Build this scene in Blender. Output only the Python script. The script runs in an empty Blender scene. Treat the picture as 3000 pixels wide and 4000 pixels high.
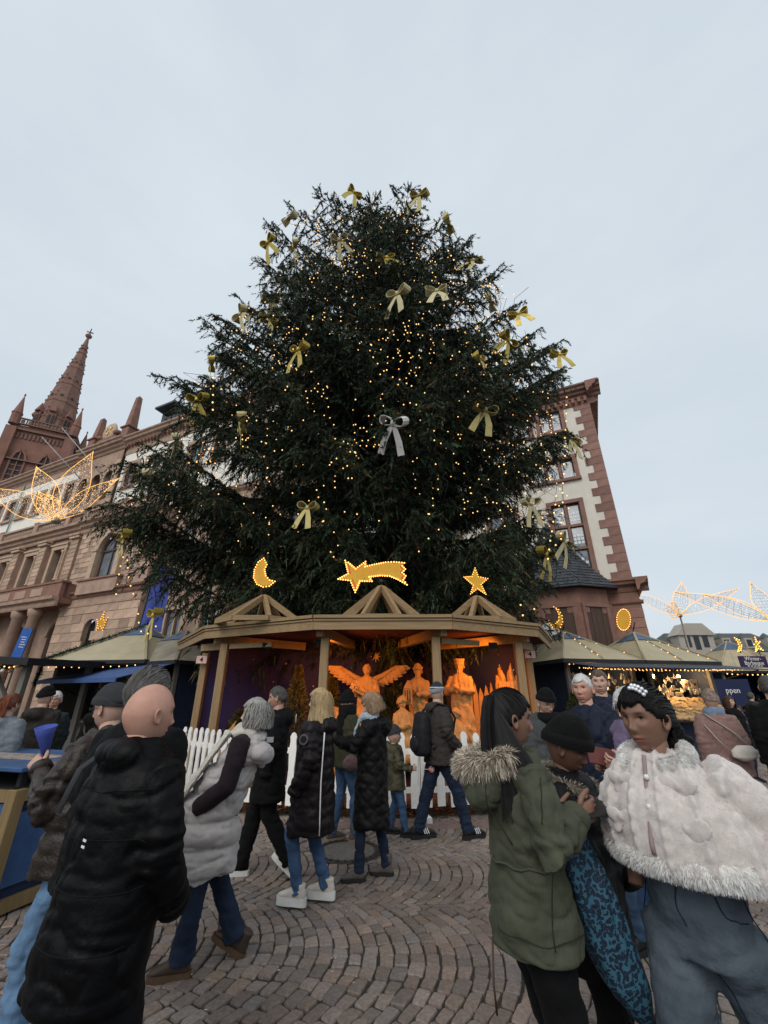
import bpy, bmesh, math, random
import numpy as np
from mathutils import Vector, Matrix, noise as mnoise
SC = bpy.context.scene
COL = SC.collection
R = math.radians
# ---------------------------------------------------------------- camera
F_PX, CX, CY, PITCH, CAM_H = 1629.0, 1500.0, 2000.0, R(23.85), 1.63
cam_d = bpy.data.cameras.new('camera')
cam = bpy.data.objects.new('camera', cam_d)
COL.objects.link(cam)
cam.location = (0, 0, CAM_H)
cam.rotation_euler = (math.pi / 2 + PITCH, 0, 0)
cam_d.sensor_fit = 'HORIZONTAL'
cam_d.sensor_width = 36.0
cam_d.lens = 36.0 * F_PX / 3000.0
cam_d.clip_start = 0.05
cam_d.clip_end = 2000
SC.camera = cam
# ---------------------------------------------------------------- overcast winter sky
W = bpy.data.worlds.new('World')
SC.world = W
W.use_nodes = True
nt = W.node_tree
nt.nodes.clear()
SUN_EL, SUN_AZ = R(38), R(200)
sky = nt.nodes.new('ShaderNodeTexSky')
sky.sky_type = 'NISHITA'
sky.sun_disc = False
sky.sun_elevation = SUN_EL
sky.sun_rotation = SUN_AZ
sky.air_density = 1.0
sky.dust_density = 3.0
bg1 = nt.nodes.new('ShaderNodeBackground')
bg1.inputs['Strength'].default_value = 0.05
tc = nt.nodes.new('ShaderNodeTexCoord')
mp = nt.nodes.new('ShaderNodeMapping')
mp.inputs['Scale'].default_value = (1.2, 1.2, 3.2)
nz = nt.nodes.new('ShaderNodeTexNoise')
nz.inputs['Scale'].default_value = 1.6
nz.inputs['Detail'].default_value = 6
nz.inputs['Roughness'].default_value = 0.55
rp = nt.nodes.new('ShaderNodeValToRGB')
rp.color_ramp.elements[0].position = 0.3
rp.color_ramp.elements[0].color = (0.70, 0.79, 0.875, 1)
rp.color_ramp.elements[1].position = 0.72
rp.color_ramp.elements[1].color = (0.81, 0.89, 0.955, 1)
bg2 = nt.nodes.new('ShaderNodeBackground')
bg2.inputs['Strength'].default_value = 1.0
mx = nt.nodes.new('ShaderNodeMixShader')
mx.inputs[0].default_value = 0.86
wo = nt.nodes.new('ShaderNodeOutputWorld')
L = nt.links.new
L(tc.outputs['Generated'], mp.inputs['Vector'])
L(mp.outputs['Vector'], nz.inputs['Vector'])
L(nz.outputs['Fac'], rp.inputs['Fac'])
L(rp.outputs['Color'], bg2.inputs['Color'])
L(sky.outputs['Color'], bg1.inputs['Color'])
L(bg1.outputs[0], mx.inputs[1])
L(bg2.outputs[0], mx.inputs[2])
L(mx.outputs[0], wo.inputs['Surface'])
sun_d = bpy.data.lights.new('sun', 'SUN')
sun_d.energy = 1.5
sun_d.angle = R(40)
sun_d.color = (1.0, 0.96, 0.90)
sun = bpy.data.objects.new('sun', sun_d)
COL.objects.link(sun)
sun.rotation_euler = (R(52), 0, R(-20))
sun.location = (0, -20, 40)
SC.view_settings.view_transform = 'Standard'
SC.view_settings.look = 'None'
SC.view_settings.exposure = 0.0
SC.view_settings.gamma = 1.0
SC.view_settings.use_curve_mapping = False
SC.render.engine = 'CYCLES'
SC.cycles.use_denoising = True
try:
    SC.cycles.denoiser = 'OPENIMAGEDENOISE'
    SC.cycles.denoising_input_passes = 'RGB_ALBEDO_NORMAL'
except Exception:
    pass
SC.cycles.max_bounces = 6
SC.cycles.diffuse_bounces = 3
SC.cycles.glossy_bounces = 3
SC.cycles.transparent_max_bounces = 8
SC.cycles.sample_clamp_indirect = 4.0
SC.cycles.sample_clamp_direct = 0.0
rng = random.Random(7)
nrg = np.random.default_rng(11)
# ---------------------------------------------------------------- pixel helpers (3000 x 4000 photo)
CP, SP = math.cos(PITCH), math.sin(PITCH)
def ray(px, py):
    x = (px - CX) / F_PX; y = (CY - py) / F_PX
    return Vector((x, CP - y * SP, SP + y * CP))
CAMP = Vector((0, 0, CAM_H))
def at_y(px, py, Y):
    d = ray(px, py); return CAMP + d * (Y / d.y)
def at_z(px, py, z=0.0):
    d = ray(px, py); return CAMP + d * ((z - CAM_H) / d.z)
# ---------------------------------------------------------------- materials
def _n(t, k, **kw):
    n = t.nodes.new(k)
    for a, v in kw.items(): setattr(n, a, v)
    return n
MATS = {}
def pmat(name, col, rough=0.75, var=0.18, scale=6.0, bump=0.15, bscale=None, metal=0.0, spec=0.3, col2=None, stretch=None,
         sheen=0.0, coat=0.0, emit=None, estr=0.0, bdist=0.01, detail=5, attr=None, rand=0.0):
    if name in MATS: return MATS[name]
    m = bpy.data.materials.new(name); m.use_nodes = True
    t = m.node_tree; l = t.links.new
    b = t.nodes['Principled BSDF']
    tc = _n(t, 'ShaderNodeTexCoord'); mp = _n(t, 'ShaderNodeMapping')
    if stretch: mp.inputs['Scale'].default_value = stretch
    l(tc.outputs['Object'], mp.inputs['Vector'])
    nz = _n(t, 'ShaderNodeTexNoise'); nz.inputs['Scale'].default_value = scale
    nz.inputs['Detail'].default_value = detail; nz.inputs['Roughness'].default_value = 0.6
    l(mp.outputs['Vector'], nz.inputs['Vector'])
    rp = _n(t, 'ShaderNodeValToRGB')
    c = tuple(col[:3])
    a = tuple(max(0, x * (1 - var)) for x in c)
    d = tuple(min(1, x * (1 + var)) for x in (col2 or c))
    if col2: a = c
    rp.color_ramp.elements[0].position = 0.32; rp.color_ramp.elements[0].color = (*a, 1)
    rp.color_ramp.elements[1].position = 0.68; rp.color_ramp.elements[1].color = (*d, 1)
    l(nz.outputs['Fac'], rp.inputs['Fac'])
    out = rp.outputs['Color']
    if attr:
        at = _n(t, 'ShaderNodeAttribute'); at.attribute_name = attr
        mm = _n(t, 'ShaderNodeMix', data_type='RGBA', blend_type='MULTIPLY'); mm.inputs['Factor'].default_value = 1
        l(out, mm.inputs['A']); l(at.outputs['Color'], mm.inputs['B']); out = mm.outputs['Result']
    if rand:
        oi = _n(t, 'ShaderNodeObjectInfo'); mr = _n(t, 'ShaderNodeMapRange')
        mr.inputs['To Min'].default_value = 1 - rand; mr.inputs['To Max'].default_value = 1 + rand
        l(oi.outputs['Random'], mr.inputs['Value'])
        hs = _n(t, 'ShaderNodeHueSaturation'); l(mr.outputs['Result'], hs.inputs['Value']); l(out, hs.inputs['Color']); out = hs.outputs['Color']
    l(out, b.inputs['Base Color'])
    b.inputs['Roughness'].default_value = rough; b.inputs['Metallic'].default_value = metal
    b.inputs['Specular IOR Level'].default_value = spec
    if sheen:
        b.inputs['Sheen Weight'].default_value = sheen; b.inputs['Sheen Roughness'].default_value = 0.5
        b.inputs['Sheen Tint'].default_value = (*[min(1, x * 2 + .1) for x in c], 1)
    if coat: b.inputs['Coat Weight'].default_value = coat
    if bump:
        n2 = _n(t, 'ShaderNodeTexNoise'); n2.inputs['Scale'].default_value = bscale or scale * 6; n2.inputs['Detail'].default_value = 4
        l(mp.outputs['Vector'], n2.inputs['Vector'])
        bm = _n(t, 'ShaderNodeBump'); bm.inputs['Strength'].default_value = bump; bm.inputs['Distance'].default_value = bdist
        l(n2.outputs['Fac'], bm.inputs['Height']); l(bm.outputs['Normal'], b.inputs['Normal'])
    if emit:
        b.inputs['Emission Color'].default_value = (*emit, 1); b.inputs['Emission Strength'].default_value = estr
    MATS[name] = m
    return m
def wood_mat(name, c1, c2, axis='z', scale=3.0, rough=0.7):
    if name in MATS: return MATS[name]
    st = {'z': (9, 9, .8), 'x': (.8, 9, 9), 'y': (9, .8, 9)}[axis]
    return pmat(name, c1, col2=c2, var=.05, scale=scale, stretch=st, rough=rough, bump=.25, bscale=scale * 4, bdist=.006, detail=8)
def emat(name, col, s, sampled=False):
    if name in MATS: return MATS[name]
    m = bpy.data.materials.new(name); m.use_nodes = True
    b = m.node_tree.nodes['Principled BSDF']
    b.inputs['Base Color'].default_value = (*col, 1)
    b.inputs['Emission Color'].default_value = (*col, 1); b.inputs['Emission Strength'].default_value = s
    if not sampled:
        try: m.cycles.emission_sampling = 'NONE'
        except Exception: pass
    MATS[name] = m
    return m
def glass_mat(name, col=(.05, .06, .07), rough=.06, spec=.9):
    if name in MATS: return MATS[name]
    m = pmat(name, col, rough=rough, var=.5, scale=.9, bump=.05, bscale=1.2, spec=spec)
    return m
# ---------------------------------------------------------------- objects
def link(o, parent=None):
    COL.objects.link(o)
    if parent is not None: o.parent = parent
    return o
def tag(o, label=None, cat=None, group=None, kind=None):
    if label: o['label'] = label
    if cat: o['category'] = cat
    if group: o['group'] = group
    if kind: o['kind'] = kind
    return o
def thing(name, label, cat, loc=(0, 0, 0), rz=0.0, group=None):
    o = bpy.data.objects.new(name, None); link(o)
    o.empty_display_size = .2
    o.location = loc; o.rotation_euler = (0, 0, rz)
    return tag(o, label, cat, group)
def mesh_obj(name, me, parent=None, loc=None, rot=None, scale=None):
    o = bpy.data.objects.new(name, me); link(o, parent)
    if loc is not None: o.location = loc
    if rot is not None: o.rotation_euler = rot
    if scale is not None: o.scale = scale
    return o
def copy_tree(o, parent=None):
    c = o.copy(); COL.objects.link(c); c.parent = parent
    for ch in list(o.children): copy_tree(ch, c)
    return c
class MB:
    """collects verts / faces (with material slots) for one mesh"""
    def __init__(s): s.v = []; s.f = []; s.m = []; s.mats = []; s.sm = []
    def slot(s, mat):
        if mat not in s.mats: s.mats.append(mat)
        return s.mats.index(mat)
    def add(s, vs, fs, mat=None, smooth=False, M=None):
        k = s.slot(mat) if mat is not None else 0
        b = len(s.v)
        if M is not None: vs = [M @ Vector(v) for v in vs]
        s.v.extend([tuple(v) for v in vs])
        for f in fs: s.f.append(tuple(i + b for i in f)); s.m.append(k); s.sm.append(smooth)
        return s
    def box(s, c, d, mat=None, rot=None, bev=0.0):
        """centre c, full size d, optional Euler rot"""
        x, y, z = d[0] / 2, d[1] / 2, d[2] / 2
        M = Matrix.Translation(c)
        if rot is not None:
            from mathutils import Euler
            M = M @ Euler(rot).to_matrix().to_4x4()
        if bev <= 0:
            vs = [(-x, -y, -z), (x, -y, -z), (x, y, -z), (-x, y, -z), (-x, -y, z), (x, -y, z), (x, y, z), (-x, y, z)]
            fs = [(0, 3, 2, 1), (4, 5, 6, 7), (0, 1, 5, 4), (1, 2, 6, 5), (2, 3, 7, 6), (3, 0, 4, 7)]
            return s.add(vs, fs, mat, M=M)
        bm = bmesh.new(); bmesh.ops.create_cube(bm, size=1)
        for v in bm.verts: v.co = Vector((v.co.x * d[0], v.co.y * d[1], v.co.z * d[2]))
        bmesh.ops.bevel(bm, geom=bm.edges[:], offset=bev, segments=1, affect='EDGES')
        vs = [v.co.copy() for v in bm.verts]; bm.verts.index_update()
        fs = [[v.index for v in f.verts] for f in bm.faces]; bm.free()
        return s.add(vs, fs, mat, M=M)
    def beam(s, a, b, w, h, mat=None, up=(0, 0, 1)):
        a = Vector(a); b = Vector(b); d = b - a
        if d.length < 1e-6: return s
        z = d.normalized(); x = z.cross(Vector(up))
        if x.length < 1e-4: x = z.cross(Vector((0, 1, 0)))
        x.normalize(); y = x.cross(z)
        vs = []
        for p in (a, b):
            for i, j in ((-1, -1), (1, -1), (1, 1), (-1, 1)): vs.append(p + x * (w / 2 * i) + y * (h / 2 * j))
        return s.add(vs, [(0, 3, 2, 1), (4, 5, 6, 7), (0, 1, 5, 4), (1, 2, 6, 5), (2, 3, 7, 6), (3, 0, 4, 7)], mat)
    def tube(s, pts, rad, n=8, mat=None, smooth=True, cap=True):
        pts = [Vector(p) for p in pts]
        if not hasattr(rad, '__len__'): rad = [rad] * len(pts)
        vs = []; fs = []; prev = None
        for i, p in enumerate(pts):
            t = (pts[min(i + 1, len(pts) - 1)] - pts[max(i - 1, 0)])
            if t.length < 1e-9: t = Vector((0, 0, 1))
            t.normalize()
            if prev is None:
                x = t.cross(Vector((0, 0, 1)))
                if x.length < 1e-3: x = t.cross(Vector((0, 1, 0)))
            else:
                x = prev - t * prev.dot(t)
            x.normalize(); prev = x; y = t.cross(x)
            r = rad[i]; rx, ry = (r if hasattr(r, '__len__') else (r, r))
            for k in range(n):
                a = 2 * math.pi * k / n
                vs.append(p + x * (math.cos(a) * rx) + y * (math.sin(a) * ry))
        for i in range(len(pts) - 1):
            for k in range(n):
                k2 = (k + 1) % n
                fs.append((i * n + k, i * n + k2, (i + 1) * n + k2, (i + 1) * n + k))
        if cap:
            fs.append(tuple(range(n - 1, -1, -1))); b = (len(pts) - 1) * n
            fs.append(tuple(b + k for k in range(n)))
        return s.add(vs, fs, mat, smooth)
    def lathe(s, prof, n=16, mat=None, smooth=True, c=(0, 0, 0), M=None, ph=0.0):
        """prof: list of (r, z)"""
        vs = []; fs = []
        for r, z in prof:
            for k in range(n):
                a = 2 * math.pi * k / n + ph
                vs.append((c[0] + r * math.cos(a), c[1] + r * math.sin(a), c[2] + z))
        for i in range(len(prof) - 1):
            for k in range(n):
                k2 = (k + 1) % n
                fs.append((i * n + k, i * n + k2, (i + 1) * n + k2, (i + 1) * n + k))
        fs.append(tuple(range(n - 1, -1, -1))); b = (len(prof) - 1) * n
        fs.append(tuple(b + k for k in range(n)))
        return s.add(vs, fs, mat, smooth, M)
    def prism(s, poly, z0, z1, mat=None, M=None):
        n = len(poly)
        vs = [(p[0], p[1], z0) for p in poly] + [(p[0], p[1], z1) for p in poly]
        fs = [tuple(range(n - 1, -1, -1)), tuple(range(n, 2 * n))] + [(i, (i + 1) % n, n + (i + 1) % n, n + i) for i in range(n)]
        return s.add(vs, fs, mat, M=M)
    def build(s, name, mat=None, parent=None, loc=None, rot=None, smooth=None, rec=True):
        me = bpy.data.meshes.new(name)
        me.from_pydata(s.v, [], s.f)
        mats = s.mats or ([mat] if mat else [])
        for m in mats: me.materials.append(m if not isinstance(m, str) else MATS[m])
        if len(mats) > 1: me.polygons.foreach_set('material_index', s.m)
        sm = s.sm if smooth is None else [smooth] * len(s.f)
        me.polygons.foreach_set('use_smooth', sm)
        if rec:
            bm = bmesh.new(); bm.from_mesh(me); bmesh.ops.recalc_face_normals(bm, faces=bm.faces[:]); bm.to_mesh(me); bm.free()
        me.update()
        return mesh_obj(name, me, parent, loc, rot)
def np_mesh(name, V, F, mat, smooth=False, colors=None, k=4):
    """V (n,3) array, F (m,k) int array"""
    me = bpy.data.meshes.new(name)
    n, m = len(V), len(F)
    me.vertices.add(n); me.vertices.foreach_set('co', np.asarray(V, np.float32).ravel())
    me.loops.add(m * k); me.loops.foreach_set('vertex_index', np.asarray(F, np.int32).ravel())
    me.polygons.add(m); me.polygons.foreach_set('loop_start', np.arange(m, dtype=np.int32) * k)
    me.polygons.foreach_set('loop_total', np.full(m, k, np.int32))
    me.polygons.foreach_set('use_smooth', np.full(m, smooth, bool))
    for mm in (mat if isinstance(mat, (list, tuple)) else [mat]): me.materials.append(mm)
    me.update(calc_edges=True)
    if colors is not None:
        ca = me.color_attributes.new('tint', 'FLOAT_COLOR', 'POINT')
        c4 = np.ones((n, 4), np.float32); c4[:, :3] = colors
        ca.data.foreach_set('color', c4.ravel())
    return me
TMP = bpy.data.scenes.new('tmp')
def evaluated(o):
    TMP.collection.objects.link(o); vl = TMP.view_layers[0]; vl.update(); dg = vl.depsgraph; dg.update(); return o.evaluated_get(dg)
def text_obj(txt, size, mat, parent=None, loc=(0, 0, 0), rot=(0, 0, 0), ext=.004, name='lettering', align='CENTER', bold=0.0, sx=1.0, shear=0):
    cu = bpy.data.curves.new(name, 'FONT'); cu.body = txt; cu.size = size; cu.extrude = ext
    cu.align_x = align; cu.align_y = 'CENTER'; cu.offset = bold; cu.resolution_u = 3; cu.shear = shear
    o = bpy.data.objects.new('tmp', cu)
    me = bpy.data.meshes.new_from_object(evaluated(o)); me.name = name
    bpy.data.objects.remove(o); bpy.data.curves.remove(cu)
    me.materials.clear(); me.materials.append(mat)
    r = mesh_obj(name, me, parent, loc, rot); r.scale = (sx, 1, 1)
    return r
# ---------------------------------------------------------------- ground: joint bed, fan-laid cobbles, slabs
def far_cobble_mat():
    m = bpy.data.materials.new('far_cobbles'); m.use_nodes = True; t = m.node_tree; l = t.links.new
    b = t.nodes['Principled BSDF']; tc = _n(t, 'ShaderNodeTexCoord')
    v = _n(t, 'ShaderNodeTexVoronoi'); v.inputs['Scale'].default_value = 8.5; v.inputs['Randomness'].default_value = .55
    v2 = _n(t, 'ShaderNodeTexVoronoi', feature='DISTANCE_TO_EDGE'); v2.inputs['Scale'].default_value = 8.5; v2.inputs['Randomness'].default_value = .55
    l(tc.outputs['Object'], v.inputs['Vector']); l(tc.outputs['Object'], v2.inputs['Vector'])
    rp = _n(t, 'ShaderNodeValToRGB'); rp.color_ramp.elements[0].color = (.12, .092, .082, 1); rp.color_ramp.elements[1].color = (.22, .175, .155, 1)
    l(v.outputs['Color'], rp.inputs['Fac'])
    r2 = _n(t, 'ShaderNodeValToRGB'); r2.color_ramp.elements[0].position = .02; r2.color_ramp.elements[1].position = .09
    r2.color_ramp.elements[0].color = (.3, .3, .3, 1)
    l(v2.outputs['Distance'], r2.inputs['Fac'])
    mm = _n(t, 'ShaderNodeMix', data_type='RGBA', blend_type='MULTIPLY'); mm.inputs['Factor'].default_value = 1
    l(rp.outputs['Color'], mm.inputs['A']); l(r2.outputs['Color'], mm.inputs['B']); l(mm.outputs['Result'], b.inputs['Base Color'])
    bm = _n(t, 'ShaderNodeBump'); bm.inputs['Strength'].default_value = .6; bm.inputs['Distance'].default_value = .02
    l(r2.outputs['Color'], bm.inputs['Height']); l(bm.outputs['Normal'], b.inputs['Normal'])
    b.inputs['Roughness'].default_value = .6
    return m
g = MB(); g.add([(-400, -60, -.013), (400, -60, -.013), (400, 500, -.013), (-400, 500, -.013)], [(0, 1, 2, 3)])
ground = tag(g.build('ground', pmat('joint_sand', (.045, .040, .036), rough=.95, var=.4, scale=30, bump=.4, bdist=.01)), kind='structure')
far = MB()
for x0, x1, y0, y1 in ((-160, 160, 15.6, 260), (14.6, 160, 1, 15.6), (-160, -14.6, 1, 15.6)):
    far.add([(x0, y0, -.006), (x1, y0, -.006), (x1, y1, -.006), (x0, y1, -.006)], [(0, 1, 2, 3)])
tag(far.build('pavement', far_cobble_mat()), kind='structure')
stone_mat = pmat('porphyry', (.205, .164, .140), var=.26, scale=38, rough=.58, bump=.5, bscale=150, bdist=.004, spec=.35, attr='tint')
def cobbles():
    Wc, pitch, Y0, sag = 1.55, .106, 4.65, .34
    nst = 12
    quads = []
    for k in range(-3, 9):
        yb = Y0 + k * Wc
        off = nrg.uniform(0, pitch)
        nrow = int(30 / pitch)
        for r in range(-int(15 / pitch), int(15 / pitch)):
            xb = r * pitch + off
            # stone widths along the arc, random
            w = nrg.uniform(.8, 1.2, nst); e = np.concatenate([[0], np.cumsum(w)]); e = e / e[-1]
            th0 = nrg.uniform(-.006, .006)
            for i in range(nst):
                a0, a1 = e[i], e[i + 1]
                ac = (a0 + a1) / 2
                xm = xb + sag * (1 - (2 * ac - 1) ** 2); ym = yb + ac * Wc
                if ym < 1.9 or ym > 15.7 or abs(xm) > min(14.7, 1.02 * ym + .5): continue
                if ym > 9 and -4.4 < xm < 3.6 and ym < 11: continue
                g1 = .009
                q = []
                def sh_(a):
                    m = 4 * sag * (2 * a - 1) / Wc; return min(1.0, max(0.0, a + pitch * m / (1 + m * m) / Wc))
                for (a, dx) in ((a0, 0), (a1, 0), (sh_(a1), pitch), (sh_(a0), pitch)):
                    x = xb + sag * (1 - (2 * a - 1) ** 2) + dx; y = yb + a * Wc
                    q.append((x, y))
                quads.append(q)
    Q = np.array(quads)                       # n,4,2
    n = len(Q)
    C = Q.mean(1, keepdims=True)
    Q = Q + nrg.normal(0, .005, Q.shape)
    def inset(Q, d):
        v = C - Q; L = np.linalg.norm(v, axis=2, keepdims=True)
        return Q + v / L * d
    A = inset(Q, nrg.uniform(.007, .012, (n, 1, 1))); B = inset(Q, nrg.uniform(.011, .018, (n, 1, 1)))
    # rounded outline: 8-gon by cutting corners
    def cut(P, f):
        out = np.zeros((n, 8, 2))
        for i in range(4):
            p, q = P[:, i], P[:, (i + 1) % 4]
            out[:, 2 * i] = p + (q - p) * f; out[:, 2 * i + 1] = q + (p - q) * f
        return out
    A8, B8 = cut(A, .08), cut(B, .11)
    zt = nrg.normal(0, .0028, (n, 1)); tilt = nrg.normal(0, .035, (n, 2))
    def zof(P, base):
        return base + zt + ((P - C) * tilt[:, None, :]).sum(2)
    V = np.zeros((n, 25, 3))
    V[:, 0:8, :2] = A8; V[:, 0:8, 2] = -.04
    V[:, 8:16, :2] = A8; V[:, 8:16, 2] = zof(A8, -.008)
    V[:, 16:24, :2] = B8; V[:, 16:24, 2] = zof(B8, 0)
    V[:, 24, :2] = C[:, 0] + nrg.normal(0, .008, (n, 2)); V[:, 24, 2] = zt[:, 0] + nrg.uniform(.0005, .004, n)
    f = []
    for r in range(2):
        for i in range(8): f.append((r * 8 + i, r * 8 + (i + 1) % 8, (r + 1) * 8 + (i + 1) % 8, (r + 1) * 8 + i))
    f4 = np.array(f)
    ft = np.array([(16 + i, 16 + (i + 1) % 8, 24) for i in range(8)])
    ft = np.concatenate([ft, f4[:, [0, 1, 2]], f4[:, [0, 2, 3]]])
    base = nrg.uniform(.78, 1.22, (n, 1)) * np.ones((n, 3))
    hue = nrg.normal(0, 1, (n, 1))
    base = base * np.array([[1 + .30 * mnoise.noise((q[0] * .7, q[1] * .7, 3)) + .22 * mnoise.noise((q[0] * 2.6, q[1] * 2.6, 7))] for q in C[:, 0]])
    base = base * np.concatenate([1 + .04 * hue, np.ones((n, 1)), 1 - .04 * hue], 1)
    c = C[:, 0]
    # the largest-showing 300 are stones of their own
    vis = (c[:, 1] > 2.45) & (c[:, 0] > -.85 - .0 * c[:, 1]) & (c[:, 0] < .62 + .1 * (c[:, 1] - 2.4)) & (c[:, 0] > -.62 - .12 * c[:, 1] + .3)
    order = np.where(vis, np.hypot(c[:, 0], c[:, 1]), 99).argsort()[:300]
    sel = np.zeros(n, bool); sel[order] = True
    for i in order:
        p = c[i]
        vv = V[i] - np.array([p[0], p[1], 0])
        me = np_mesh('cobblestone', vv, ft, stone_mat, False, np.repeat(base[i][None], 25, 0), 3)
        mesh_obj('cobblestone', me, ground, (p[0], p[1], 0))
    rest = ~sel
    nr = rest.sum()
    VV = V[rest].reshape(-1, 3)
    FF = (ft[None] + (np.arange(nr) * 25)[:, None, None]).reshape(-1, 3)
    me = np_mesh('cobble_paving', VV, FF, stone_mat, False, np.repeat(base[rest], 25, 0), 3)
    tag(mesh_obj('cobble_paving', me, ground), kind='stuff')
cobbles()
def flecks():
    q = np.random.default_rng(8); n = 150; x = q.uniform(-3.2, 4.5, n); y = q.uniform(2.4, 7.0, n); a = q.uniform(0, 6.28, n); s = q.uniform(.004, .011, n)
    V = np.stack([np.stack([x + s * np.cos(a + k * 1.57) * (1 + .6 * (k % 2)), y + s * np.sin(a + k * 1.57), np.full(n, .0075)], 1) for k in range(4)], 1).reshape(-1, 3)
    tag(mesh_obj('litter', np_mesh('litter', V, np.arange(4 * n).reshape(-1, 4), pmat('paper_scrap', (.50, .47, .40), var=.4, scale=9, rough=.9))), 'tiny pale scraps scattered over the cobbles', 'litter', kind='stuff')
flecks()
# row of flat slabs in front of the picket fence
slab_m = pmat('slab_stone', (.17, .115, .10), var=.25, scale=14, rough=.6, bump=.4, bscale=80, rand=.15)
sl = None
for i in range(14):
    b = MB().box((0, 0, 0), (.62, .34, .05), slab_m, bev=.008)
    x = -3.6 + i * .64
    b.build('paving_slab', None, ground, (x + rng.uniform(-.01, .01), 7.02 + rng.uniform(-.015, .015), -.012))
# cast iron manhole cover
mh = thing('manhole_cover', 'round cast iron manhole cover with slotted rim set in the cobbles', 'manhole cover', (-.42, 5.95, .006))
iron = pmat('iron', (.05, .045, .042), rough=.55, metal=.6, var=.3, scale=20, bump=.3)
b = MB(); b.lathe([(.40, -.02), (.40, .006), (.385, .010), (.33, .010), (.325, .004)], 40, iron); b.build('rim', None, mh)
MB().lathe([(.318, -.01), (.318, .006), (.30, .009), (.01, .010)], 36, pmat('manhole_concrete', (.13, .115, .10), var=.3, scale=20, bump=.3)).build('lid', None, mh)
for k in range(28):
    a = 2 * math.pi * k / 28
    MB().box((0, 0, 0), (.045, .022, .012), iron, bev=.003).build('rib', None, mh, (.357 * math.cos(a), .357 * math.sin(a), .012), (0, 0, a))
# ---------------------------------------------------------------- town hall
UX, UY = .905, -.426                          # along both facades, towards the corner
RZ = math.atan2(UY, UX)
sand = pmat('red_sandstone', (.32, .21, .158), col2=(.42, .295, .222), var=.06, scale=1.6, rough=.85, bump=.35, bscale=26, bdist=.012)
sand_blk = pmat('sandstone_block', (.34, .225, .165), col2=(.48, .345, .25), var=.08, scale=2.2, rough=.85, bump=.35, bscale=30, bdist=.012, rand=.3)
sand_lt = pmat('pale_sandstone', (.42, .30, .215), col2=(.50, .37, .26), var=.06, scale=2.5, rough=.85, bump=.3, bscale=30)
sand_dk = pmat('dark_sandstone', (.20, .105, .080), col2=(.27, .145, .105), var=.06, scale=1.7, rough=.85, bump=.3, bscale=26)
stucco = pmat('pale_stucco', (.80, .76, .69), var=.05, scale=2.0, rough=.9, bump=.12, bscale=40)
slate = pmat('slate', (.055, .062, .070), var=.3, scale=4, rough=.5, bump=.3, bscale=30, rand=.25)
wglass = glass_mat('window_glass', (.16, .19, .22), rough=.05)
wframe = pmat('window_wood', (.10, .055, .045), rough=.6)
dglass = glass_mat('dark_glass', (.012, .013, .015), rough=.08, spec=.5)
curtain = pmat('net_curtain', (.62, .66, .72), rough=.9, var=.12, scale=3)
class Facade:
    def __init__(s, root): s.root = root; s.x0, s.y0 = root.location.x, root.location.y
    def px(s, px, py, d=0.0):
        """pixel -> (s, z) on the plane d metres in front of the facade"""
        r = ray(px, py)
        nx, ny = -UY, UX                      # into the building
        c = nx * s.x0 + ny * s.y0 - d
        t = c / (nx * r.x + ny * r.y)
        X, Y, Z = r.x * t, r.y * t, CAM_H + r.z * t
        return ((X - s.x0) * UX + (Y - s.y0) * UY, Z)
def wall_holes(b, s0, s1, z0, z1, holes, mat, y=0.0, depth=.35, rmat=None):
    xs = sorted({s0, s1, *[h[0] for h in holes], *[h[1] for h in holes]}); xs = [x for x in xs if s0 <= x <= s1]
    zs = sorted({z0, z1, *[h[2] for h in holes], *[h[3] for h in holes]}); zs = [z for z in zs if z0 <= z <= z1]
    for i in range(len(xs) - 1):
        for j in range(len(zs) - 1):
            cx, cz = (xs[i] + xs[i + 1]) / 2, (zs[j] + zs[j + 1]) / 2
            if any(h[0] < cx < h[1] and h[2] < cz < h[3] for h in holes): continue
            b.add([(xs[i], y, zs[j]), (xs[i + 1], y, zs[j]), (xs[i + 1], y, zs[j + 1]), (xs[i], y, zs[j + 1])], [(0, 1, 2, 3)], mat)
    for a0, a1, c0, c1 in holes:
        q = [(a0, c0), (a1, c0), (a1, c1), (a0, c1)]
        for k in range(4):
            p, r = q[k], q[(k + 1) % 4]
            b.add([(p[0], y, p[1]), (r[0], y, r[1]), (r[0], y + depth, r[1]), (p[0], y + depth, p[1])], [(0, 1, 2, 3)], rmat or mat)
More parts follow.
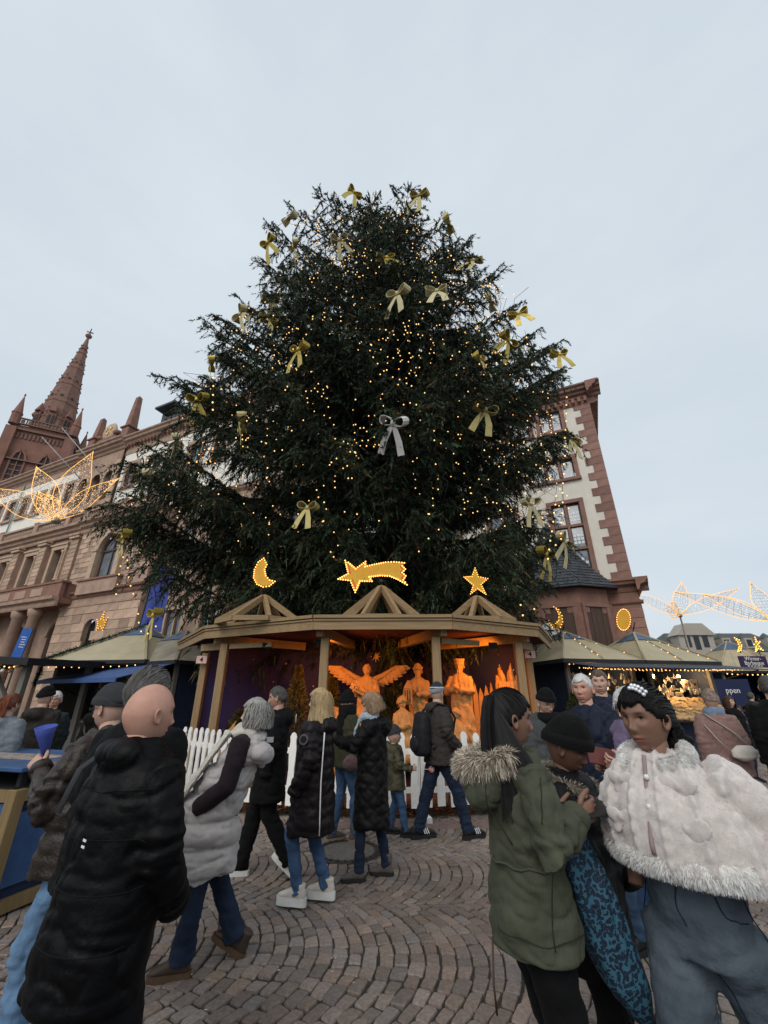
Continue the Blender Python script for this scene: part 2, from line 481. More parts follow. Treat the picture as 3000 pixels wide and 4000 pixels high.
def window(root, s0, s1, z0, z1, cols=2, rows=2, y=0.0, fr=.22, glass=None, surround=None, transom=None, depth=.3, sill=True, cur=False, mull=.1):
    """stone surround, wooden casement, panes; one part with sub-parts"""
    glass = glass or wglass; surround = surround or sand
    cx = (s0 + s1) / 2
    m = MB()
    p = .07
    m.box((s0 - fr / 2 + .02, y - p / 2 + .02, (z0 + z1) / 2), (fr + .04, p + .06, z1 - z0 + .02), surround)
    m.box((s1 + fr / 2 - .02, y - p / 2 + .02, (z0 + z1) / 2), (fr + .04, p + .06, z1 - z0 + .02), surround)
    m.box((cx, y - p / 2 + .015, z1 + fr / 2), (s1 - s0 + 2 * fr, p + .08, fr + .004), surround)
    w = m.build('window', None, root)
    if sill:
        MB().box((cx, y - .08, z0 - fr * .45), (s1 - s0 + 2 * fr + .1, .3, fr * .8), surround).build('sill', None, w)
    hs = transom or [1.0 / rows] * rows
    zc = z0
    W_ = (s1 - s0)
    for j, h in enumerate(hs):
        hh = (z1 - z0) * h
        if j:
            MB().box((cx, y + .12, zc), (W_, .16, mull), surround).build('transom', None, w)
        for i in range(cols):
            a0 = s0 + W_ * i / cols; a1 = s0 + W_ * (i + 1) / cols
            if i and j == 0:
                MB().box((a0, y + .11, (z0 + z1) / 2), (mull, .16, z1 - z0), surround).build('mullion', None, w)
            f = MB(); t = .06
            c0, c1 = zc + mull / 2, zc + hh - mull / 2
            b0, b1 = a0 + mull / 2, a1 - mull / 2
            for q in ((b0 + t / 2, c0, c1), (b1 - t / 2, c0, c1)): f.box((q[0], y + .2, (c0 + c1) / 2), (t, .06, c1 - c0), wframe)
            for q in (c0 + t / 2, c1 - t / 2): f.box(((b0 + b1) / 2, y + .2, q), (b1 - b0 - 2 * t, .058, t), wframe)
            fo = f.build('casement', None, w)
            g = MB(); k = rng.uniform(-.012, .012)
            g.add([(b0, y + .215 + k, c0), (b1, y + .215 - k, c0), (b1, y + .215 - k, c1), (b0, y + .215 + k, c1)], [(0, 1, 2, 3)])
            gm = glass
            g.build('pane', gm, w)
            if cur:
                c = MB(); n = 14
                for q in range(n):
                    xa, xb = b0 + (b1 - b0) * q / n, b0 + (b1 - b0) * (q + 1) / n
                    ya, yb = y + .212 - .02 * (q % 2), y + .212 - .02 * ((q + 1) % 2)
                zc += 0
        zc += hh
    return w
def cornice(root, s0, s1, z, prof, mat, y=0.0, name='cornice', end_r=True):
    """prof: (out, dz) list from the bottom up"""
    b = MB()
    n = len(prof)
    vs = []
    for s in (s0, s1):
        vs += [(s, y + .05, z + prof[0][1])] + [(s, y - o, z + dz) for o, dz in prof] + [(s, y + .05, z + prof[-1][1])]
    k = n + 2
    fs = [(i, i + 1, k + i + 1, k + i) for i in range(k - 1)] + [tuple(range(k - 1, -1, -1)), tuple(range(k, 2 * k))]
    b.add(vs, fs, mat)
    return b.build(name, None, root)
BIG = [(.05, 0), (.12, .08), (.14, .2), (.35, .3), (.40, .45), (.62, .52), (.66, .7), (.80, .78), (.82, .9)]
SMALL = [(.04, 0), (.08, .06), (.22, .14), (.24, .24), (.32, .28), (.34, .36)]
def shared(name, mesh_o, root, spots, rots=None):
    """copies of one small piece sharing mesh data"""
    me = mesh_o.data
    for i, p in enumerate(spots):
        if i == 0: mesh_o.location = p; o = mesh_o
        else: o = mesh_obj(name, me, root, p)
        if rots: o.rotation_euler = rots[i]
def arch_piece(b, cx, r_in, r_out, z, y0, y1, mat, n=14, keys=False):
    """half-ring arch standing on height z"""
    vs = []; fs = []
    for i in range(n + 1):
        a = math.pi * i / n
        for r in (r_in, r_out):
            for y in (y0, y1): vs.append((cx + r * math.cos(a), y, z + r * math.sin(a)))
    for i in range(n):
        p = i * 4; q = p + 4
        fs += [(p, q, q + 2, p + 2), (p + 1, p + 3, q + 3, q + 1), (p + 2, q + 2, q + 3, p + 3), (p, p + 1, q + 1, q)]
    b.add(vs, fs, mat)
def spandrel(b, cx, r, z, y, mat, n=12):
    """fills the square corners above a round arch inside a 2r x r box"""
    for sgn in (-1, 1):
        vs = [(cx + sgn * r, y, z + r)]
        for i in range(n + 1):
            a = math.pi / 2 * i / n
            vs.append((cx + sgn * r * math.cos(a), y, z + r * math.sin(a)))
        for i in range(1, n + 1): b.add([vs[0], vs[i], vs[i + 1]], [(0, 1, 2)], mat)
BAL_PROF = [(.07, 0), (.07, .05), (.04, .08), (.075, .2), (.085, .28), (.04, .45), (.035, .52), (.07, .56), (.07, .62)]
def balustrade(root, s0, s1, z, y, mat=None, posts=()):
    mat = mat or sand
    MB().box(((s0 + s1) / 2, y, z + .06), (s1 - s0, .3, .12), mat).build('plinth', None, root)
    MB().box(((s0 + s1) / 2, y, z + .82), (s1 - s0, .34, .16), mat).build('handrail', None, root)
    sp = []
    x = s0 + .14
    while x < s1 - .1:
        if not any(abs(x - p) < .36 for p in posts): sp.append((x, y, z + .12))
        x += .27
    if sp:
        o = MB().lathe(BAL_PROF, 8, mat).build('baluster', None, root); shared('baluster', o, root, sp)
    for p in posts:
        MB().box((p, y, z + .47), (.56, .42, .95), mat, bev=.02).build('pedestal', None, root)
        MB().box((p, y, z + .98), (.66, .5, .12), mat, bev=.02).build('pedestal_cap', None, root)
def ashlar(root, s0, s1, z0, z1, y, hc=.42, wc=.95, mat=None, gap=.02, proud=.05, skip=(), wj=.25):
    """courses of separate blocks on a wall"""
    mat = mat or sand_blk
    z = z0; r = 0
    while z + hc * .6 < z1:
        h = min(hc, z1 - z); x = s0; first = True
        while x < s1 - .05:
            w = wc * rng.uniform(1 - wj, 1 + wj)
            if first and r % 2: w *= .55
            first = False
            if s1 - (x + w) < wc * .35: w = s1 - x
            w = min(w, s1 - x)
            cx, cz = x + w / 2, z + h / 2
            if not any(k[0] - .02 < cx < k[1] + .02 and k[2] < cz < k[3] for k in skip):
                MB().box((0, 0, 0), (w - gap, .12, h - gap), mat, bev=.018).build('stone_block', None, root, (cx, y + .06 - proud + rng.uniform(-.008, .008), cz))
            x += w
        z += h; r += 1
# ================================================================= main wing (left of the tree)
LW = thing('town_hall_wing', 'long red sandstone and pale stucco town hall wing with arched porch, balustrades and obelisks', 'town hall', (-19.85, 30.5, 0), RZ)
FL = Facade(LW)
S_END = 18.0                                   # right end behind the spruce
E = FL.px(620, 1685)[1]
def lw(px, py, d=0): return FL.px(px, py, d)
S_L = lw(-250, 2000)[0]
zbal = lw(60, 2130)[1]                         # first-floor cornice below the balustrade
zgc = lw(450, 2301, 1.2)[1]                    # ground floor cornice
z_top = E - .9
rs0 = lw(262, 2300, 1.2)[0]; rs1 = lw(560, 2300, 1.2)[0]      # projecting bay with the arched window
# upper pale storey
holes = []
wins = []
for (xa, ya, xb, yb) in ((503, 1822, 556, 1895), (590, 1798, 640, 1863), (658, 1765, 706, 1842), (728, 1742, 782, 1818)):
    a = lw(xa, ya); c = lw(xb, yb)
    wins.append((a[0], c[0]))
zc_w = (lw(515, 1815)[1], lw(515, 1893)[1])
wz0, wz1 = min(zc_w), max(zc_w)
s = wins[0][0]
step = 2.55
srow = [s + i * step for i in range(0, 13)]
lft = [lw(px, 2000)[0] for px in (-120, -65, 12, 52, 88, 132, 205, 250)]
sl = lw(325, 1850)[0]; sr = lw(472, 1850)[0]   # stone loggia
leftrow = []
x = sl - 1.9
while x > S_L + 1: leftrow.append(x); x -= 2.45
allw = [(x, x + 1.25) for x in srow if x + 1.5 < S_END] + [(x, x + 1.25) for x in leftrow]
holes = [(a, c, wz0, wz1) for a, c in allw]
lz = lw(420, 1960)[1]; 
lg0 = wz0 - .8; lg1 = wz1 - .15
lsp = (sr - sl - .5) / 3
lo_h = []
for i in range(3):
    c0 = sl + .25 + lsp * (i + .5); r = lsp * .36
    lo_h.append((c0, r))
b = MB()
wall_holes(b, S_L, sl, zbal, z_top, [h for h in holes if h[1] < sl], stucco, rmat=sand); b.build('upper_wall', None, LW); b = MB()
wall_holes(b, sr, S_END, zbal, z_top, [h for h in holes if h[0] > sr], stucco, rmat=sand)
b.build('upper_wall', None, LW)
for a, c in allw: window(LW, a, c, wz0, wz1, cols=2, rows=1, fr=.3, mull=.06, glass=wglass)
b = MB()
wall_holes(b, sl, sr, zbal, z_top + .4, [(c0 - r, c0 + r, lg0, lg1) for c0, r in lo_h], sand, y=-.25, depth=.8)
for c0, r in lo_h:
    spandrel(b, c0, r, lg1 - r, -.25, sand)
b.build('loggia_wall', None, LW)
MB().box(((sl + sr) / 2, .62, (lg0 + lg1) / 2), (sr - sl - .3, .06, lg1 - lg0), dglass).build('loggia_recess', None, LW)
for c0, r in lo_h:
    q = MB(); arch_piece(q, c0, r, r + .16, lg1 - r, -.31, -.20, sand_lt); q.build('arch', None, LW)
ashlar(LW, sr - .75, sr - .05, zbal + .6, z_top - .1, -.25, hc=.55, wc=.9)
ashlar(LW, sl + .02, sl + .4, zbal + .6, z_top - .1, -.25, hc=.55, wc=.9)
cornice(LW, S_L, S_END, E - 1.5, [(.03, 0), (.06, .1), (.06, .62), (.14, .7)], sand, name='frieze')
cornice(LW, S_L, sl - .2, E - .9, BIG, sand); cornice(LW, sr + .2, S_END, E - .9, BIG, sand)
cornice(LW, sl - .2, sr + .2, E - .88, BIG, sand, y=-.28)
br = MB().box((0, 0, 0), (.2, .3, .34), sand_dk, bev=.03).build('bracket', None, LW)
shared('bracket', br, LW, [(x, -.22, E - .68) for x in np.arange(lw(472, 1740)[0] + .4, min(S_END, lw(1000, 1700)[0]), .42)])
# roof
b = MB(); b.add([(S_L, -.7, E), (S_END, -.7, E), (S_END, 6, E + 4.2), (S_L, 6, E + 4.2), (S_L, 12, E), (S_END, 12, E)], [(0, 1, 2, 3), (3, 2, 5, 4)], slate)
b.build('roof', None, LW)
for px, py in ((650, 1660), (790, 1612)):
    a = lw(px, py)[0]
    d = MB(); d.box((a, 1.6, E + 1.35), (2.1, 3.0, 1.5), slate); d.box((a, .08, E + 1.35), (1.6, .06, .9), dglass); d.box((a, 1.2, E + 2.2), (2.5, 3.6, .18), slate); d.build('dormer', None, LW)
# obelisks and crest over the loggia
for px, py, hgt in ((388, 1738, 3.6), (510, 1722, 4.6)):
    a = lw(px, py)[0]
    o = MB(); o.box((a, -.3, E + .55), (.95, .95, 1.1), sand_dk, bev=.05); o.box((a, -.3, E + 1.16), (1.2, 1.2, .16), sand_dk, bev=.03)
    o.lathe([(.52, 0), (.28, hgt - 1.2), (.02, hgt - .95)], 4, sand_dk, False, (a, -.3, E + 1.24), ph=math.pi / 4); o.build('obelisk', None, LW)
a = lw(430, 1735)[0]
o = MB(); o.lathe([(.1, -.16), (.85, -.14), (1.0, 0), (.85, .14), (.1, .16)], 20, sand_lt, M=Matrix.Translation((a, -.3, E + 1.7)) @ Matrix.Rotation(math.pi / 2, 4, 'X'))
o.box((a, -.28, E + .5), (2.8, .5, 1.0), sand_dk, bev=.06)
for k in (-1, 1): o.lathe([(.3, -.2), (.42, 0), (.3, .2)], 12, sand_dk, c=(a + 1.25 * k, -.3, E + 1.25))
crest = o.build('coat_of_arms', None, LW)
gold = pmat('gilding', (.75, .52, .12), rough=.35, metal=.7, bump=.1)
for dx, dz in ((-.32, .22), (.3, .25), (-.02, -.28)):
    q = MB()
    q.tube([(0, -.03, -.22), (0, -.03, .0), (0, -.03, .24)], [.02, .08, .012], 6, gold)
    for sg in (-1, 1): q.tube([(0, -.03, -.06), (.12 * sg, -.03, .06), (.17 * sg, -.03, .15), (.2 * sg, -.03, .08)], [.03, .05, .03, .01], 6, gold)
    q.build('gilded_lily', None, crest, (a + dx, -.46, E + 1.7 + dz))
# balustrade terrace in front of the pale storey
cornice(LW, S_L, rs0, zbal - .95, [(.04, 0), (.1, .1), (.1, .3), (.3, .4), (.34, .62), (.6, .7), (.62, .92)], sand, y=-.55)
bp = [lw(px, 2080, .9)[0] for px in (-170, -80, 18, 140, 255)]
balustrade(LW, S_L, rs0 + .2, zbal, -.85, posts=bp)
MB().box(((S_L + rs0) / 2, -.3, zbal - .01), (rs0 - S_L, 1.3, .08), sand).build('terrace_slab', None, LW)
# first-floor stone wall with narrow windows
nw = []
for xa, xb in ((-95, -58), (18, 52), (112, 150), (212, 252)):
    nw.append((lw(xa, 2230)[0], lw(xb, 2230)[0]))
nz0, nz1 = lw(235, 2275)[1], lw(235, 2158)[1]
b = MB()
wall_holes(b, S_L, rs0 + .3, zgc - .2, zbal - .5, [(a, c, nz0, nz1) for a, c in nw], sand, y=-.35, depth=.5)
b.build('first_floor_wall', None, LW)
for a, c in nw:
    w = MB(); t = .16
    for e in (a - .13, c + .13): w.box((e, -.42, (nz0 + nz1) / 2), (.26, .2, nz1 - nz0), sand_lt)
    w.box(((a + c) / 2, -.43, nz1 + .17), (c - a + .7, .22, .34), sand_lt); w.box(((a + c) / 2, -.46, nz1 + .42), (c - a + .9, .34, .16), sand_lt)
    w = w.build('window', None, LW)
    MB().add([(a, .05, nz0), (c, .05, nz0), (c, .05, nz1), (a, .05, nz1)], [(0, 1, 2, 3)], dglass).build('pane', None, w)
    MB().lathe([(.17, 0), (.17, .12), (.12, .18), (.13, .5), (.10, (nz1 - nz0) * .84), (.16, (nz1 - nz0) * .87), (.17, (nz1 - nz0) * .93)], 12, sand_lt, c=(c + .02, -.52, nz0)).build('half_column', None, w)
    for q in (.33, .66): MB().box(((a + c) / 2, .02, nz0 + (nz1 - nz0) * q), (c - a, .06, .06), wframe).build('glazing_bar', None, w)
# piers of banded blocks between the narrow windows
pier = [((nw[i][1] + nw[i + 1][0]) / 2) for i in range(3)] + [(nw[3][1] + rs0) / 2]
for p in pier:
    ashlar(LW, p - .5, p + .5, zgc + .2, zbal - 1.45, -.75, hc=.36, wc=1.6, proud=.06)
    MB().box((p, -.55, (zgc + zbal) / 2 - .6), (.96, .42, zbal - zgc - 1.6), sand).build('pier_core', None, LW)
    MB().box((p, -.72, zbal - 1.28), (1.25, .5, .2), sand_lt, bev=.03).build('pier_capital', None, LW)
    MB().box((p, -.72, zbal - 1.06), (1.4, .62, .16), sand_lt, bev=.03).build('pier_capital', None, LW)
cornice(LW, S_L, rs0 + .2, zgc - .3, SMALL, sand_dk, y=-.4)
# ---- projecting bay
PB = -1.2
zb_c = lw(470, 2010, 1.2)[1]
aw = (lw(384, 2180, 1.2)[0], lw(462, 2180, 1.2)[0]); ar = (aw[1] - aw[0]) / 2; ac = sum(aw) / 2
az0 = lw(420, 2258, 1.2)[1]; az1 = lw(440, 2088, 1.2)[1]
gaw = (lw(318, 2480, 1.2)[0], lw(364, 2480, 1.2)[0]); gar = (gaw[1] - gaw[0]) / 2; gac = sum(gaw) / 2
gaz1 = lw(340, 2420, 1.2)[1]
b = MB()
wall_holes(b, rs0, rs1, 0, zb_c, [(aw[0], aw[1], az0, az1), (gaw[0], gaw[1], 1.0, gaz1)], sand, y=PB, depth=.45)
b.add([(rs1, PB, 0), (rs1, 0, 0), (rs1, 0, zb_c), (rs1, PB, zb_c)], [(0, 1, 2, 3)], sand)
b.add([(rs0, PB, 0), (rs0, 0, 0), (rs0, 0, zb_c), (rs0, PB, zb_c)], [(0, 1, 2, 3)], sand)
spandrel(b, ac, ar, az1 - ar, PB, sand); spandrel(b, gac, gar, gaz1 - gar, PB, sand)
b.build('bay_wall', None, LW)
skip = [(aw[0] - .75, aw[1] + .75, az0 - .7, az1 + .6), (gaw[0] - .2, gaw[1] + .2, 0, gaz1 + .15)]
ashlar(LW, rs0, rs1, .1, zgc - .7, PB, hc=.62, wc=1.15, skip=skip, proud=.045)
ashlar(LW, rs0, aw[0] - .75, zgc + 1.3, zb_c - 1.0, PB, hc=.4, wc=.9, proud=.045)
ashlar(LW, aw[1] + .75, rs1, zgc + 1.3, zb_c - 1.0, PB, hc=.4, wc=.9, proud=.045)
w = MB()
for e in (aw[0] - .24, aw[1] + .24): w.box((e, PB - .1, (az0 + az1 - ar) / 2), (.5, .3, az1 - ar - az0), sand_lt)
arch_piece(w, ac, ar, ar + .5, az1 - ar + .001, PB - .22, PB + .1, sand_lt)
w = w.build('arched_window', None, LW)
MB().box((ac, PB - .16, az1 + .28), (.42, .5, .75), sand_lt, bev=.05).build('keystone', None, w)
for e in (aw[0] - .26, aw[1] + .26): MB().box((e, PB - .13, az1 - ar + .02), (.62, .38, .16), sand_lt).build('impost', None, w)
g = MB(); n = 16
vs = [(aw[0], PB + .3, az0), (aw[1], PB + .3, az0)] + [(ac + ar * math.cos(math.pi * i / n), PB + .3, az1 - ar + ar * math.sin(math.pi * i / n)) for i in range(n + 1)]
g.add(vs, [tuple(range(len(vs)))], wglass); g.build('pane', None, w)
g = MB(); g.box((ac, PB + .24, (az0 + az1) / 2), (.1, .08, az1 - az0), wframe); g.box((ac, PB + .235, az1 - ar), (2 * ar, .1, .12), wframe)
for e in (aw[0] + .06, aw[1] - .06): g.box((e, PB + .245, (az0 + az1 - ar) / 2), (.12, .08, az1 - ar - az0), wframe)
arch_piece(g, ac, ar - .12, ar, az1 - ar, PB + .2, PB + .28, wframe); g.build('casement', None, w)
g = MB(); n = 12
vs = [(gaw[0], PB + .35, 1.0), (gaw[1], PB + .35, 1.0)] + [(gac + gar * math.cos(math.pi * i / n), PB + .35, gaz1 - gar + gar * math.sin(math.pi * i / n)) for i in range(n + 1)]
g.add(vs, [tuple(range(len(vs)))], dglass); g.build('ground_floor_window', None, LW)
cornice(LW, rs0 - .15, rs1 + .15, zgc - .35, [(.05, 0), (.12, .1), (.14, .3), (.3, .36), (.34, .5)], sand_dk, y=PB)
cornice(LW, rs0 - .1, rs1 + .1, zgc - 1.0, [(.03, 0), (.09, .06), (.1, .2)], sand, y=PB)
# apron balcony under the arched window
MB().box((ac, PB - .16, az0 - .55), (aw[1] - aw[0] + 2.0, .36, 1.0), sand).build('window_apron', None, LW)
MB().box((ac, PB - .2, az0 - .02), (aw[1] - aw[0] + 2.3, .5, .12), sand_dk).build('apron_ledge', None, LW)
cornice(LW, rs0 - .1, rs1 + .15, zb_c - .95, [(.04, 0), (.1, .1), (.12, .34), (.36, .45), (.4, .65), (.66, .75), (.68, .95)], sand, y=PB)
balustrade(LW, rs0, rs1, zb_c, PB - .25, posts=[rs0 + .3, (rs0 + rs1) / 2 + .4, rs1 - .3])
for p in (rs0 + .3,):
    MB().lathe([(.34, 0), (.2, 1.5), (.02, 1.75)], 4, sand, False, (p, PB - .25, zb_c + 1.04), ph=math.pi / 4).build('small_obelisk', None, LW)
MB().box(((rs0 + rs1) / 2, -.6, zb_c - .02), (rs1 - rs0, 1.3, .06), sand).build('bay_terrace', None, LW)
# ---- porch with columns, balcony parapet
po1 = lw(245, 2330, 1.9)[0]; PP = -2.2
pz = lw(245, 2275, 2.0)[1]
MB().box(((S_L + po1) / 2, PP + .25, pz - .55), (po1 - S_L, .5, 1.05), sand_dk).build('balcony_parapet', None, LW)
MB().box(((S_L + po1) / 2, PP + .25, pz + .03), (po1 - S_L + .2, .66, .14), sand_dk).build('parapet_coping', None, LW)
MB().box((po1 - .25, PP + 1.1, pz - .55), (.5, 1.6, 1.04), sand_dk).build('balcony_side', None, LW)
x = S_L + .8
while x < po1 - 1:
    MB().box((x, PP - .02, pz - .55), (1.5, .06, .6), sand, bev=.02).build('parapet_panel', None, LW); x += 2.2
cornice(LW, S_L, po1 + .1, pz - 1.75, [(.05, 0), (.12, .12), (.14, .36), (.4, .44), (.44, .66)], sand, y=PP)
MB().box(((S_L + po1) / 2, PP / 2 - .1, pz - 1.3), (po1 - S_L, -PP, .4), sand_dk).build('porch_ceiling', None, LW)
for px in (-110, 42, 100 - 255 + 1, 105):
    a = lw(px, 2480, 1.9)[0]
    if a < S_L: continue
    MB().lathe([(.5, 0), (.5, .4), (.4, .5), (.42, 1.4), (.36, pz - 2.3), (.44, pz - 2.25), (.5, pz - 2.0), (.52, pz - 1.75)], 16, sand, c=(a, PP + .4, 0)).build('porch_column', None, LW)
# ground floor arcade wall behind the porch
b = MB()
arcs = []
for xa, xb in ((-140, -70), (-45, 10), (60, 118), (205, 268)):
    a, c = lw(xa, 2480)[0], lw(xb, 2480)[0]; arcs.append((a, c))
gz = zgc - 1.6
wall_holes(b, S_L, rs0 + .2, 0, zgc - .2, [(a, c, .2, gz) for a, c in arcs], sand, y=-.3, depth=.6)
for a, c in arcs: spandrel(b, (a + c) / 2, (c - a) / 2, gz - (c - a) / 2, -.3, sand)
b.build('arcade_wall', None, LW)
for a, c in arcs:
    MB().box(((a + c) / 2, .35, gz / 2), (c - a, .05, gz), dglass).build('arcade_door', None, LW)
    q = MB(); arch_piece(q, (a + c) / 2, (c - a) / 2, (c - a) / 2 + .3, gz - (c - a) / 2, -.42, -.25, sand_lt); q.build('arch', None, LW)
# right part behind the tree: stone storeys below the stucco
rw = []
b = MB()
rh = []
x = rs1 + 1.2
while x + 1.6 < S_END:
    rh.append((x, x + 1.5, zgc + .9, zgc + 4.6)); rh.append((x, x + 1.5, 1.2, zgc - 1.6)); x += 3.1
wall_holes(b, rs1, S_END, 0, zbal, rh, sand)
b.build('stone_wall', None, LW)
for h in rh: window(LW, *h, cols=2, rows=2, fr=.3, surround=sand_lt, glass=wglass)
b = MB(); eh = [(x, x + 1.3, z, z + 2.2) for x in (1.2, 3.9, 6.6, 9.3) for z in (zgc + 1.2, zbal + 1.0, zbal + 4.6)]
wall_holes(b, 0, 14, zgc, E, eh, stucco); b.add([(0, -.02, 0), (14, -.02, 0), (14, -.02, zgc), (0, -.02, zgc)], [(0, 1, 2, 3)], sand)
ew = b.build('end_wall', None, LW, (S_END, 0, 0), (0, 0, math.pi / 2))
for h in eh:
    w = window(LW, *h, cols=2, rows=1, fr=.3, mull=.08); w.location = (S_END, 0, 0); w.rotation_euler = (0, 0, math.pi / 2)
cornice(LW, rs1, S_END, zgc - .3, SMALL, sand); cornice(LW, rs1, S_END, zbal - .2, SMALL, sand)
ashlar(LW, rs1 + .05, rs1 + 1.0, .2, zgc - .4, 0, hc=.5, wc=1.0)
MB().tube([lwp for lwp in [(lw(770, 1800)[0], -.15, E - 1), (lw(770, 1800)[0], -.15, zbal)]], .07, 8, pmat('verdigris', (.22, .36, .33), rough=.6)).build('downpipe', None, LW)
MB().tube([(lw(48, 2040)[0], -.15, E - 1), (lw(48, 2040)[0], -.15, zbal + .2)], .07, 8, MATS['verdigris']).build('downpipe', None, LW)
# ================================================================= corner block (right of the tree)
sand = pmat('dusky_red_sandstone', (.195, .105, .084), col2=(.255, .145, .112), var=.06, scale=1.6, rough=.85, bump=.35, bscale=26, bdist=.012)
sand_blk = pmat('dusky_block', (.195, .108, .088), col2=(.26, .15, .118), var=.08, scale=2.2, rough=.85, bump=.35, bscale=30, bdist=.012, rand=.18)
stucco = pmat('cream_stucco', (.66, .61, .53), var=.06, scale=2.0, rough=.9, bump=.12, bscale=40)
RB = thing('town_hall_corner', 'tall town hall corner block with stepped red quoins and slate roofed oriel beside the huts', 'town hall', (15.35, 25.3, 0), RZ)
FR = Facade(RB)
def rw_(px, py, d=0): return FR.px(px, py, d)
ER = rw_(2300, 1555)[1] + .3
zc0 = rw_(2440, 2268)[1]
S_RL = -17.5
tw = [(rw_(xa, 1690)[0], rw_(xb, 1690)[0]) for xa, xb in ((2112, 2203),)]
ww = tw[0][1] - tw[0][0]
tz0, tz1 = rw_(2160, 1690)[1], rw_(2160, 1600)[1]
mz0, mz1 = rw_(2200, 1873)[1], rw_(2200, 1795)[1]
bs = (rw_(2170, 2100)[0], rw_(2292, 2100)[0]); bz0, bz1 = rw_(2275, 2235)[1], rw_(2230, 1965)[1]
holes = []; wl = []
x = tw[0][0]
for k in range(6):
    a = x - k * (ww + .75)
    if a < S_RL + .6: break
    holes.append((a, a + ww, tz0, tz1)); wl.append((a, a + ww, tz0, tz1, 2, 1))
xm = rw_(2245, 1830)[0]
for k in range(4):
    a = xm - 2.9 - k * 3.9
    if a < S_RL + .5: break
    holes.append((a, a + 2.9, mz0, mz1)); wl.append((a, a + 2.9, mz0, mz1, 3, 1))
bw = bs[1] - bs[0]
for k in range(4):
    a = bs[0] - k * (bw + 2.4)
    if a < S_RL + .5: break
    holes.append((a, a + bw, bz0, bz1)); wl.append((a, a + bw, bz0, bz1, 2, 3))
b = MB(); wall_holes(b, S_RL, 0, zc0, ER, holes, stucco, rmat=sand)
b.add([(0, 0, 0), (0, 14, 0), (0, 14, ER), (0, 0, ER)], [(0, 1, 2, 3)], stucco)
b.add([(S_RL, 14, 0), (0, 14, 0), (0, 14, ER), (S_RL, 14, ER)], [(0, 1, 2, 3)], stucco)
b.build('upper_wall', None, RB)
for h in wl:
    wo_ = window(RB, *h[:4], cols=h[4], rows=h[5], fr=.26, mull=.16, glass=wglass)
# paper stars / grid stuck inside the tall window
gp = pmat('paper_grid', (.75, .78, .8), var=.02, bump=0)
for i in range(2):
    for j in range(3):
        for q in range(9):
            a0 = bs[0] + bw * (i + .5) / 2 + (q % 3 - 1) * .23; c0 = bz0 + (bz1 - bz0) * (j + .42) / 3 + (q // 3 - 1) * .25
            if j == 0 and q not in (1, 4, 5, 7): continue
            MB().box((0, 0, 0), (.17, .004, .18), gp).build('paper_square', None, RB, (a0, .2, c0))
# quoins
nq = 23; zq = (ER - .55 - zc0) / nq
for i in range(nq):
    wq = 1.15 if i % 2 == 0 else .72
    MB().box((0, 0, 0), (wq, .3, zq - .012), sand_blk, bev=.008).build('quoin', None, RB, (-wq / 2 + .05, .10, zc0 + zq * (i + .5)))
    w2 = .72 if i % 2 == 0 else 1.15
    MB().box((0, 0, 0), (.3, w2, zq - .012), sand_blk, bev=.008).build('quoin', None, RB, (-.09, w2 / 2 + .24, zc0 + zq * (i + .5)))
# top cornice with brackets, round the corner
cornice(RB, S_RL, .0, ER - .75, [(.05, 0), (.1, .1), (.1, .5), (.2, .58)], sand, name='frieze')
cornice(RB, S_RL, .92, ER - .2, BIG, sand)
cs = cornice(RB, -.92, 14, ER - .2, BIG, sand); cs.rotation_euler = (0, 0, math.pi / 2); cs.location = (0, .0, 0)
MB().box((.22, 7, ER - .5), (.44, 14, .55), sand).build('side_frieze', None, RB)
br = MB().box((0, 0, 0), (.22, .3, .42), sand_dk, bev=.03).build('bracket', None, RB)
shared('bracket', br, RB, [(-.2 - .42 * i, -.22, ER - .42) for i in range(36)] + [(.55, .3 + .45 * i, ER - .42) for i in range(10)])
# roof and stone gable
b = MB(); b.add([(S_RL, -.8, ER + .7), (.9, -.8, ER + .7), (.9, 14, ER + .7), (S_RL, 14, ER + .7), (S_RL, 6.6, ER + 5.2), (-5.5, 6.6, ER + 5.2)],
               [(0, 1, 5, 4), (1, 2, 5), (2, 3, 4, 5), (0, 4, 3)], slate); b.build('roof', None, RB)
gc = rw_(1722, 1500)[0]
b = MB()
steps = [(5.2, ER + .6, ER + 3.2), (4.0, ER + 3.2, ER + 5.8), (2.8, ER + 5.8, ER + 8.2), (1.5, ER + 8.2, ER + 10.4)]
for hw, z0, z1 in steps:
    b.box((gc, .1, (z0 + z1) / 2), (2 * hw, .9, z1 - z0), sand)
b = b.build('gable', None, RB)
for hw, z0, z1 in steps:
    MB().box((gc, .02, z1), (2 * hw + .5, 1.2, .26), sand_dk).build('gable_ledge', None, b)
    for sg in (-1, 1): MB().lathe([(.3, 0), (.16, 1.3), (.02, 1.5)], 4, sand_dk, False, (gc + sg * (hw - .2), .1, z1 + .13), ph=math.pi / 4).build('finial', None, b)
for sgn, z0 in ((-1.3, ER + 1.2), (1.3, ER + 1.2), (0, ER + 4.0)):
    MB().box((gc + sgn, -.38, z0 + .9), (1.1, .06, 1.7), dglass).build('gable_window', None, b)
q = MB(); q.lathe([(1.6, 0), (1.5, 1.2), (.9, 3.6), (.25, 6.8), (.05, 8.6)], 8, slate, False, (rw_(1975, 1560)[0], 4.5, ER + .8)); q.build('roof_turret', None, RB)
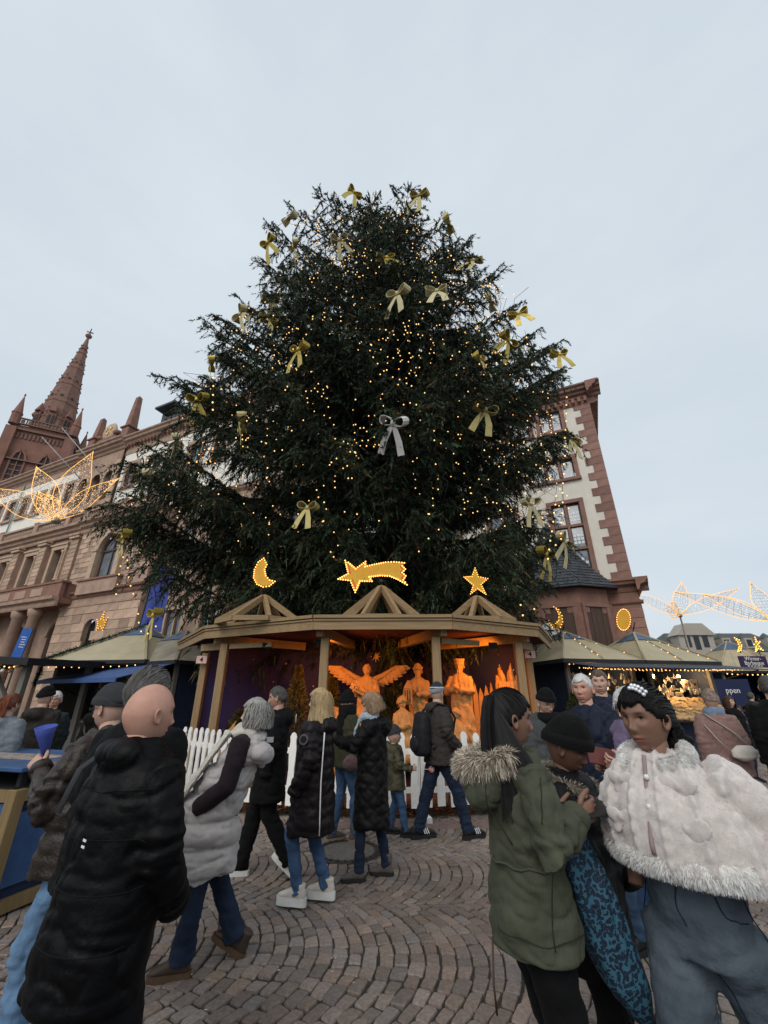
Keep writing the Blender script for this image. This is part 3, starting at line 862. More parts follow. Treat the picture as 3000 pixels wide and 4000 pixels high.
# ground floor of the corner
b = MB(); wall_holes(b, S_RL, .12, 0, zc0, [(-17, -15.5, .8, 4.2), (-13.6, -12.1, .8, 4.2)], sand_dk, y=-.12, depth=.4)
b.add([(.12, -.12, 0), (.12, 14, 0), (.12, 14, zc0), (.12, -.12, zc0)], [(0, 1, 2, 3)], sand_dk); b.build('ground_floor_wall', None, RB)
ashlar(RB, -3.4, .14, .1, zc0 - 1.5, -.12, hc=.58, wc=1.15, mat=pmat('quarry_block', (.235, .125, .095), col2=(.31, .175, .13), var=.06, scale=2, rough=.85, bump=.35, bscale=26, rand=.2), proud=.06)
for k in range(12):
    MB().box((0, 0, 0), (.12, 1.0, .56), MATS['quarry_block'], bev=.018).build('stone_block', None, RB, (.13, .45 + .1 * (k % 2), .4 + .58 * k))
cornice(RB, S_RL, .75, zc0 - .75, [(.06, 0), (.12, .12), (.16, .3), (.45, .42), (.5, .55), (.62, .62), (.62, .76)], sand_dk, y=-.12)
cs = cornice(RB, -.75, 14, zc0 - .75, [(.06, 0), (.12, .12), (.16, .3), (.45, .42), (.5, .55), (.62, .62), (.62, .76)], sand_dk, y=-.12); cs.rotation_euler = (0, 0, math.pi / 2)
cornice(RB, S_RL, .3, zc0 - 1.5, [(.04, 0), (.14, .1), (.16, .22)], sand_dk, y=-.12)
# ---- polygonal oriel with flared slate roof
oc = rw_(2175, 2330, 1.4)[0]
ez = rw_(2230, 2292, 2.2)[1]
OW = 3.05; n8 = 8; cy_o = .35
def octo(r, z, squash=.86): return [(oc + r * math.cos(R(22.5) + k * math.pi / 4), cy_o + squash * r * math.sin(R(22.5) + k * math.pi / 4), z) for k in range(8)]
b = MB(); lo = octo(OW, 0); hi = octo(OW, ez)
b.add(lo + hi, [(k, (k + 1) % 8, 8 + (k + 1) % 8, 8 + k) for k in range(8)], sand_dk)
oriel = b.build('oriel_wall', None, RB)
for k in range(4, 8):
    p, q = Vector(lo[k]), Vector(lo[(k + 1) % 8])
    d = (q - p).normalized(); nrm = Vector((d.y, -d.x, 0)); mid = (p + q) / 2; ln = (q - p).length
    ang = math.atan2(d.y, d.x)
    w = MB(); W2 = ln * .68; z0, z1 = 1.0, ez - 1.15
    for sg in (-1, 1): w.box((sg * (W2 / 2 + .1), -.04, (z0 + z1) / 2), (.2, .16, z1 - z0), sand)
    w.box((0, -.05, z1 + .1), (W2 + .4, .18, .22), sand)
    for sg in (-1, 1): w.box((sg * W2 * .4, -.02, z1 - .18), (W2 * .2, .1, .36), sand)
    wo_ = w.build('oriel_window', None, RB, (mid.x, mid.y, 0), (0, 0, ang))
    shut = wood_mat('shutter_wood', (.055, .035, .025), (.10, .062, .042), 'z', 2)
    for j in range(4):
        MB().box((0, 0, 0), (W2 / 4 - .02, .05, z1 - z0), shut).build('shutter_board', None, wo_, (-W2 / 2 + W2 * (j + .5) / 4, -.012 - .01 * (j % 2), (z0 + z1) / 2))
# eave + shingles in courses following a concave flare
prof = []
for i in range(25):
    t = i / 24.0
    r = OW * 1.20 * ((1 - t) ** 1.55 * .80 + (1 - t) * .12 + .08)
    prof.append((max(r, .1), ez + .1 + 5.4 * t))
core = MB()
rings = [octo(r, z - .04) for r, z in prof]
vs = [p for rg in rings for p in rg]
core.add(vs, [(i * 8 + k, i * 8 + (k + 1) % 8, (i + 1) * 8 + (k + 1) % 8, (i + 1) * 8 + k) for i in range(24) for k in range(8)] + [tuple(range(7, -1, -1))], slate)
orf = core.build('oriel_roof', None, RB)
for k in range(8):
    a = Vector(octo(OW * 1.215, ez)[k]); c = Vector(octo(OW * 1.215, ez)[(k + 1) % 8])
    MB().tube([a, c], .07, 6, slate).build('gutter', None, orf)
shing = []
cnt = 0
extra = MB()
for i in range(24):
    for k in range(4, 8):
        a0, a1 = Vector(octo(prof[i][0], prof[i][1])[k]), Vector(octo(prof[i][0], prof[i][1])[(k + 1) % 8])
        b0, b1 = Vector(octo(prof[i + 1][0], prof[i + 1][1])[k]), Vector(octo(prof[i + 1][0], prof[i + 1][1])[(k + 1) % 8])
        nn = (a1 - a0).cross(b0 - a0).normalized()
        m = max(2, int((a1 - a0).length / .27))
        for j in range(m):
            f0, f1 = (j + (.5 if i % 2 else 0)) / m, (j + 1 + (.5 if i % 2 else 0)) / m
            f0, f1 = max(0, f0 + .006), min(1, f1 - .006)
            if f1 - f0 < .02: continue
            lift = nn * (.045 + rng.uniform(-.006, .010)); top = nn * .012
            P = [a0.lerp(a1, f0) + lift, a0.lerp(a1, f1) + lift, b0.lerp(b1, f1) + top, b0.lerp(b1, f0) + top]
            P2 = [p - nn * .02 for p in P]
            tgt = MB() if cnt < 290 and i < 14 else extra
            tgt.add(P + P2, [(0, 1, 2, 3), (7, 6, 5, 4), (0, 4, 5, 1), (1, 5, 6, 2), (2, 6, 7, 3), (3, 7, 4, 0)], slate)
            if tgt is not extra: tgt.build('shingle', None, orf, rec=False); cnt += 1
if extra.v: tag(extra.build('shingle_courses', None, orf, rec=False), kind='stuff')
# ---------------------------------------------------------------- brick church tower
brick = pmat('church_brick', (.175, .086, .064), col2=(.225, .115, .084), var=.1, scale=.5, rough=.9, bump=.3, bscale=9, bdist=.03)
brick_d = pmat('spire_stone', (.15, .088, .070), col2=(.20, .115, .088), var=.08, scale=.6, rough=.9, bump=.3, bscale=8, bdist=.03)
dark = pmat('louvre_dark', (.045, .04, .042), rough=.9)
TP = at_y(358, 1285, 84)
CH = thing('church_tower', 'brick gothic church tower with tall openwork spire behind the town hall', 'church', (TP.x, TP.y, 0), R(28))
def dz(py): return at_y(217 + (358 - 217) * (1651 - py) / (1651 - 1285), py, 84).z
zg = dz(1651) - 5.5; zt = TP.z
HW = 5.3
MB().box((0, 0, zg / 2), (2 * HW, 2 * HW, zg), brick).build('tower', None, CH)
for sx in (-1, 1):
    for sy in (-1, 1):
        MB().box((sx * (HW + .05), sy * (HW + .05), (zg - 1) / 2), (1.9, 1.9, zg - 1), brick).build('corner_buttress', None, CH)
        q = MB(); q.lathe([(.95, 0), (.95, 2.6), (1.1, 2.8), (.9, 3.1), (.5, 5.2), (.08, 7.6), (.22, 7.8), (.02, 8.4)], 8, brick, False, (sx * (HW + .2), sy * (HW + .2), zg - .2)); q.build('pinnacle', None, CH)
for a in range(4):
    M = Matrix.Rotation(a * math.pi / 2, 4, 'Z')
    for zz, hh in ((zg + .2, .25), (zg - 1.2, .4), (zg - 8.6, .3), (zg - 22, .4)):
        MB().add(*(lambda b: (b.v, b.f))(MB().box((0, -HW - .3, zz), (2 * HW + 1.2, .7, hh))), brick_d, M=M).build('string_course', None, CH)
    o = MB()
    for i in range(15):
        o.box((-HW + .7 + i * (2 * HW - 1.4) / 14, -HW - .25, zg + .9), (.22, .3, 1.3), brick_d)
    o.box((0, -HW - .25, zg + 1.65), (2 * HW, .42, .25), brick_d)
    for i in range(7): o.box((-HW + 1.3 + i * 1.33, -HW - .25, zg + .95), (.7, .16, .7), brick_d)
    MB().add(o.v, o.f, brick_d, M=M).build('parapet', None, CH)
    for i in range(12):
        MB().add(*(lambda b: (b.v, b.f))(MB().box((-HW + 1.3 + i * .72, -HW - .12, zg - 2.6), (.34, .3, 1.3))), brick_d, M=M).build('blind_arch', None, CH)
    for sx in (-2.3, 2.3):
        w = MB(); r = 1.25; z0, z1 = zg - 19, zg - 8.5
        vs = [(sx - r, -HW - .06, z0), (sx + r, -HW - .06, z0), (sx + r, -HW - .06, z1), (sx + r * .7, -HW - .06, z1 + 1.5), (sx, -HW - .06, z1 + 2.6), (sx - r * .7, -HW - .06, z1 + 1.5), (sx - r, -HW - .06, z1)]
        w.add(vs, [tuple(range(7))], dark, M=M); w = w.build('lancet_window', None, CH)
        f = MB()
        for p, q in zip(vs[2:6], vs[3:7]): f.beam(Vector(p) + Vector((0, -.12, 0)), Vector(q) + Vector((0, -.12, 0)), .4, .4)
        f.beam((sx - r, -HW - .15, z0), (sx - r, -HW - .15, z1), .35, .4); f.beam((sx + r, -HW - .15, z0), (sx + r, -HW - .15, z1), .35, .4); f.beam((sx, -HW - .15, z0), (sx, -HW - .15, z1 + 2), .22, .3)
        for j in range(9): f.box((sx, -HW - .1, z0 + .8 + j * 1.2), (2 * r, .2, .22))
        MB().add(f.v, f.f, brick, M=M).build('tracery', None, w)
hs = zt - zg
SPR = 4.5
def sr_(t): return SPR * (1 - t) ** .98 * .985 + .12
MB().lathe([(sr_(t) , zg + .1 + hs * t * .93) for t in np.linspace(0, 1, 9)], 8, brick_d, False, ph=R(22.5)).build('spire', None, CH)
for t in (.14, .30, .47, .64, .80):
    r = sr_(t); z = zg + .1 + hs * t * .93
    MB().lathe([(r + .03, -.35), (r + .16, -.15), (r + .16, .2), (r + .0, .4)], 8, brick, False, (0, 0, z), ph=R(22.5)).build('spire_band', None, CH)
    r2 = sr_(t + .05) + .06
    for k in range(8):
        a = R(45) * k
        p = Vector((math.cos(a), math.sin(a), 0)) * (sr_(t + .035) * math.cos(R(22.5)) + .03)
        q = MB(); s_ = .42 * (1 - t) + .12
        q.box((0, 0, 0), (s_ * .42, .12, s_ * 2), dark); q.box((0, 0, 0), (s_ * 2, .13, s_ * .42), dark)
        q.build('quatrefoil', None, CH, (p.x, p.y, z + .07 * hs * .55 + .2), (0, 0, a + math.pi / 2))
    for k in range(8):
        a = R(22.5) + R(45) * k
        for j in range(3):
            tt = t + .04 * j
            rr = sr_(tt) + .1
            MB().box((0, 0, 0), (.2, .2, .3), brick).build('crocket', None, CH, (rr * math.cos(a), rr * math.sin(a), zg + .1 + hs * tt * .93), (0, 0, a))
for k in range(8):
    a = R(45) * k; p = sr_(.06) * math.cos(R(22.5)) + .05
    q = MB(); q.box((0, 0, 0), (1.5, .3, 5.5), brick); q.box((-.38, -.12, -.3), (.5, .2, 4.2), dark); q.box((.38, -.12, -.3), (.5, .2, 4.2), dark)
    q.lathe([(1.0, 2.7), (.06, 5.2)], 4, brick, False, ph=R(45)); q.build('spire_lucarne', None, CH, (p * math.cos(a), p * math.sin(a), zg + 3.2), (0, 0, a + math.pi / 2))
q = MB(); q.lathe([(.2, 0), (.75, .6), (.8, 1.0), (.3, 1.6), (.14, 2.2)], 8, brick_d, c=(0, 0, zt - hs * .07 - 1.0)); q.build('finial', None, CH)
q = MB(); zb = zt - hs * .07 + .6
q.box((0, 0, (zb + zt) / 2), (.2, .2, zt - zb), dark); q.box((0, 0, zt - 1.3), (1.5, .2, .22), dark); q.build('cross', None, CH)
# ---------------------------------------------------------------- distant houses at the open side of the square
pale = pmat('pale_render', (.36, .33, .285), var=.06, scale=.8, rough=.9)
white = pmat('white_render', (.70, .72, .74), var=.04, scale=.8, rough=.9)
grey_roof = pmat('grey_roof', (.085, .095, .09), var=.15, scale=1.5, rough=.8, bump=.3, bscale=12)
def far_house(label, pL, pR, Y, z_e, z_r, wall, roof, rows=3, cols=7, dorm=0, depth=12, gable_front=False, rz=0.0):
    xl, xr = at_y(pL, 2650, Y).x, at_y(pR, 2650, Y).x
    w = xr - xl
    h = thing('house', label, 'house', ((xl + xr) / 2, Y, 0), rz)
    MB().box((0, depth / 2, z_e / 2), (w, depth, z_e), wall).build('wall', None, h)
    r = MB()
    if gable_front:
        r.add([(-w / 2 - .3, -.4, z_e), (w / 2 + .3, -.4, z_e), (0, -.4, z_r), (-w / 2 - .3, depth, z_e), (w / 2 + .3, depth, z_e), (0, depth, z_r)], [(0, 2, 5, 3), (1, 4, 5, 2)], roof)
        g = MB(); g.add([(-w / 2, 0, z_e), (w / 2, 0, z_e), (0, 0, z_r - .2)], [(0, 1, 2)], wall); g.build('gable', None, h)
    else:
        i = min(w * .12, 3)
        r.add([(-w / 2 - .4, -.6, z_e), (w / 2 + .4, -.6, z_e), (w / 2 - i, depth * .35, z_r), (-w / 2 + i, depth * .35, z_r), (-w / 2 - .4, depth, z_e), (w / 2 + .4, depth, z_e)],
              [(0, 1, 2, 3), (3, 2, 5, 4), (0, 3, 4), (1, 5, 2)], roof)
    ro = r.build('roof', None, h)
    for j in range(rows):
        for i in range(cols):
            x = -w / 2 + w * (i + .5) / cols; z = z_e * (j + .55) / rows
            ww_, hh_ = w / cols * .5, z_e / rows * .55
            f = MB().box((x, -.06, z), (ww_ + .3, .12, hh_ + .3), white).build('window', None, h)
            MB().box((x, -.13, z), (ww_, .03, hh_), dglass).build('pane', None, f)
    for i in range(dorm):
        x = -w / 2 + w * (i + .7) / (dorm + .4)
        d = MB(); d.box((x, 1.2, z_e + 1.5), (1.5, 2.4, 1.8), wall); d.lathe([(1.2, 0), (.1, 1.0)], 4, roof, False, (x, 1.2, z_e + 2.4), ph=R(45)); d.box((x, -.03, z_e + 1.5), (.9, .05, 1.2), dglass); d.build('dormer', None, ro)
    return h
def zy(py, Y, px=2700): return at_y(px, py, Y).z
far_house('white gabled house with grey roof beyond the market huts', 2420, 2560, 62, zy(2560, 62), zy(2492, 62), white, grey_roof, rows=2, cols=3, gable_front=True)
far_house('low grey blue roofed house between the gabled house and the mansion block', 2555, 2660, 85, zy(2560, 85), zy(2522, 85), pmat('blue_grey_render', (.30, .34, .40), var=.06), grey_roof, rows=2, cols=4)
h = far_house('pale mansion block with dark mansard roof, dormers and balconies', 2640, 3130, 80, zy(2545, 80), zy(2462, 80), pale, grey_roof, rows=4, cols=9, dorm=5)
w = 490 / 1629 * 80 / 1.05
for j, zf in enumerate((.33, .58, .80)):
    MB().box((0, -.7, zy(2530, 80) * zf), (w * .96, 1.4, .25), pale).build('balcony_floor', None, h)
    MB().box((0, -1.35, zy(2530, 80) * zf + .6), (w * .96, .1, .9), pale).build('balcony_parapet', None, h)
q = MB(); q.box((-6, .5, zy(2532, 80)), (6.4, 2.4, 4.4), pale); q.prism([(-3.6, 0), (3.6, 0), (1.6, 2.1), (-1.6, 2.1)], -1.4, 1.6, pale, Matrix.Translation((-6, .5, zy(2532, 80) + 2.2)) @ Matrix.Rotation(math.pi / 2, 4, 'X')); q.build('central_gable', None, h)
for k in range(3): MB().box((-7.6 + k * 1.6, -.74, zy(2532, 80) + 1.2), (1.0, .05, 2.2 + .8 * (k == 1)), dglass).build('gable_window', None, h)
# ---------------------------------------------------------------- the big spruce
TX, TY, TH = .05, 12.4, 22.1
_zs = np.array([3.0, 4.0, 5.3, 6.9, 9.3, 12.0, 15.0, 18.4, 19.9, 21.0, 21.9, 22.6])
_rl = np.array([5.2, 6.4, 7.5, 8.1, 7.2, 6.3, 4.7, 3.6, 2.8, 2.1, 1.1, .3])
_rr = np.array([4.2, 4.7, 5.3, 5.7, 5.9, 5.6, 4.4, 3.0, 2.5, 1.9, 1.0, .3])
_rf = np.array([2.6, 3.2, 4.2, 4.9, 5.2, 5.0, 4.2, 3.1, 2.4, 1.8, 1.0, .3])
_rb = np.array([4.5, 5.2, 5.8, 6.2, 6.2, 5.8, 5.0, 3.8, 3.0, 2.2, 1.1, .3])
def hull(az, z):
    """crown radius at azimuth az (0 = +X, -pi/2 = towards the square) and height z"""
    c, s = math.cos(az), math.sin(az)
    rx = np.interp(z, _zs, _rr if c > 0 else _rl); ry = np.interp(z, _zs, _rb if s > 0 else _rf)
    return 1.0 / math.sqrt((c / rx) ** 2 + (s / ry) ** 2)
TREE = thing('spruce_tree', 'huge dark green spruce hung with fairy lights and gold bows behind the nativity hut', 'christmas tree', (TX, TY, 0))
bark = pmat('bark', (.055, .038, .028), var=.35, scale=5, rough=.95, bump=.6, bscale=20, stretch=(3, 3, .6), bdist=.03)
def needle_mat():
    m = pmat('needles', (.022, .034, .019), col2=(.038, .055, .029), var=.2, scale=.55, rough=.62, bump=0, spec=.25, attr='tint')
    return m
trg = np.random.default_rng(23)
tb = MB()
tp = [(0, 0, 0), (.03, 0, 4), (0, .05, 9), (-.04, 0, 14), (.02, .02, 19), (0, 0, 21.4), (0, 0, 22.4)]
tb.tube(tp, [.42, .38, .31, .23, .13, .05, .015], 14, bark)
tb.build('trunk', None, TREE)
branches = []                                  # list of polylines (n,3)
def mk(az, zz, Rr, f):
    rise = trg.normal(.10 + .55 * f ** 1.3, .12)      # tips swing up towards the top
    ztip = zz
    # a branch leaves the trunk low so that its tip ends near the hull height
    drop = (-.06 - .06 * (1 - f)) * Rr
    n = 9; t = np.linspace(0, 1, n)
    z0 = zz - rise * Rr * .75
    zc = z0 + rise * Rr * .75 * t + drop * np.sin(math.pi * t) + .05 * Rr * np.maximum(0, t - .75)
    zc = np.maximum(zc, 2.7)
    wob = trg.normal(0, .05, n).cumsum() * Rr * .06
    d = np.array([math.cos(az), math.sin(az)]); e = np.array([-d[1], d[0]])
    P = np.zeros((n, 3)); P[:, :2] = (d[None] * (Rr * t)[:, None]) + e[None] * (wob * t)[:, None]; P[:, 2] = zc
    branches.append((P, Rr, az, f))
z = 3.3; lev = 0
while z < 21.5:
    f = (z - 3.3) / 20.7
    nb = 9 if f < .5 else 7
    ph = trg.uniform(0, 6.28)
    for k in range(nb):
        az = ph + 2 * math.pi * k / nb + trg.normal(0, .14)
        mk(az, z + trg.normal(0, .16), hull(az, z) * trg.uniform(.60, 1.02) * (1.08 if trg.random() < .14 else 1), f)
    z += (trg.uniform(.62, .86) if f < .5 else trg.uniform(.72, .96)) if f > .1 else .52
    lev += 1
# boughs whose tips stick out of the outline
for tok in '1131,850 1049,945 2185,1385 2026,1225 1960,1090 943,1225 774,1550 829,1420 1751,880 590,1860 470,2060 520,1990 2228,1718 2203,2116 1225,775 1010,1065 860,1290 2090,1345 2200,1480 1850,960 430,2000'.split():
    px, py = [int(v) for v in tok.split(',')]; p = at_y(px, py, TY - .7); mk(math.atan2(p.y - TY, p.x - TX), p.z, math.hypot(p.x - TX, p.y - TY) * .94, min(.95, (p.z - 3.3) / 19.2))
for k in range(3):
    P = np.zeros((5, 3)); P[:, 2] = np.linspace(20.4, TH + .2 - .5 * k, 5); P[:, 0] = np.linspace(0, (0, -.7, .6)[k], 5); P[:, 1] = np.linspace(0, (-.1, -.3, .2)[k], 5)
    branches.append((P, 2.0, 0.0, 1.0))
limbs = MB()
for i, (P, Rr, az, f) in enumerate(branches):
    r0 = .018 + .0125 * Rr
    limbs.tube([tuple(p) for p in P], [r0 * (1 - .88 * j / (len(P) - 1)) for j in range(len(P))], 5, bark)
tag(limbs.build('limbs', None, TREE, rec=False), kind='stuff')
tw_p, tw_d, tw_l, tw_c = [], [], [], []
lat_seg = []
for P, Rr, az, f in branches:
    m = max(6, int(Rr / .15))
    for j in range(m):
        t = .10 + .90 * (j + trg.random()) / m
        x = t * (len(P) - 1); i = min(int(x), len(P) - 2); fr = x - i
        p = P[i] * (1 - fr) + P[i + 1] * fr
        ax = P[i + 1] - P[i]; ax = ax / (np.linalg.norm(ax) + 1e-9)
        sd = np.cross(ax, [0, 0, 1.0]); sd /= np.linalg.norm(sd) + 1e-9
        side = 1 if (j % 2) else -1
        wid = (.36 + .17 * Rr) * (.22 + .78 * math.sin(math.pi * (.12 + .66 * t))) * trg.uniform(.6, 1.2)
        wid = max(wid, .22)
        d = sd * side * trg.uniform(.55, 1.0) + ax * trg.uniform(.5, .9); d /= np.linalg.norm(d)
        q = max(2, int(wid / .13))
        droop = trg.uniform(.25, .6) * (1.15 - .55 * f)
        prev = p.copy()
        for s in range(q):
            u = (s + 1) / q
            c = p + d * wid * u + np.array([0, 0, -droop * wid * u * u])
            seg = c - prev; ln = np.linalg.norm(seg)
            tw_p.append(prev); tw_d.append(seg / (ln + 1e-9)); tw_l.append(ln * 1.25); tw_c.append((t * .6 + u * .4, f))
            prev = c
            # twigs hanging from the lateral
            nh = 1 if trg.random() < .5 else 2
            for _ in range(nh):
                hd = np.array([trg.normal(0, .42), trg.normal(0, .42), -1.0 + .75 * f * trg.random()]) + d * .35
                hd /= np.linalg.norm(hd)
                tw_p.append(c); tw_d.append(hd); tw_l.append(trg.uniform(.22, .62) * (1.2 - .55 * f)); tw_c.append((t * .5 + u * .5, f))
        # crest twigs along the branch itself
        if trg.random() < .75:
            up = ax * .8 + np.array([0, 0, .5]) + trg.normal(0, .3, 3); up /= np.linalg.norm(up)
            tw_p.append(p); tw_d.append(up); tw_l.append(trg.uniform(.15, .3)); tw_c.append((t, f))
    # brush at the tip
    ax = P[-1] - P[-2]; ax /= np.linalg.norm(ax)
    for _ in range(7):
        d = ax + trg.normal(0, .45, 3) + np.array([0, 0, .18]); d /= np.linalg.norm(d)
        tw_p.append(P[-1] - ax * .1); tw_d.append(d); tw_l.append(trg.uniform(.2, .45)); tw_c.append((1.0, f))
tw_p = np.array(tw_p); tw_d = np.array(tw_d); tw_l = np.array(tw_l); tw_c = np.array(tw_c)
NT = len(tw_p)
def needles():
    ref = np.tile([0, 0, 1.0], (NT, 1)); ref[np.abs(tw_d[:, 2]) > .9] = [1.0, 0, 0]
    X = np.cross(tw_d, ref); X /= np.linalg.norm(X, axis=1, keepdims=True); Y = np.cross(tw_d, X)
    K = 13
    V = np.zeros((NT, K, 3, 3), np.float32)
    for k in range(K):
        t = (k + trg.random(NT) * .8) / K
        a = trg.uniform(0, 2 * math.pi, NT)
        o = X * np.cos(a)[:, None] + Y * np.sin(a)[:, None]
        base = tw_p + tw_d * (tw_l * t)[:, None]
        tan = np.cross(tw_d, o)
        ln = trg.uniform(.070, .130, NT) * (1.1 - .35 * t)
        w = trg.uniform(.012, .025, NT)
        if k == K - 1:
            base = tw_p + tw_d * (tw_l * .75)[:, None]; o = tw_d; ln = tw_l * .4
        tip = base + o * (ln * .80)[:, None] + tw_d * (ln * .75)[:, None] if k < K - 1 else base + tw_d * ln[:, None]
        V[:, k, 0] = base - tan * w[:, None] ; V[:, k, 1] = base + tan * w[:, None] ; V[:, k, 2] = tip
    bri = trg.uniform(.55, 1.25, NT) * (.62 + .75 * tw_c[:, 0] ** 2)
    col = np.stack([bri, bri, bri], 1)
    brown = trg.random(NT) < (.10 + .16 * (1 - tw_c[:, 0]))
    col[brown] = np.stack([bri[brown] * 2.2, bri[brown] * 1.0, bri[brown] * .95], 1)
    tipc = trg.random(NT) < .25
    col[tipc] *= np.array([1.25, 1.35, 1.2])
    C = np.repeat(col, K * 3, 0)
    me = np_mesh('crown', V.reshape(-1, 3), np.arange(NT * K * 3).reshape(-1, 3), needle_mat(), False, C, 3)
    mesh_obj('crown', me, TREE)
needles()
print('TWIGS', NT, 'tris', NT * 13)
# ---------------------------------------------------------------- figure building: lofts, remeshed garments, heads, hair, hands
def _hash(i, j, k):
    n = (i * 374761393 + j * 668265263 + k * 2147483647) & 0x7fffffff
    n = ((n ^ (n >> 13)) * 1274126177) & 0x7fffffff
    return ((n ^ (n >> 16)) & 0xffff) / 65535.0
def vnoise(Pn):
    Pn = np.asarray(Pn, float) + 517.3
    i = np.floor(Pn).astype(np.int64); f = Pn - i; f = f * f * (3 - 2 * f)
    out = 0
    for a in (0, 1):
        for b in (0, 1):
            for c in (0, 1):
                w = (f[:, 0] if a else 1 - f[:, 0]) * (f[:, 1] if b else 1 - f[:, 1]) * (f[:, 2] if c else 1 - f[:, 2])
                out = out + w * _hash(i[:, 0] + a, i[:, 1] + b, i[:, 2] + c)
    return out * 2 - 1
def fbm(Pn, o=3):
    s = 0; a = 1
    for k in range(o): s = s + a * vnoise(Pn * 2 ** k + 31.7 * k); a *= .5
    return s
def loft(b, rings, n=24, ex=2.4, mat=None):
    """rings: (centre, rx, ry) horizontal super-ellipses, bottom up"""
    vs = []; fs = []
    for c, rx, ry in rings:
        for k in range(n):
            a = 2 * math.pi * k / n; ca, sa = math.cos(a), math.sin(a)
            vs.append((c[0] + rx * math.copysign(abs(ca) ** (2 / ex), ca), c[1] + ry * math.copysign(abs(sa) ** (2 / ex), sa), c[2]))
    for i in range(len(rings) - 1):
        for k in range(n): fs.append((i * n + k, i * n + (k + 1) % n, (i + 1) * n + (k + 1) % n, (i + 1) * n + k))
    fs.append(tuple(range(n - 1, -1, -1))); q = (len(rings) - 1) * n; fs.append(tuple(q + k for k in range(n)))
    b.add(vs, fs, mat, True)
def ball(b, c, r, n=14, mat=None, rot=None):
    """ellipsoid"""
    r = r if hasattr(r, '__len__') else (r, r, r)
    vs = [(0, 0, -1)]; fs = []
    for i in range(1, n // 2 + 1):
        t = math.pi * i / (n // 2 + 1)
        for k in range(n): a = 2 * math.pi * k / n; vs.append((math.sin(t) * math.cos(a), math.sin(t) * math.sin(a), -math.cos(t)))
    vs.append((0, 0, 1)); m = n // 2
    for k in range(n): fs.append((0, 1 + (k + 1) % n, 1 + k))
    for i in range(m - 1):
        for k in range(n): p = 1 + i * n; fs.append((p + k, p + (k + 1) % n, p + n + (k + 1) % n, p + n + k))
    p = 1 + (m - 1) * n
    for k in range(n): fs.append((p + k, p + (k + 1) % n, len(vs) - 1))
    from mathutils import Euler
    Mx = Matrix.Translation(c) @ (Euler(rot).to_matrix().to_4x4() if rot else Matrix.Identity(4)) @ Matrix.Diagonal((*r, 1))
    b.add(vs, fs, mat, True, Mx)
def vnormals(V, F):
    a = V[F[:, 2]] - V[F[:, 0]]; b = V[F[:, 3]] - V[F[:, 1]]
    fn = np.cross(a, b); N = np.zeros_like(V)
    for k in range(4): np.add.at(N, F[:, k], fn)
    return N / (np.linalg.norm(N, axis=1, keepdims=True) + 1e-12)
def remesh(b, voxel=.014, smooth=3):
    me = bpy.data.meshes.new('tmp'); me.from_pydata(b.v, [], b.f)
    bm = bmesh.new(); bm.from_mesh(me); bmesh.ops.recalc_face_normals(bm, faces=bm.faces[:]); bm.to_mesh(me); bm.free()
    o = bpy.data.objects.new('tmp', me)
    md = o.modifiers.new('r', 'REMESH'); md.mode = 'VOXEL'; md.voxel_size = voxel
    ev = evaluated(o); m2 = ev.to_mesh()
    n = len(m2.vertices); V = np.empty(n * 3, np.float32); m2.vertices.foreach_get('co', V); V = V.reshape(-1, 3).astype(float)
    nl = len(m2.loops); Lp = np.empty(nl, np.int32); m2.loops.foreach_get('vertex_index', Lp)
    F = Lp.reshape(-1, 4) if nl == 4 * len(m2.polygons) else np.array([tuple(p.vertices) if len(p.vertices) == 4 else tuple(p.vertices) + (p.vertices[-1],) for p in m2.polygons])
    ev.to_mesh_clear(); bpy.data.objects.remove(o); bpy.data.meshes.remove(me)
    E0 = np.concatenate([F[:, [0, 1]], F[:, [1, 2]], F[:, [2, 3]], F[:, [3, 0]]]); E0 = np.concatenate([E0, E0[:, ::-1]])
    deg = np.bincount(E0[:, 0], minlength=n)[:, None] + 1e-9
    for _ in range(smooth):
        S = np.zeros_like(V)
        for k in range(3): S[:, k] = np.bincount(E0[:, 0], V[E0[:, 1], k], n)
        V = V * .4 + .6 * S / deg
    return V, F
def garment(name, b, mat, parent, voxel=.014, smooth=3, disp=None, colors=None):
    V, F = remesh(b, voxel, smooth)
    if disp is not None:
        N = vnormals(V, F); d = disp(V, N); V = V + N * d[:, None]
    c = colors(V) if colors else None
    return mesh_obj(name, np_mesh(name, V, F, mat, True, c), parent)
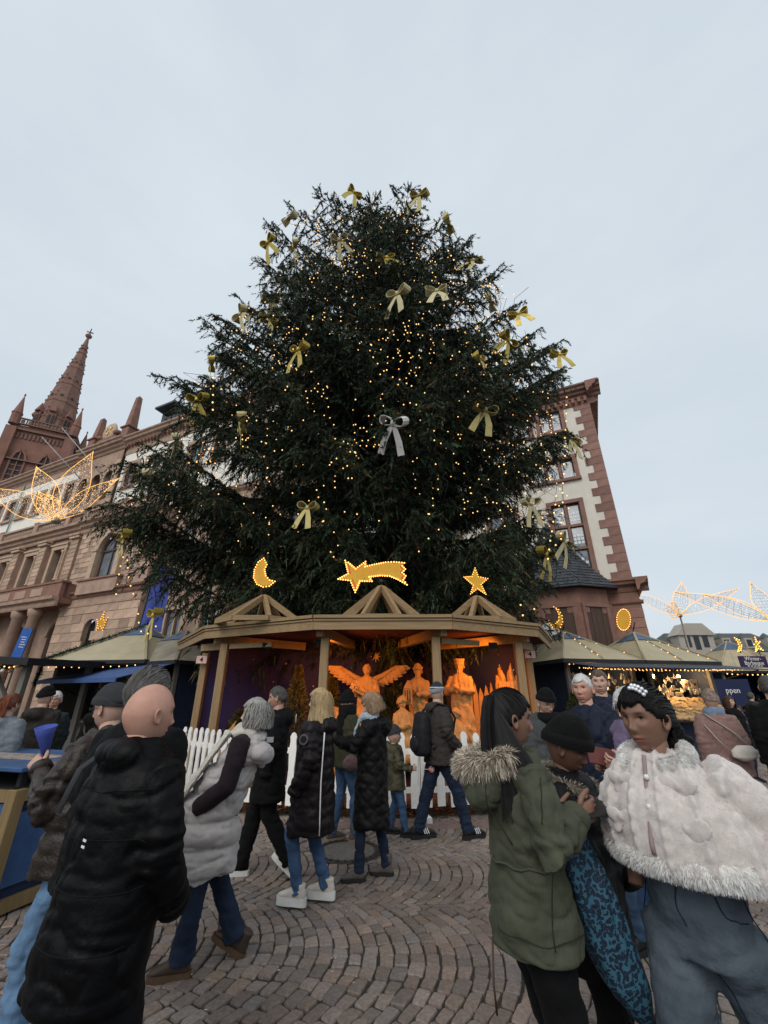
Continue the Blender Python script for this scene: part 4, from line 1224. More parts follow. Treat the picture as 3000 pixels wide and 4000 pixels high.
# ---------------------------------------------------------------- head
HN, HM = 72, 60
def head_arrays(female=False, age=0.0, beard=False, brow=(.25, .2, .18), lip=(1.0, .62, .60), nose=1.0, jaw=1.0, eyes=True, iris=(.12, .09, .07), hd=False):
    """UV ellipsoid shaped into a head, centre at the ears, face towards -Y, about .235 high; returns V, F, tint"""
    HN, HM = (120, 130) if hd else (72, 60)
    th = np.linspace(0, math.pi, HM + 1)[:, None] * np.ones((1, HN)); ph = np.linspace(0, 2 * math.pi, HN, endpoint=False)[None] * np.ones((HM + 1, 1))
    # crowd meridians towards the face
    ph = ph - .55 * np.sin(ph)
    # ph = 0 -> -Y (face)
    dx = np.sin(th) * np.sin(ph); dy = -np.sin(th) * np.cos(ph); dzz = np.cos(th)
    a, b_, c = .0745, .096, .117
    x = a * dx; y = b_ * dy; z = c * dzz
    front = np.clip(-dy, 0, 1)
    def G(v, m, s): return np.exp(-((v - m) / s) ** 2)
    low = np.clip(-z / c, 0, 1)
    x *= 1 - (.30 if female else .22) * low ** 1.5 * jaw
    x *= 1 + .04 * G(z, .03, .05)
    # skull fuller behind, flat face
    y = np.where(dy > 0, y * (1.05 - .45 * low ** 1.6), y * (1 - .10 * G(z, -.01, .05)))
    y += .010
    fy = np.zeros_like(y)
    ax = np.abs(x)
    fm = front ** .5
    fy -= .004 * G(z, .032, .014) * np.exp(-(ax / .05) ** 4)                        # brow ridge
    fy += .013 * G(ax, .031, .016) * G(z, .010, .013)                               # eye sockets
    fy -= nose * .021 * G(ax, 0, .0095 + .003) * np.exp(-((z + .026) / .014) ** 2)          # nose tip
    fy -= nose * .012 * G(ax, 0, .0085) * G(z, -.004, .020)                         # nose bridge
    fy -= nose * .007 * G(ax, .012, .007) * G(z, -.031, .008)                       # nostrils
    fy -= .006 * G(ax, .040, .020) * G(z, -.016, .018)                              # cheeks
    fy -= .0085 * np.exp(-(ax / .023) ** 2) * G(z, -.0575, .0065)                    # upper lip
    fy -= .0090 * np.exp(-(ax / .020) ** 2) * G(z, -.0705, .0075)                    # lower lip
    fy += .0055 * np.exp(-(ax / .022) ** 2) * G(z, -.0640, .0028)
    fy += .004 * G(ax, 0, .03) * G(z, -.084, .008)
    fy -= .010 * np.exp(-(ax / .026) ** 2) * G(z, -.102, .014)                      # chin
    fy += age * .003 * G(ax, .028, .006) * G(z, -.045, .02)
    y = y + fy * fm
    V = np.stack([x, y, z], 2)
    F = []
    for i in range(HM):
        for k in range(HN): F.append((i * HN + k, (i + 1) * HN + k, (i + 1) * HN + (k + 1) % HN, i * HN + (k + 1) % HN))
    tint = np.ones((HM + 1, HN, 3))
    fr = front > .25
    def paint(mask, col): 
        m = (mask * fr)[..., None]; tint[:] = tint * (1 - m) + np.array(col) * m
    paint(np.clip(np.exp(-(ax / .024) ** 4) * (G(z, -.0575, .006) + G(z, -.0700, .0075)), 0, 1) * .85, lip)
    paint(np.exp(-(ax / .022) ** 4) * G(z, -.0640, .0022) * .8, (.35, .22, .2))
    paint(np.clip(G(ax, .033, .017) ** 2 * 1.2, 0, 1) * np.exp(-((z - .029 + (ax - .033) ** 2 * 8) / .0045) ** 2) * .8, brow)
    paint(G(ax, .031, .017) * G(z, .011, .010) * .35, (.55, .42, .42))
    paint(G(ax, .042, .02) * G(z, -.022, .02) * .25, (1.1, .82, .80))
    paint(G(ax, 0, .012) * G(z, -.03, .008) * .2, (1.1, .8, .78))
    if beard: paint(np.clip((z < -.040) * np.exp(-((z + .085) / .05) ** 4) * (1 - np.exp(-(ax / .02) ** 4) * G(z, -.064, .012)) , 0, 1) * .75, beard)
    # eyes: painted lens shapes with lids
    if eyes:
        ex = (ax - .031) / .0150; ez = (z - .010) / .0068
        ins = np.clip(1.6 - 1.6 * (ex ** 2 + ez ** 2), 0, 1)
        paint(np.clip(ins * 2, 0, 1), (.95, .98, 1.0))
        paint(np.clip(2.2 - 2.2 * (((ax - .031) / .0062) ** 2 + ((z - .011) / .0066) ** 2), 0, 1), iris)
        paint(np.exp(-(ex / 1.15) ** 4) * np.exp(-((z - .0168 + ex ** 2 * .004) / .0020) ** 2), (.12, .09, .08))
    return V.reshape(-1, 3), np.array(F), tint.reshape(-1, 3)
def scalp_dirs(n, seed=0):
    r = np.random.default_rng(seed); u = r.normal(0, 1, (n, 3)); return u / np.linalg.norm(u, axis=1, keepdims=True)
def head_surf(d, off=0.0):
    """approximate head surface in direction d (n,3), head frame"""
    a, b_, c = .0745, .100, .117
    z = d[:, 2]; low = np.clip(-z, 0, 1)
    p = d * np.array([a, b_, c]); p[:, 0] *= 1 - .25 * low ** 1.5
    p[:, 1] = np.where(p[:, 1] > 0, p[:, 1] * (1.05 - .35 * low ** 1.6), p[:, 1]) + .010
    return p + d * off
def hairline(d, recede=0.0, low=-.45):
    """signed mask >0 where hair grows; d unit dirs in the head frame"""
    front = -d[:, 1]
    lim = np.where(front > 0, .42 + .12 * recede - .62 * np.clip(1 - front * 1.35, 0, 1) * 1.0, low + .0 * front)
    lim = lim + np.where(front > 0, .16 * np.exp(-((np.abs(d[:, 0]) - .5) / .16) ** 2), 0)
    # around the ears the hair stops higher
    lim = np.where((front <= .0) & (front > -.35), -.22, lim)
    return d[:, 2] - lim
def cap_mesh(name, mat, parent, M, mask, off, n=64, m=44, nz=(.004, 26), tint=None, seed=1, jag=0.0):
    """shell over the skull where mask(d) > 0"""
    th = np.linspace(0.0, math.pi * .86, m)[:, None] * np.ones((1, n)); ph = np.linspace(0, 2 * math.pi, n, endpoint=False)[None] * np.ones((m, 1))
    d = np.stack([np.sin(th) * np.sin(ph), -np.sin(th) * np.cos(ph), np.cos(th)], 2).reshape(-1, 3)
    mk = mask(d)
    o = off(d) if callable(off) else np.full(len(d), off)
    mk = mk + .10 * fbm(d * 7 + seed * 5, 2) * jag
    edge = np.clip(mk / .16, 0, 1) ** .6
    oo = o * edge - .006 * (mk <= 0)
    P = head_surf(d, 0)
    P = P + d * (oo + nz[0] * edge * fbm(P * nz[1] + seed * 7, 3))[:, None]
    F = []
    keep = (mk > -.06).reshape(m, n)
    for i in range(m - 1):
        for k in range(n):
            k2 = (k + 1) % n
            if keep[i, k] and keep[i, k2] and keep[i + 1, k] and keep[i + 1, k2]: F.append((i * n + k, (i + 1) * n + k, (i + 1) * n + k2, i * n + k2))
    F = np.array(F)
    Mn = np.array(M); P = P @ Mn[:3, :3].T + Mn[:3, 3]
    return mesh_obj(name, np_mesh(name, P, F, mat, True, tint), parent)
def ribbons(name, paths, w, mat, parent, tint=None, up=None):
    """paths (n, k, 3) -> tapered ribbons, one mesh"""
    P = np.asarray(paths, float); n, k, _ = P.shape
    T = np.gradient(P, axis=1); T /= np.linalg.norm(T, axis=2, keepdims=True) + 1e-9
    c = P.mean(1, keepdims=True) if up is None else up
    out = P - c; S = np.cross(T, out); S /= np.linalg.norm(S, axis=2, keepdims=True) + 1e-9
    prof = np.ones(k); prof[0] = .6; prof[-1] = .25; prof[-2] = .8
    ww = (np.asarray(w).reshape(-1, 1) if hasattr(w, '__len__') else np.full((n, 1), w)) * prof[None]
    A = P - S * ww[..., None]; B = P + S * ww[..., None]
    V = np.stack([A, B], 2).reshape(-1, 3)
    i = np.arange(n)[:, None] * k * 2 + np.arange(k - 1)[None] * 2
    F = np.stack([i, i + 1, i + 3, i + 2], 2).reshape(-1, 4)
    cc = np.repeat(tint, k * 2, 0) if tint is not None else None
    me = np_mesh(name, V, F, mat, True, cc)
    return mesh_obj(name, me, parent)
def hair_tint(n, seed, lo=.6, hi=1.35, streak=None):
    r = np.random.default_rng(seed); b = r.uniform(lo, hi, (n, 1)) * np.ones((n, 3))
    if streak is not None:
        s = r.random(n) < streak[0]; b[s] *= np.array(streak[1])
    return b
def fur(name, P, N, ln, w, mat, parent, seed=0, spread=.5, tint=None, droop=.25):
    r = np.random.default_rng(seed); n = len(P)
    cl = np.stack([vnoise(P * 55 + 3), vnoise(P * 55 + 41), vnoise(P * 55 + 77)], 1)
    D = N + r.normal(0, spread * .5, (n, 3)) + cl * spread * 1.5 + np.array([0, 0, -droop]); D /= np.linalg.norm(D, axis=1, keepdims=True)
    L_ = r.uniform(.6, 1.2, n) * ln
    k = 3; t = np.linspace(0, 1, k)
    paths = P[:, None] + D[:, None] * (L_[:, None] * t[None])[..., None] + np.array([0, 0, -1.0]) * (.35 * L_[:, None] * t[None] ** 2)[..., None]
    return ribbons(name, paths, np.full(n, w) * r.uniform(.6, 1.3, n), mat, parent, tint, up=paths - D[:, None] + r.normal(0, .6, (n, 1, 3)))
def hand_arrays(b, wrist, d, nrm, side=1, curl=.5, k=1.0, thumb=.6, spread=.12):
    """palm and five fingers; d = direction of the palm, nrm = out of the back of the hand"""
    d = Vector(d).normalized(); nrm = Vector(nrm); nrm = (nrm - d * nrm.dot(d)).normalized(); s = d.cross(nrm) * side
    w = Vector(wrist)
    pts = [w - d * .03 * k, w, w + d * .03 * k, w + d * .07 * k, w + d * .095 * k]
    # palm
    vs = []; n = 10
    for p, rx, ry in zip(pts, (.026, .027, .036, .041, .036), (.021, .020, .017, .014, .009)):
        for q in range(n):
            a = 2 * math.pi * q / n; vs.append(p + s * (rx * k * math.cos(a)) + nrm * (ry * k * math.sin(a)))
    fs = [(i * n + q, i * n + (q + 1) % n, (i + 1) * n + (q + 1) % n, (i + 1) * n + q) for i in range(4) for q in range(n)]
    fs += [tuple(range(n - 1, -1, -1)), tuple(range(4 * n, 5 * n))]
    b.add(vs, fs, None, True)
    for i, (off, ln) in enumerate(((.030, .072), (.010, .082), (-.011, .077), (-.030, .060))):
        base = w + d * .086 * k + s * off * k
        dr = (d + s * off * spread * 18).normalized(); p = base - dr * .015; ptsf = [p]; ang = 0
        for seg, f in enumerate((.45, .32, .26)):
            ang += curl * (.75, 1.0, .7)[seg] * (1 + .08 * i)
            v = dr * math.cos(ang) - nrm * math.sin(ang); p = p + v * ln * k * f + (dr * .012 if seg == 0 else Vector((0, 0, 0))); ptsf.append(p.copy())
        b.tube(ptsf, [.0092 * k, .0088 * k, .0080 * k, .0062 * k], 7)
    base = w + d * .028 * k + s * .030 * k
    v1 = (d * .6 + s * .8 - nrm * thumb * .5).normalized(); v2 = (d * .95 + s * .15 - nrm * thumb).normalized()
    b.tube([base - v1 * .015, base + v1 * .03 * k, base + v1 * .042 * k + v2 * .02 * k, base + v1 * .045 * k + v2 * .045 * k], [.013 * k, .0115 * k, .010 * k, .007 * k], 7)
SKIN = {}
def skin_mat(name, c):
    return pmat('skin_' + name, c, rough=.5, var=.07, scale=30, bump=.12, bscale=220, bdist=.002, spec=.35, attr='tint')
class Fig:
    """one person; local frame: facing -Y, x>0 is the person's own left side"""
    def __init__(s, label, x, y, rz, h=1.70, skin=None, lean=(0, 0), yaw=0, pitch=0, tilt=0, female=False, age=0, beard=False, brow=(.3, .24, .2), lip=(.98, .60, .58),
                 arms=None, feet=None, hands=(None, None), head_off=(0, 0, 0), cat='person', name='person', group=None, nose=1.0, hip=None, hs=1.0, iris=(.12, .09, .07), eyes=True, z=0.0, jaw=1.0, hd=False):
        k = h / 1.70; s.k = k; s.h = h; s.lean = Vector((lean[0], lean[1], 0)) * k
        hz = (hip or .90) * k; s.hz = hz; s.hc = 1.575 * k
        s.shoulder = [s.at(-.172 * k, .0, 1.385 * k), s.at(.172 * k, .0, 1.385 * k)]
        A = arms or [None, None]; s.arm = []
        for i, sg in enumerate((-1, 1)):
            if A[i] is None: e, w = s.at(sg * .215 * k, .03 * k, 1.12 * k), s.at(sg * .215 * k, -.02 * k, .87 * k)
            else: e, w = [Vector(v) * k for v in A[i]]
            s.arm.append((s.shoulder[i], e, w))
        ft = feet or ((-.09, 0), (.09, 0)); s.feet = [Vector((f[0] * k, f[1] * k, (f[2] if len(f) > 2 else 0) * k)) for f in ft]
        s.foot_rot = [(f[3] if len(f) > 3 else 0.0) for f in ft]
        s.foot_pitch = [(f[4] if len(f) > 4 else 0.0) for f in ft]
        b = MB()
        hc = s.at(0, 0, s.hc) + Vector(head_off) * k; s.head_c = hc
        from mathutils import Euler
        s.HM = Matrix.Translation(hc) @ Euler((R(pitch), R(tilt), R(yaw)), 'ZYX').to_matrix().to_4x4() @ Matrix.Scale(k ** .5 * hs, 4)
        V, F, T = head_arrays(female, age, beard, brow, lip, nose, jaw, eyes, iris, hd)
        Mn = np.array(s.HM); V = V @ Mn[:3, :3].T + Mn[:3, 3]
        nh = len(V)
        nk = s.HM @ Vector((0, .022, -.06)); nb = s.at(0, .02 * k, 1.36 * k)
        b.tube([nb - Vector((0, 0, .3 * k)), nb, nb.lerp(nk, .55), nk + (nk - nb) * .25], [(.10 * k, .08 * k), (.085 * k, .07 * k), (.053 * k, .056 * k), (.05 * k, .052 * k)], 16)
        for i in (-1, 1):                       # ears
            e = s.HM @ Vector((i * .0755, .012, -.004)); q = (s.HM.to_3x3() @ Vector((i * 1, .45, 0))).normalized()
            from mathutils import Euler as _E
            M2 = Matrix.Translation(e) @ s.HM.to_3x3().to_4x4() @ _E((R(-12), 0, R(-24 * i))).to_matrix().to_4x4()
            vs = []; fs = []; n = 12
            for rr, xx in ((.45, .004), (.8, .006), (1.0, .010), (.86, .016), (.6, .011), (.3, .007)):
                for q in range(n): a = 2 * math.pi * q / n; vs.append(M2 @ Vector((i * xx, rr * .017 * math.cos(a), rr * .031 * math.sin(a) * (1 - .12 * math.sin(a)))))
            for r_ in range(5):
                for q in range(n): fs.append((r_ * n + q, r_ * n + (q + 1) % n, (r_ + 1) * n + (q + 1) % n, (r_ + 1) * n + q))
            fs.append(tuple(range(5 * n, 6 * n))); b.add(vs, fs, None, True)
        loft(b, [(s.at(0, 0, z_ * k), a * k, c * k) for z_, a, c in ((.84, .12, .09), (1.0, .12, .085), (1.2, .13, .09), (1.36, .12, .075))], 16)
        for i in range(2):
            S, e, w = s.arm[i]
            b.tube([S, e, w], [.042 * k, .036 * k, .026 * k], 10)
            if hands[i]:
                H = dict(hands[i]); hand_arrays(b, w, H.pop('d'), H.pop('n'), side=(-1 if i == 0 else 1) * H.pop('flip', 1), k=k, **H)
        for i in range(2):
            hp = s.at((-.09, .09)[i] * k, 0, hz); an = s.feet[i] + Vector((0, .0, .09 * k)); kn = s.knee(i)
            b.tube([hp, kn, an], [.065 * k, .045 * k, .035 * k], 10)
        nb_ = len(b.v)
        me = bpy.data.meshes.new('body'); 
        fs = [tuple(f) for f in F] + [tuple(q + nh for q in f) for f in b.f]
        me.from_pydata([tuple(v) for v in V] + b.v, [], fs); me.polygons.foreach_set('use_smooth', [True] * len(fs))
        ca = me.color_attributes.new('tint', 'FLOAT_COLOR', 'POINT'); c4 = np.ones((nh + nb_, 4), np.float32); c4[:nh, :3] = T; ca.data.foreach_set('color', c4.ravel())
        bm = bmesh.new(); bm.from_mesh(me); bmesh.ops.recalc_face_normals(bm, faces=bm.faces[:]); bm.to_mesh(me); bm.free()
        me.materials.append(skin)
        s.o = mesh_obj(name, me, None, (x, y, z), (0, 0, R(rz)))
        tag(s.o, label, cat, group)
    def at(s, x, y, z):
        f = max(0.0, (z - s.hz) / (s.hc - s.hz)); return Vector((x, y, z)) + s.lean * f
    def knee(s, i):
        hp = s.at((-.09, .09)[i] * s.k, 0, s.hz); an = s.feet[i] + Vector((0, 0, .09 * s.k)); m = (hp + an) / 2
        full = .82 * s.k; d = (hp - an).length; bend = math.sqrt(max(0, (full / 2) ** 2 - (min(d, full) / 2) ** 2))
        return m + Vector((0, -min(bend, .22 * s.k) - .012, .01))
    def arm_info(s, V):
        """distance to and position along the nearest arm"""
        best = np.full(len(V), 9.0); tt = np.zeros(len(V))
        for S, e, w in s.arm:
            L0 = 0
            for a, c in ((S, e), (e, w)):
                a_ = np.array(a); d = np.array(c) - a_; L_ = np.linalg.norm(d); d = d / L_
                t = np.clip((V - a_) @ d, 0, L_); q = np.linalg.norm(V - a_ - t[:, None] * d, axis=1)
                m = q < best; best[m] = q[m]; tt[m] = t[m] + L0; L0 += L_
        return best, tt
    # ------------------------------------------------ garments
    def coat(s, mat, sec, sleeve=(.082, .070, .060, .050), style='cloth', name='coat', voxel=.015, amp=.010, spacing=.085, hood=None, collar=None, sl_end=1.0, extra=None, wr=1.0, sleeves=True, neck=True, freq=6.0):
        """sec: (z, half width, half depth, y offset) for a 1.70 m person"""
        k = s.k; b = MB()
        loft(b, [(s.at(0, q[3] * k if len(q) > 3 else 0, q[0] * k), q[1] * k, q[2] * k) for q in sec], 32)
        if sleeves:
            for i in range(2):
                S, e, w = s.arm[i]; sg = (-1, 1)[i]
                dn = Vector((0, 0, max(0, sleeve[0] - .055) * k)); S = S - dn
                inn = s.at(sg * .07 * k, .0, 1.375 * k) - dn
                we = e.lerp(w, sl_end)
                m1 = S.lerp(e, .5); m2 = e.lerp(we, .5)
                b.tube([inn, S, m1, e, m2, we], [sleeve[0] * k * .95, sleeve[0] * k, (sleeve[0] + sleeve[1]) / 2 * k, sleeve[1] * k, sleeve[2] * k, sleeve[3] * k], 16)
        if collar:
            c0 = s.at(0, .012 * k, 1.43 * k); c1 = c0.lerp(s.head_c, .45)
            b.tube([c0 - (c1 - c0) * .6, c0, c0.lerp(c1, collar)], [(.105 * k, .095 * k), (.088 * k, .083 * k), (.080 * k, .078 * k)], 18)
        if hood:
            for (c, r, rt) in hood: ball(b, s.at(c[0] * k, c[1] * k, c[2] * k), [q * k for q in r], 16, None, rt)
        if extra: extra(b, s)
        rs = rng.random() * 50
        def disp(V, N):
            dA, tA = s.arm_info(V); onarm = sleeves & (dA < (sleeve[0] + .03) * k) & (np.abs(V[:, 0]) > .10 * k)
            u = np.where(onarm, tA * 1.0, V[:, 2]); d = np.zeros(len(V))
            if style == 'puffer':
                wob = .016 * vnoise(V * 7 + rs)
                q = np.abs(np.sin(math.pi * (u + wob) / spacing)); d += amp * (q ** .45 - .6) * 1.0
                d += .35 * amp * vnoise(V * np.array([24, 24, 10]) + rs) * (1 - q)
                d += .5 * amp * fbm(V * 8 + rs, 2)
            elif style == 'quilt':
                an = np.arctan2(V[:, 0] - s.lean.x, -V[:, 1]) * .16 * k
                q = np.minimum(np.abs(np.sin(math.pi * (u + an * 1.1) / spacing)), np.abs(np.sin(math.pi * (u - an * 1.1) / spacing)))
                d += amp * (q ** .5 - .5)
            d += wr * .007 * fbm(V * np.array([freq, freq, freq * 1.5]) + rs, 3)
            Wp = V * np.array([6.0, 6.0, 9.5]) + rs + .55 * np.stack([vnoise(V * 5 + 3), vnoise(V * 5 + 17), vnoise(V * 5 + 29)], 1)
            d -= wr * .013 * (1 - np.abs(vnoise(Wp))) ** 6
            d -= wr * .007 * (1 - np.abs(vnoise(Wp * 2.1 + 11))) ** 5
            # sleeve creases at the bend
            dd = np.where(onarm, wr * .007 * np.sin(tA * 95 + 3 * vnoise(V * 9)) * np.exp(-((tA - .27 * k) / .09) ** 2), 0)
            return d + dd
        o = garment(name, b, mat, s.o, voxel, 2, disp)
        if not sleeves: return o
        for i in range(2):
            S, e, w = s.arm[i]; we = e.lerp(w, sl_end); dr = (we - e).normalized()
            if collar is not False:
                c = MB(); c.tube([we - dr * .035, we - dr * .01, we + dr * .012], [sleeve[3] * k * 1.04, sleeve[3] * k * 1.07, sleeve[3] * k * 1.0], 14, mat); c.build('cuff', None, s.o)
        return o
    def trousers(s, mat, r=(.098, .070, .062, .058), waist=(.155, .115), top=.98, name='trousers', flare=0, wr=1.0, cuff=.075):
        k = s.k; b = MB()
        loft(b, [(s.at(0, 0, z_ * k), a * k, c * k) for z_, a, c in ((.80, waist[0] * .93, waist[1] * .95), (.88, waist[0] * 1.02, waist[1]), (top, waist[0] * .95, waist[1] * .92))], 24)
        for i in range(2):
            hp = s.at((-.085, .085)[i] * k, .005, s.hz - .03 * k); kn = s.knee(i); an = s.feet[i] + Vector((0, .012 * k, cuff * k))
            b.tube([hp, hp.lerp(kn, .5), kn, kn.lerp(an, .55), an], [(r[0] + .012) * k, r[0] * k * .93, r[1] * k, r[2] * k, (r[3] + flare) * k], 16)
        rs = rng.random() * 40
        def disp(V, N):
            z = V[:, 2]; d = wr * .006 * fbm(V * np.array([9, 9, 16]) + rs, 3)
            low = np.exp(-((z - .16 * k) / .12) ** 2) + .7 * np.exp(-((z - .47 * k) / .07) ** 2)
            Wq = V * np.array([9.0, 9.0, 15.0]) + rs + .6 * np.stack([vnoise(V * 7 + 5), vnoise(V * 7 + 23), vnoise(V * 7 + 47)], 1)
            return d - wr * (.35 + low) * .008 * (1 - np.abs(vnoise(Wq))) ** 5 + wr * low * .0025 * np.sin(z * 90 + V[:, 0] * 40 + 5 * vnoise(V * 9 + rs))
        return garment(name, b, mat, s.o, .013, 2, disp)
    def shoes(s, mat, sole, kind='shoe', size=1.0, solet=.025, stripe=None, shaft=.0, matL=None):
        k = s.k * size
        for i in range(2):
            f = s.feet[i]; M = Matrix.Translation(f) @ Matrix.Rotation(R(s.foot_rot[i]), 4, 'Z') @ Matrix.Rotation(R(s.foot_pitch[i]), 4, 'X')
            b = MB(); t = solet
            up = .105 if kind != 'boot' else .115
            rings = []
            def ring(y, hw, zt, zl=t):
                vs = []
                for q in range(14):
                    a = 2 * math.pi * q / 14; ca, sa = math.cos(a), math.sin(a)
                    vs.append((hw * math.copysign(abs(ca) ** .75, ca), y, zl + (zt - zl) * (.5 + .5 * math.copysign(abs(sa) ** .75, sa))))
                return vs
            R_ = [ring(.085, .018, t + .05), ring(.078, .030, t + .075), ring(.05, .036, t + .09), ring(.0, .037, t + .098), ring(-.05, .039, t + .085), ring(-.10, .044, t + .062), ring(-.14, .043, t + .048), ring(-.17, .033, t + .038), ring(-.185, .014, t + .025)]
            vs = [Vector(v) * k for rg in R_ for v in rg]; n = 14
            fs = [(i_ * n + q, i_ * n + (q + 1) % n, (i_ + 1) * n + (q + 1) % n, (i_ + 1) * n + q) for i_ in range(8) for q in range(n)] + [tuple(range(n - 1, -1, -1)), tuple(range(8 * n, 9 * n))]
            b.add(vs, fs, None, True, M)
            sh = .11 + shaft
            b.add(*(lambda t_: (t_.v, t_.f))(MB().tube([(0, .03 * k, .03 * k), (0, .03 * k, .08 * k), (0, .03 * k, sh * k)], [(.036 * k, .044 * k), (.042 * k, .046 * k), ((.045 + .05 * shaft) * k, (.048 + .05 * shaft) * k)], 14)), None, True, M)
            o = garment('boot' if kind == 'boot' else 'shoe', b, mat, s.o, .008, 2, lambda V, N: .0015 * fbm(V * 30, 2))
            q = MB(); out = []
            for yy, hw in ((.10, .012), (.088, .032), (.05, .041), (0, .040), (-.06, .044), (-.11, .050), (-.15, .047), (-.185, .032), (-.20, .010)): out.append((hw, yy))
            poly = out + [(-a_, c_) for a_, c_ in out[::-1]]
            q.prism([(a_ * k * .92, c_ * k * .97) for a_, c_ in poly], .0, (t + .012) * k, sole, M); q.build('sole', None, o)
            if stripe:
                for j in range(3):
                    q = MB()
                    for sg in (-1, 1): q.box((sg * .0405 * k, (-.045 - j * .022) * k, (t + .045) * k), (.008, .010, .055 * k), stripe, rot=(R(-25), 0, 0))
                    MB().add(q.v, q.f, stripe, M=M).build('stripe', None, o)
    def hair(s, mat, off=.014, recede=0, low=-.45, nz=(.004, 30), mask=None, name='hair', seed=3):
        return cap_mesh(name, mat, s.o, s.HM, mask or (lambda d: hairline(d, recede, low)), off, nz=nz, tint=None, seed=seed, jag=1.0, n=96, m=60)
    def strands(s, mat, n, length, phi=(50, 310), part=0.0, off=.014, flow=None, w=.0055, seed=5, name='hair_lengths', wave=.006, curl_in=0.0, streak=None, body_r=None, lo=.6, hi=1.3, top=.35):
        """hair falling round the head; phi degrees from the face, length below head centre in m"""
        r = np.random.default_rng(seed); K = 11
        ph = np.radians(r.uniform(phi[0], phi[1], n)); lay = r.random(n)
        zt = .105 - top * .11 * r.random(n); t = np.linspace(0, 1, K)[None]
        Ln = (zt + length * r.uniform(.86, 1.05, n))[:, None]
        z = zt[:, None] - Ln * t
        zz = np.clip(z / .117, -1, 1)
        rx = .0745 * np.sqrt(np.clip(1 - np.clip(zz, -.25, 1) ** 2, .03, 1)); ry = .102 * np.sqrt(np.clip(1 - np.clip(zz, -.25, 1) ** 2, .03, 1))
        o = off * (.5 + .9 * lay[:, None]) + .012 * t
        below = np.clip((-z - .06) / .12, 0, 1)
        br = (body_r or .0)
        rx = rx + o + below * (br - .01) ; ry = ry + o + below * (br * .8 - .01) - curl_in * below
        px_ = rx * np.sin(ph)[:, None]; py = -ry * np.cos(ph)[:, None] + .014
        ws = r.uniform(0, 6.28, (n, 1))
        px_ = px_ + wave * np.sin(z * 40 + ws); py = py + wave * np.cos(z * 36 + ws * 1.7)
        P = np.stack([px_, py, z], 2)
        if flow: P = flow(P, t, r)
        Mn = np.array(s.HM); P = P @ Mn[:3, :3].T + Mn[:3, 3]
        c = np.array(s.HM @ Vector((0, .015, 0))); up = P.copy(); up[:, :, 0] = c[0]; up[:, :, 1] = c[1]
        return ribbons(name, P, r.uniform(.6, 1.3, n) * w, mat, s.o, hair_tint(n, seed, lo, hi, streak), up)
    def pulled(s, mat, n, tie=(0, .75, .55), off=.012, recede=0, low=-.5, w=.004, seed=3, name='combed_hair', lo=.5, hi=1.7, wave=0.0):
        """hair combed back from the hairline to a tie"""
        d = scalp_dirs(n * 3, seed); d = d[hairline(d, recede, low) > 0][:n]; n = len(d); T = np.array(tie) / np.linalg.norm(tie); K = 8
        r = np.random.default_rng(seed); t = np.linspace(0, 1, K); o = off * r.uniform(.3, 1.1, n)
        P = np.stack([head_surf((lambda q: q / np.linalg.norm(q, axis=1, keepdims=True))(d * (1 - u) + T * u * 1.02), 0) + 0 for u in t], 1)
        dirs = P / np.linalg.norm(P, axis=2, keepdims=True); P = P + dirs * (o[:, None] * np.sin(np.clip(t * 2.2 + .25, 0, 1.9))[None] + wave * np.sin(t * 25 + r.uniform(0, 6, (n, 1))))[..., None]
        Mn = np.array(s.HM); P = P @ Mn[:3, :3].T + Mn[:3, 3]; c = np.array(s.HM @ Vector((0, .01, 0)))
        return ribbons(name, P, r.uniform(.5, 1.3, n) * w, mat, s.o, hair_tint(n, seed, lo, hi), np.ones_like(P) * c)
    def beanie(s, mat, off=.017, brim=.22, name='beanie', cuff=True, tall=.02, slouch=None, mat2=None):
        def mask(d): return d[:, 2] - (brim - .18 * np.clip(d[:, 1], -1, 1) - .0)
        def offf(d): return off + tall * np.clip(d[:, 2], 0, 1) ** 3 + (slouch * np.clip(d[:, 1], 0, 1) if slouch else 0)
        o = cap_mesh(name, mat, s.o, s.HM, mask, offf, nz=(.003, 40))
        if cuff:
            b = MB(); pts = []
            n = 40; vs = []; fs = []
            for a in range(n):
                ph = 2 * math.pi * a / n
                for (dzv, ex) in ((-.02, off + .003), (.16, off + .009), (.34, off + .006), (.36, off - .004)):
                    zz = brim + .0 - .18 * (-math.cos(ph)) + dzv
                    zz = max(-.9, min(.95, zz)); rr = math.sqrt(1 - zz * zz)
                    d = np.array([[rr * math.sin(ph), -rr * math.cos(ph), zz]]); vs.append(tuple(head_surf(d, ex)[0]))
            for a in range(n):
                for q in range(3): fs.append((a * 4 + q, ((a + 1) % n) * 4 + q, ((a + 1) % n) * 4 + q + 1, a * 4 + q + 1))
            b.add(vs, fs, mat2 or mat, True, s.HM); b.build('cuff', None, o)
        return o
    def glasses(s, mat):
        b = MB()
        for sg in (-1, 1):
            pts = [s.HM @ Vector((sg * .031 + .021 * math.cos(a), -.098 + .012 * abs(math.cos(a) * (1 if sg * math.cos(a) > 0 else .2)), .008 + .016 * math.sin(a))) for a in np.linspace(0, 2 * math.pi, 17)]
            b.tube(pts, .0016, 5, mat)
            b.tube([s.HM @ Vector((sg * .052, -.088, .012)), s.HM @ Vector((sg * .080, -.03, .012)), s.HM @ Vector((sg * .082, .02, .006))], .0018, 5, mat)
        b.tube([s.HM @ Vector((-.010, -.102, .012)), s.HM @ Vector((.010, -.102, .012))], .0016, 5, mat)
        return b.build('glasses', None, s.o)
    def child_part(s, b, name, mat=None): return b.build(name, mat, s.o)
    def world(s, v): return s.o.matrix_basis @ Vector(v)
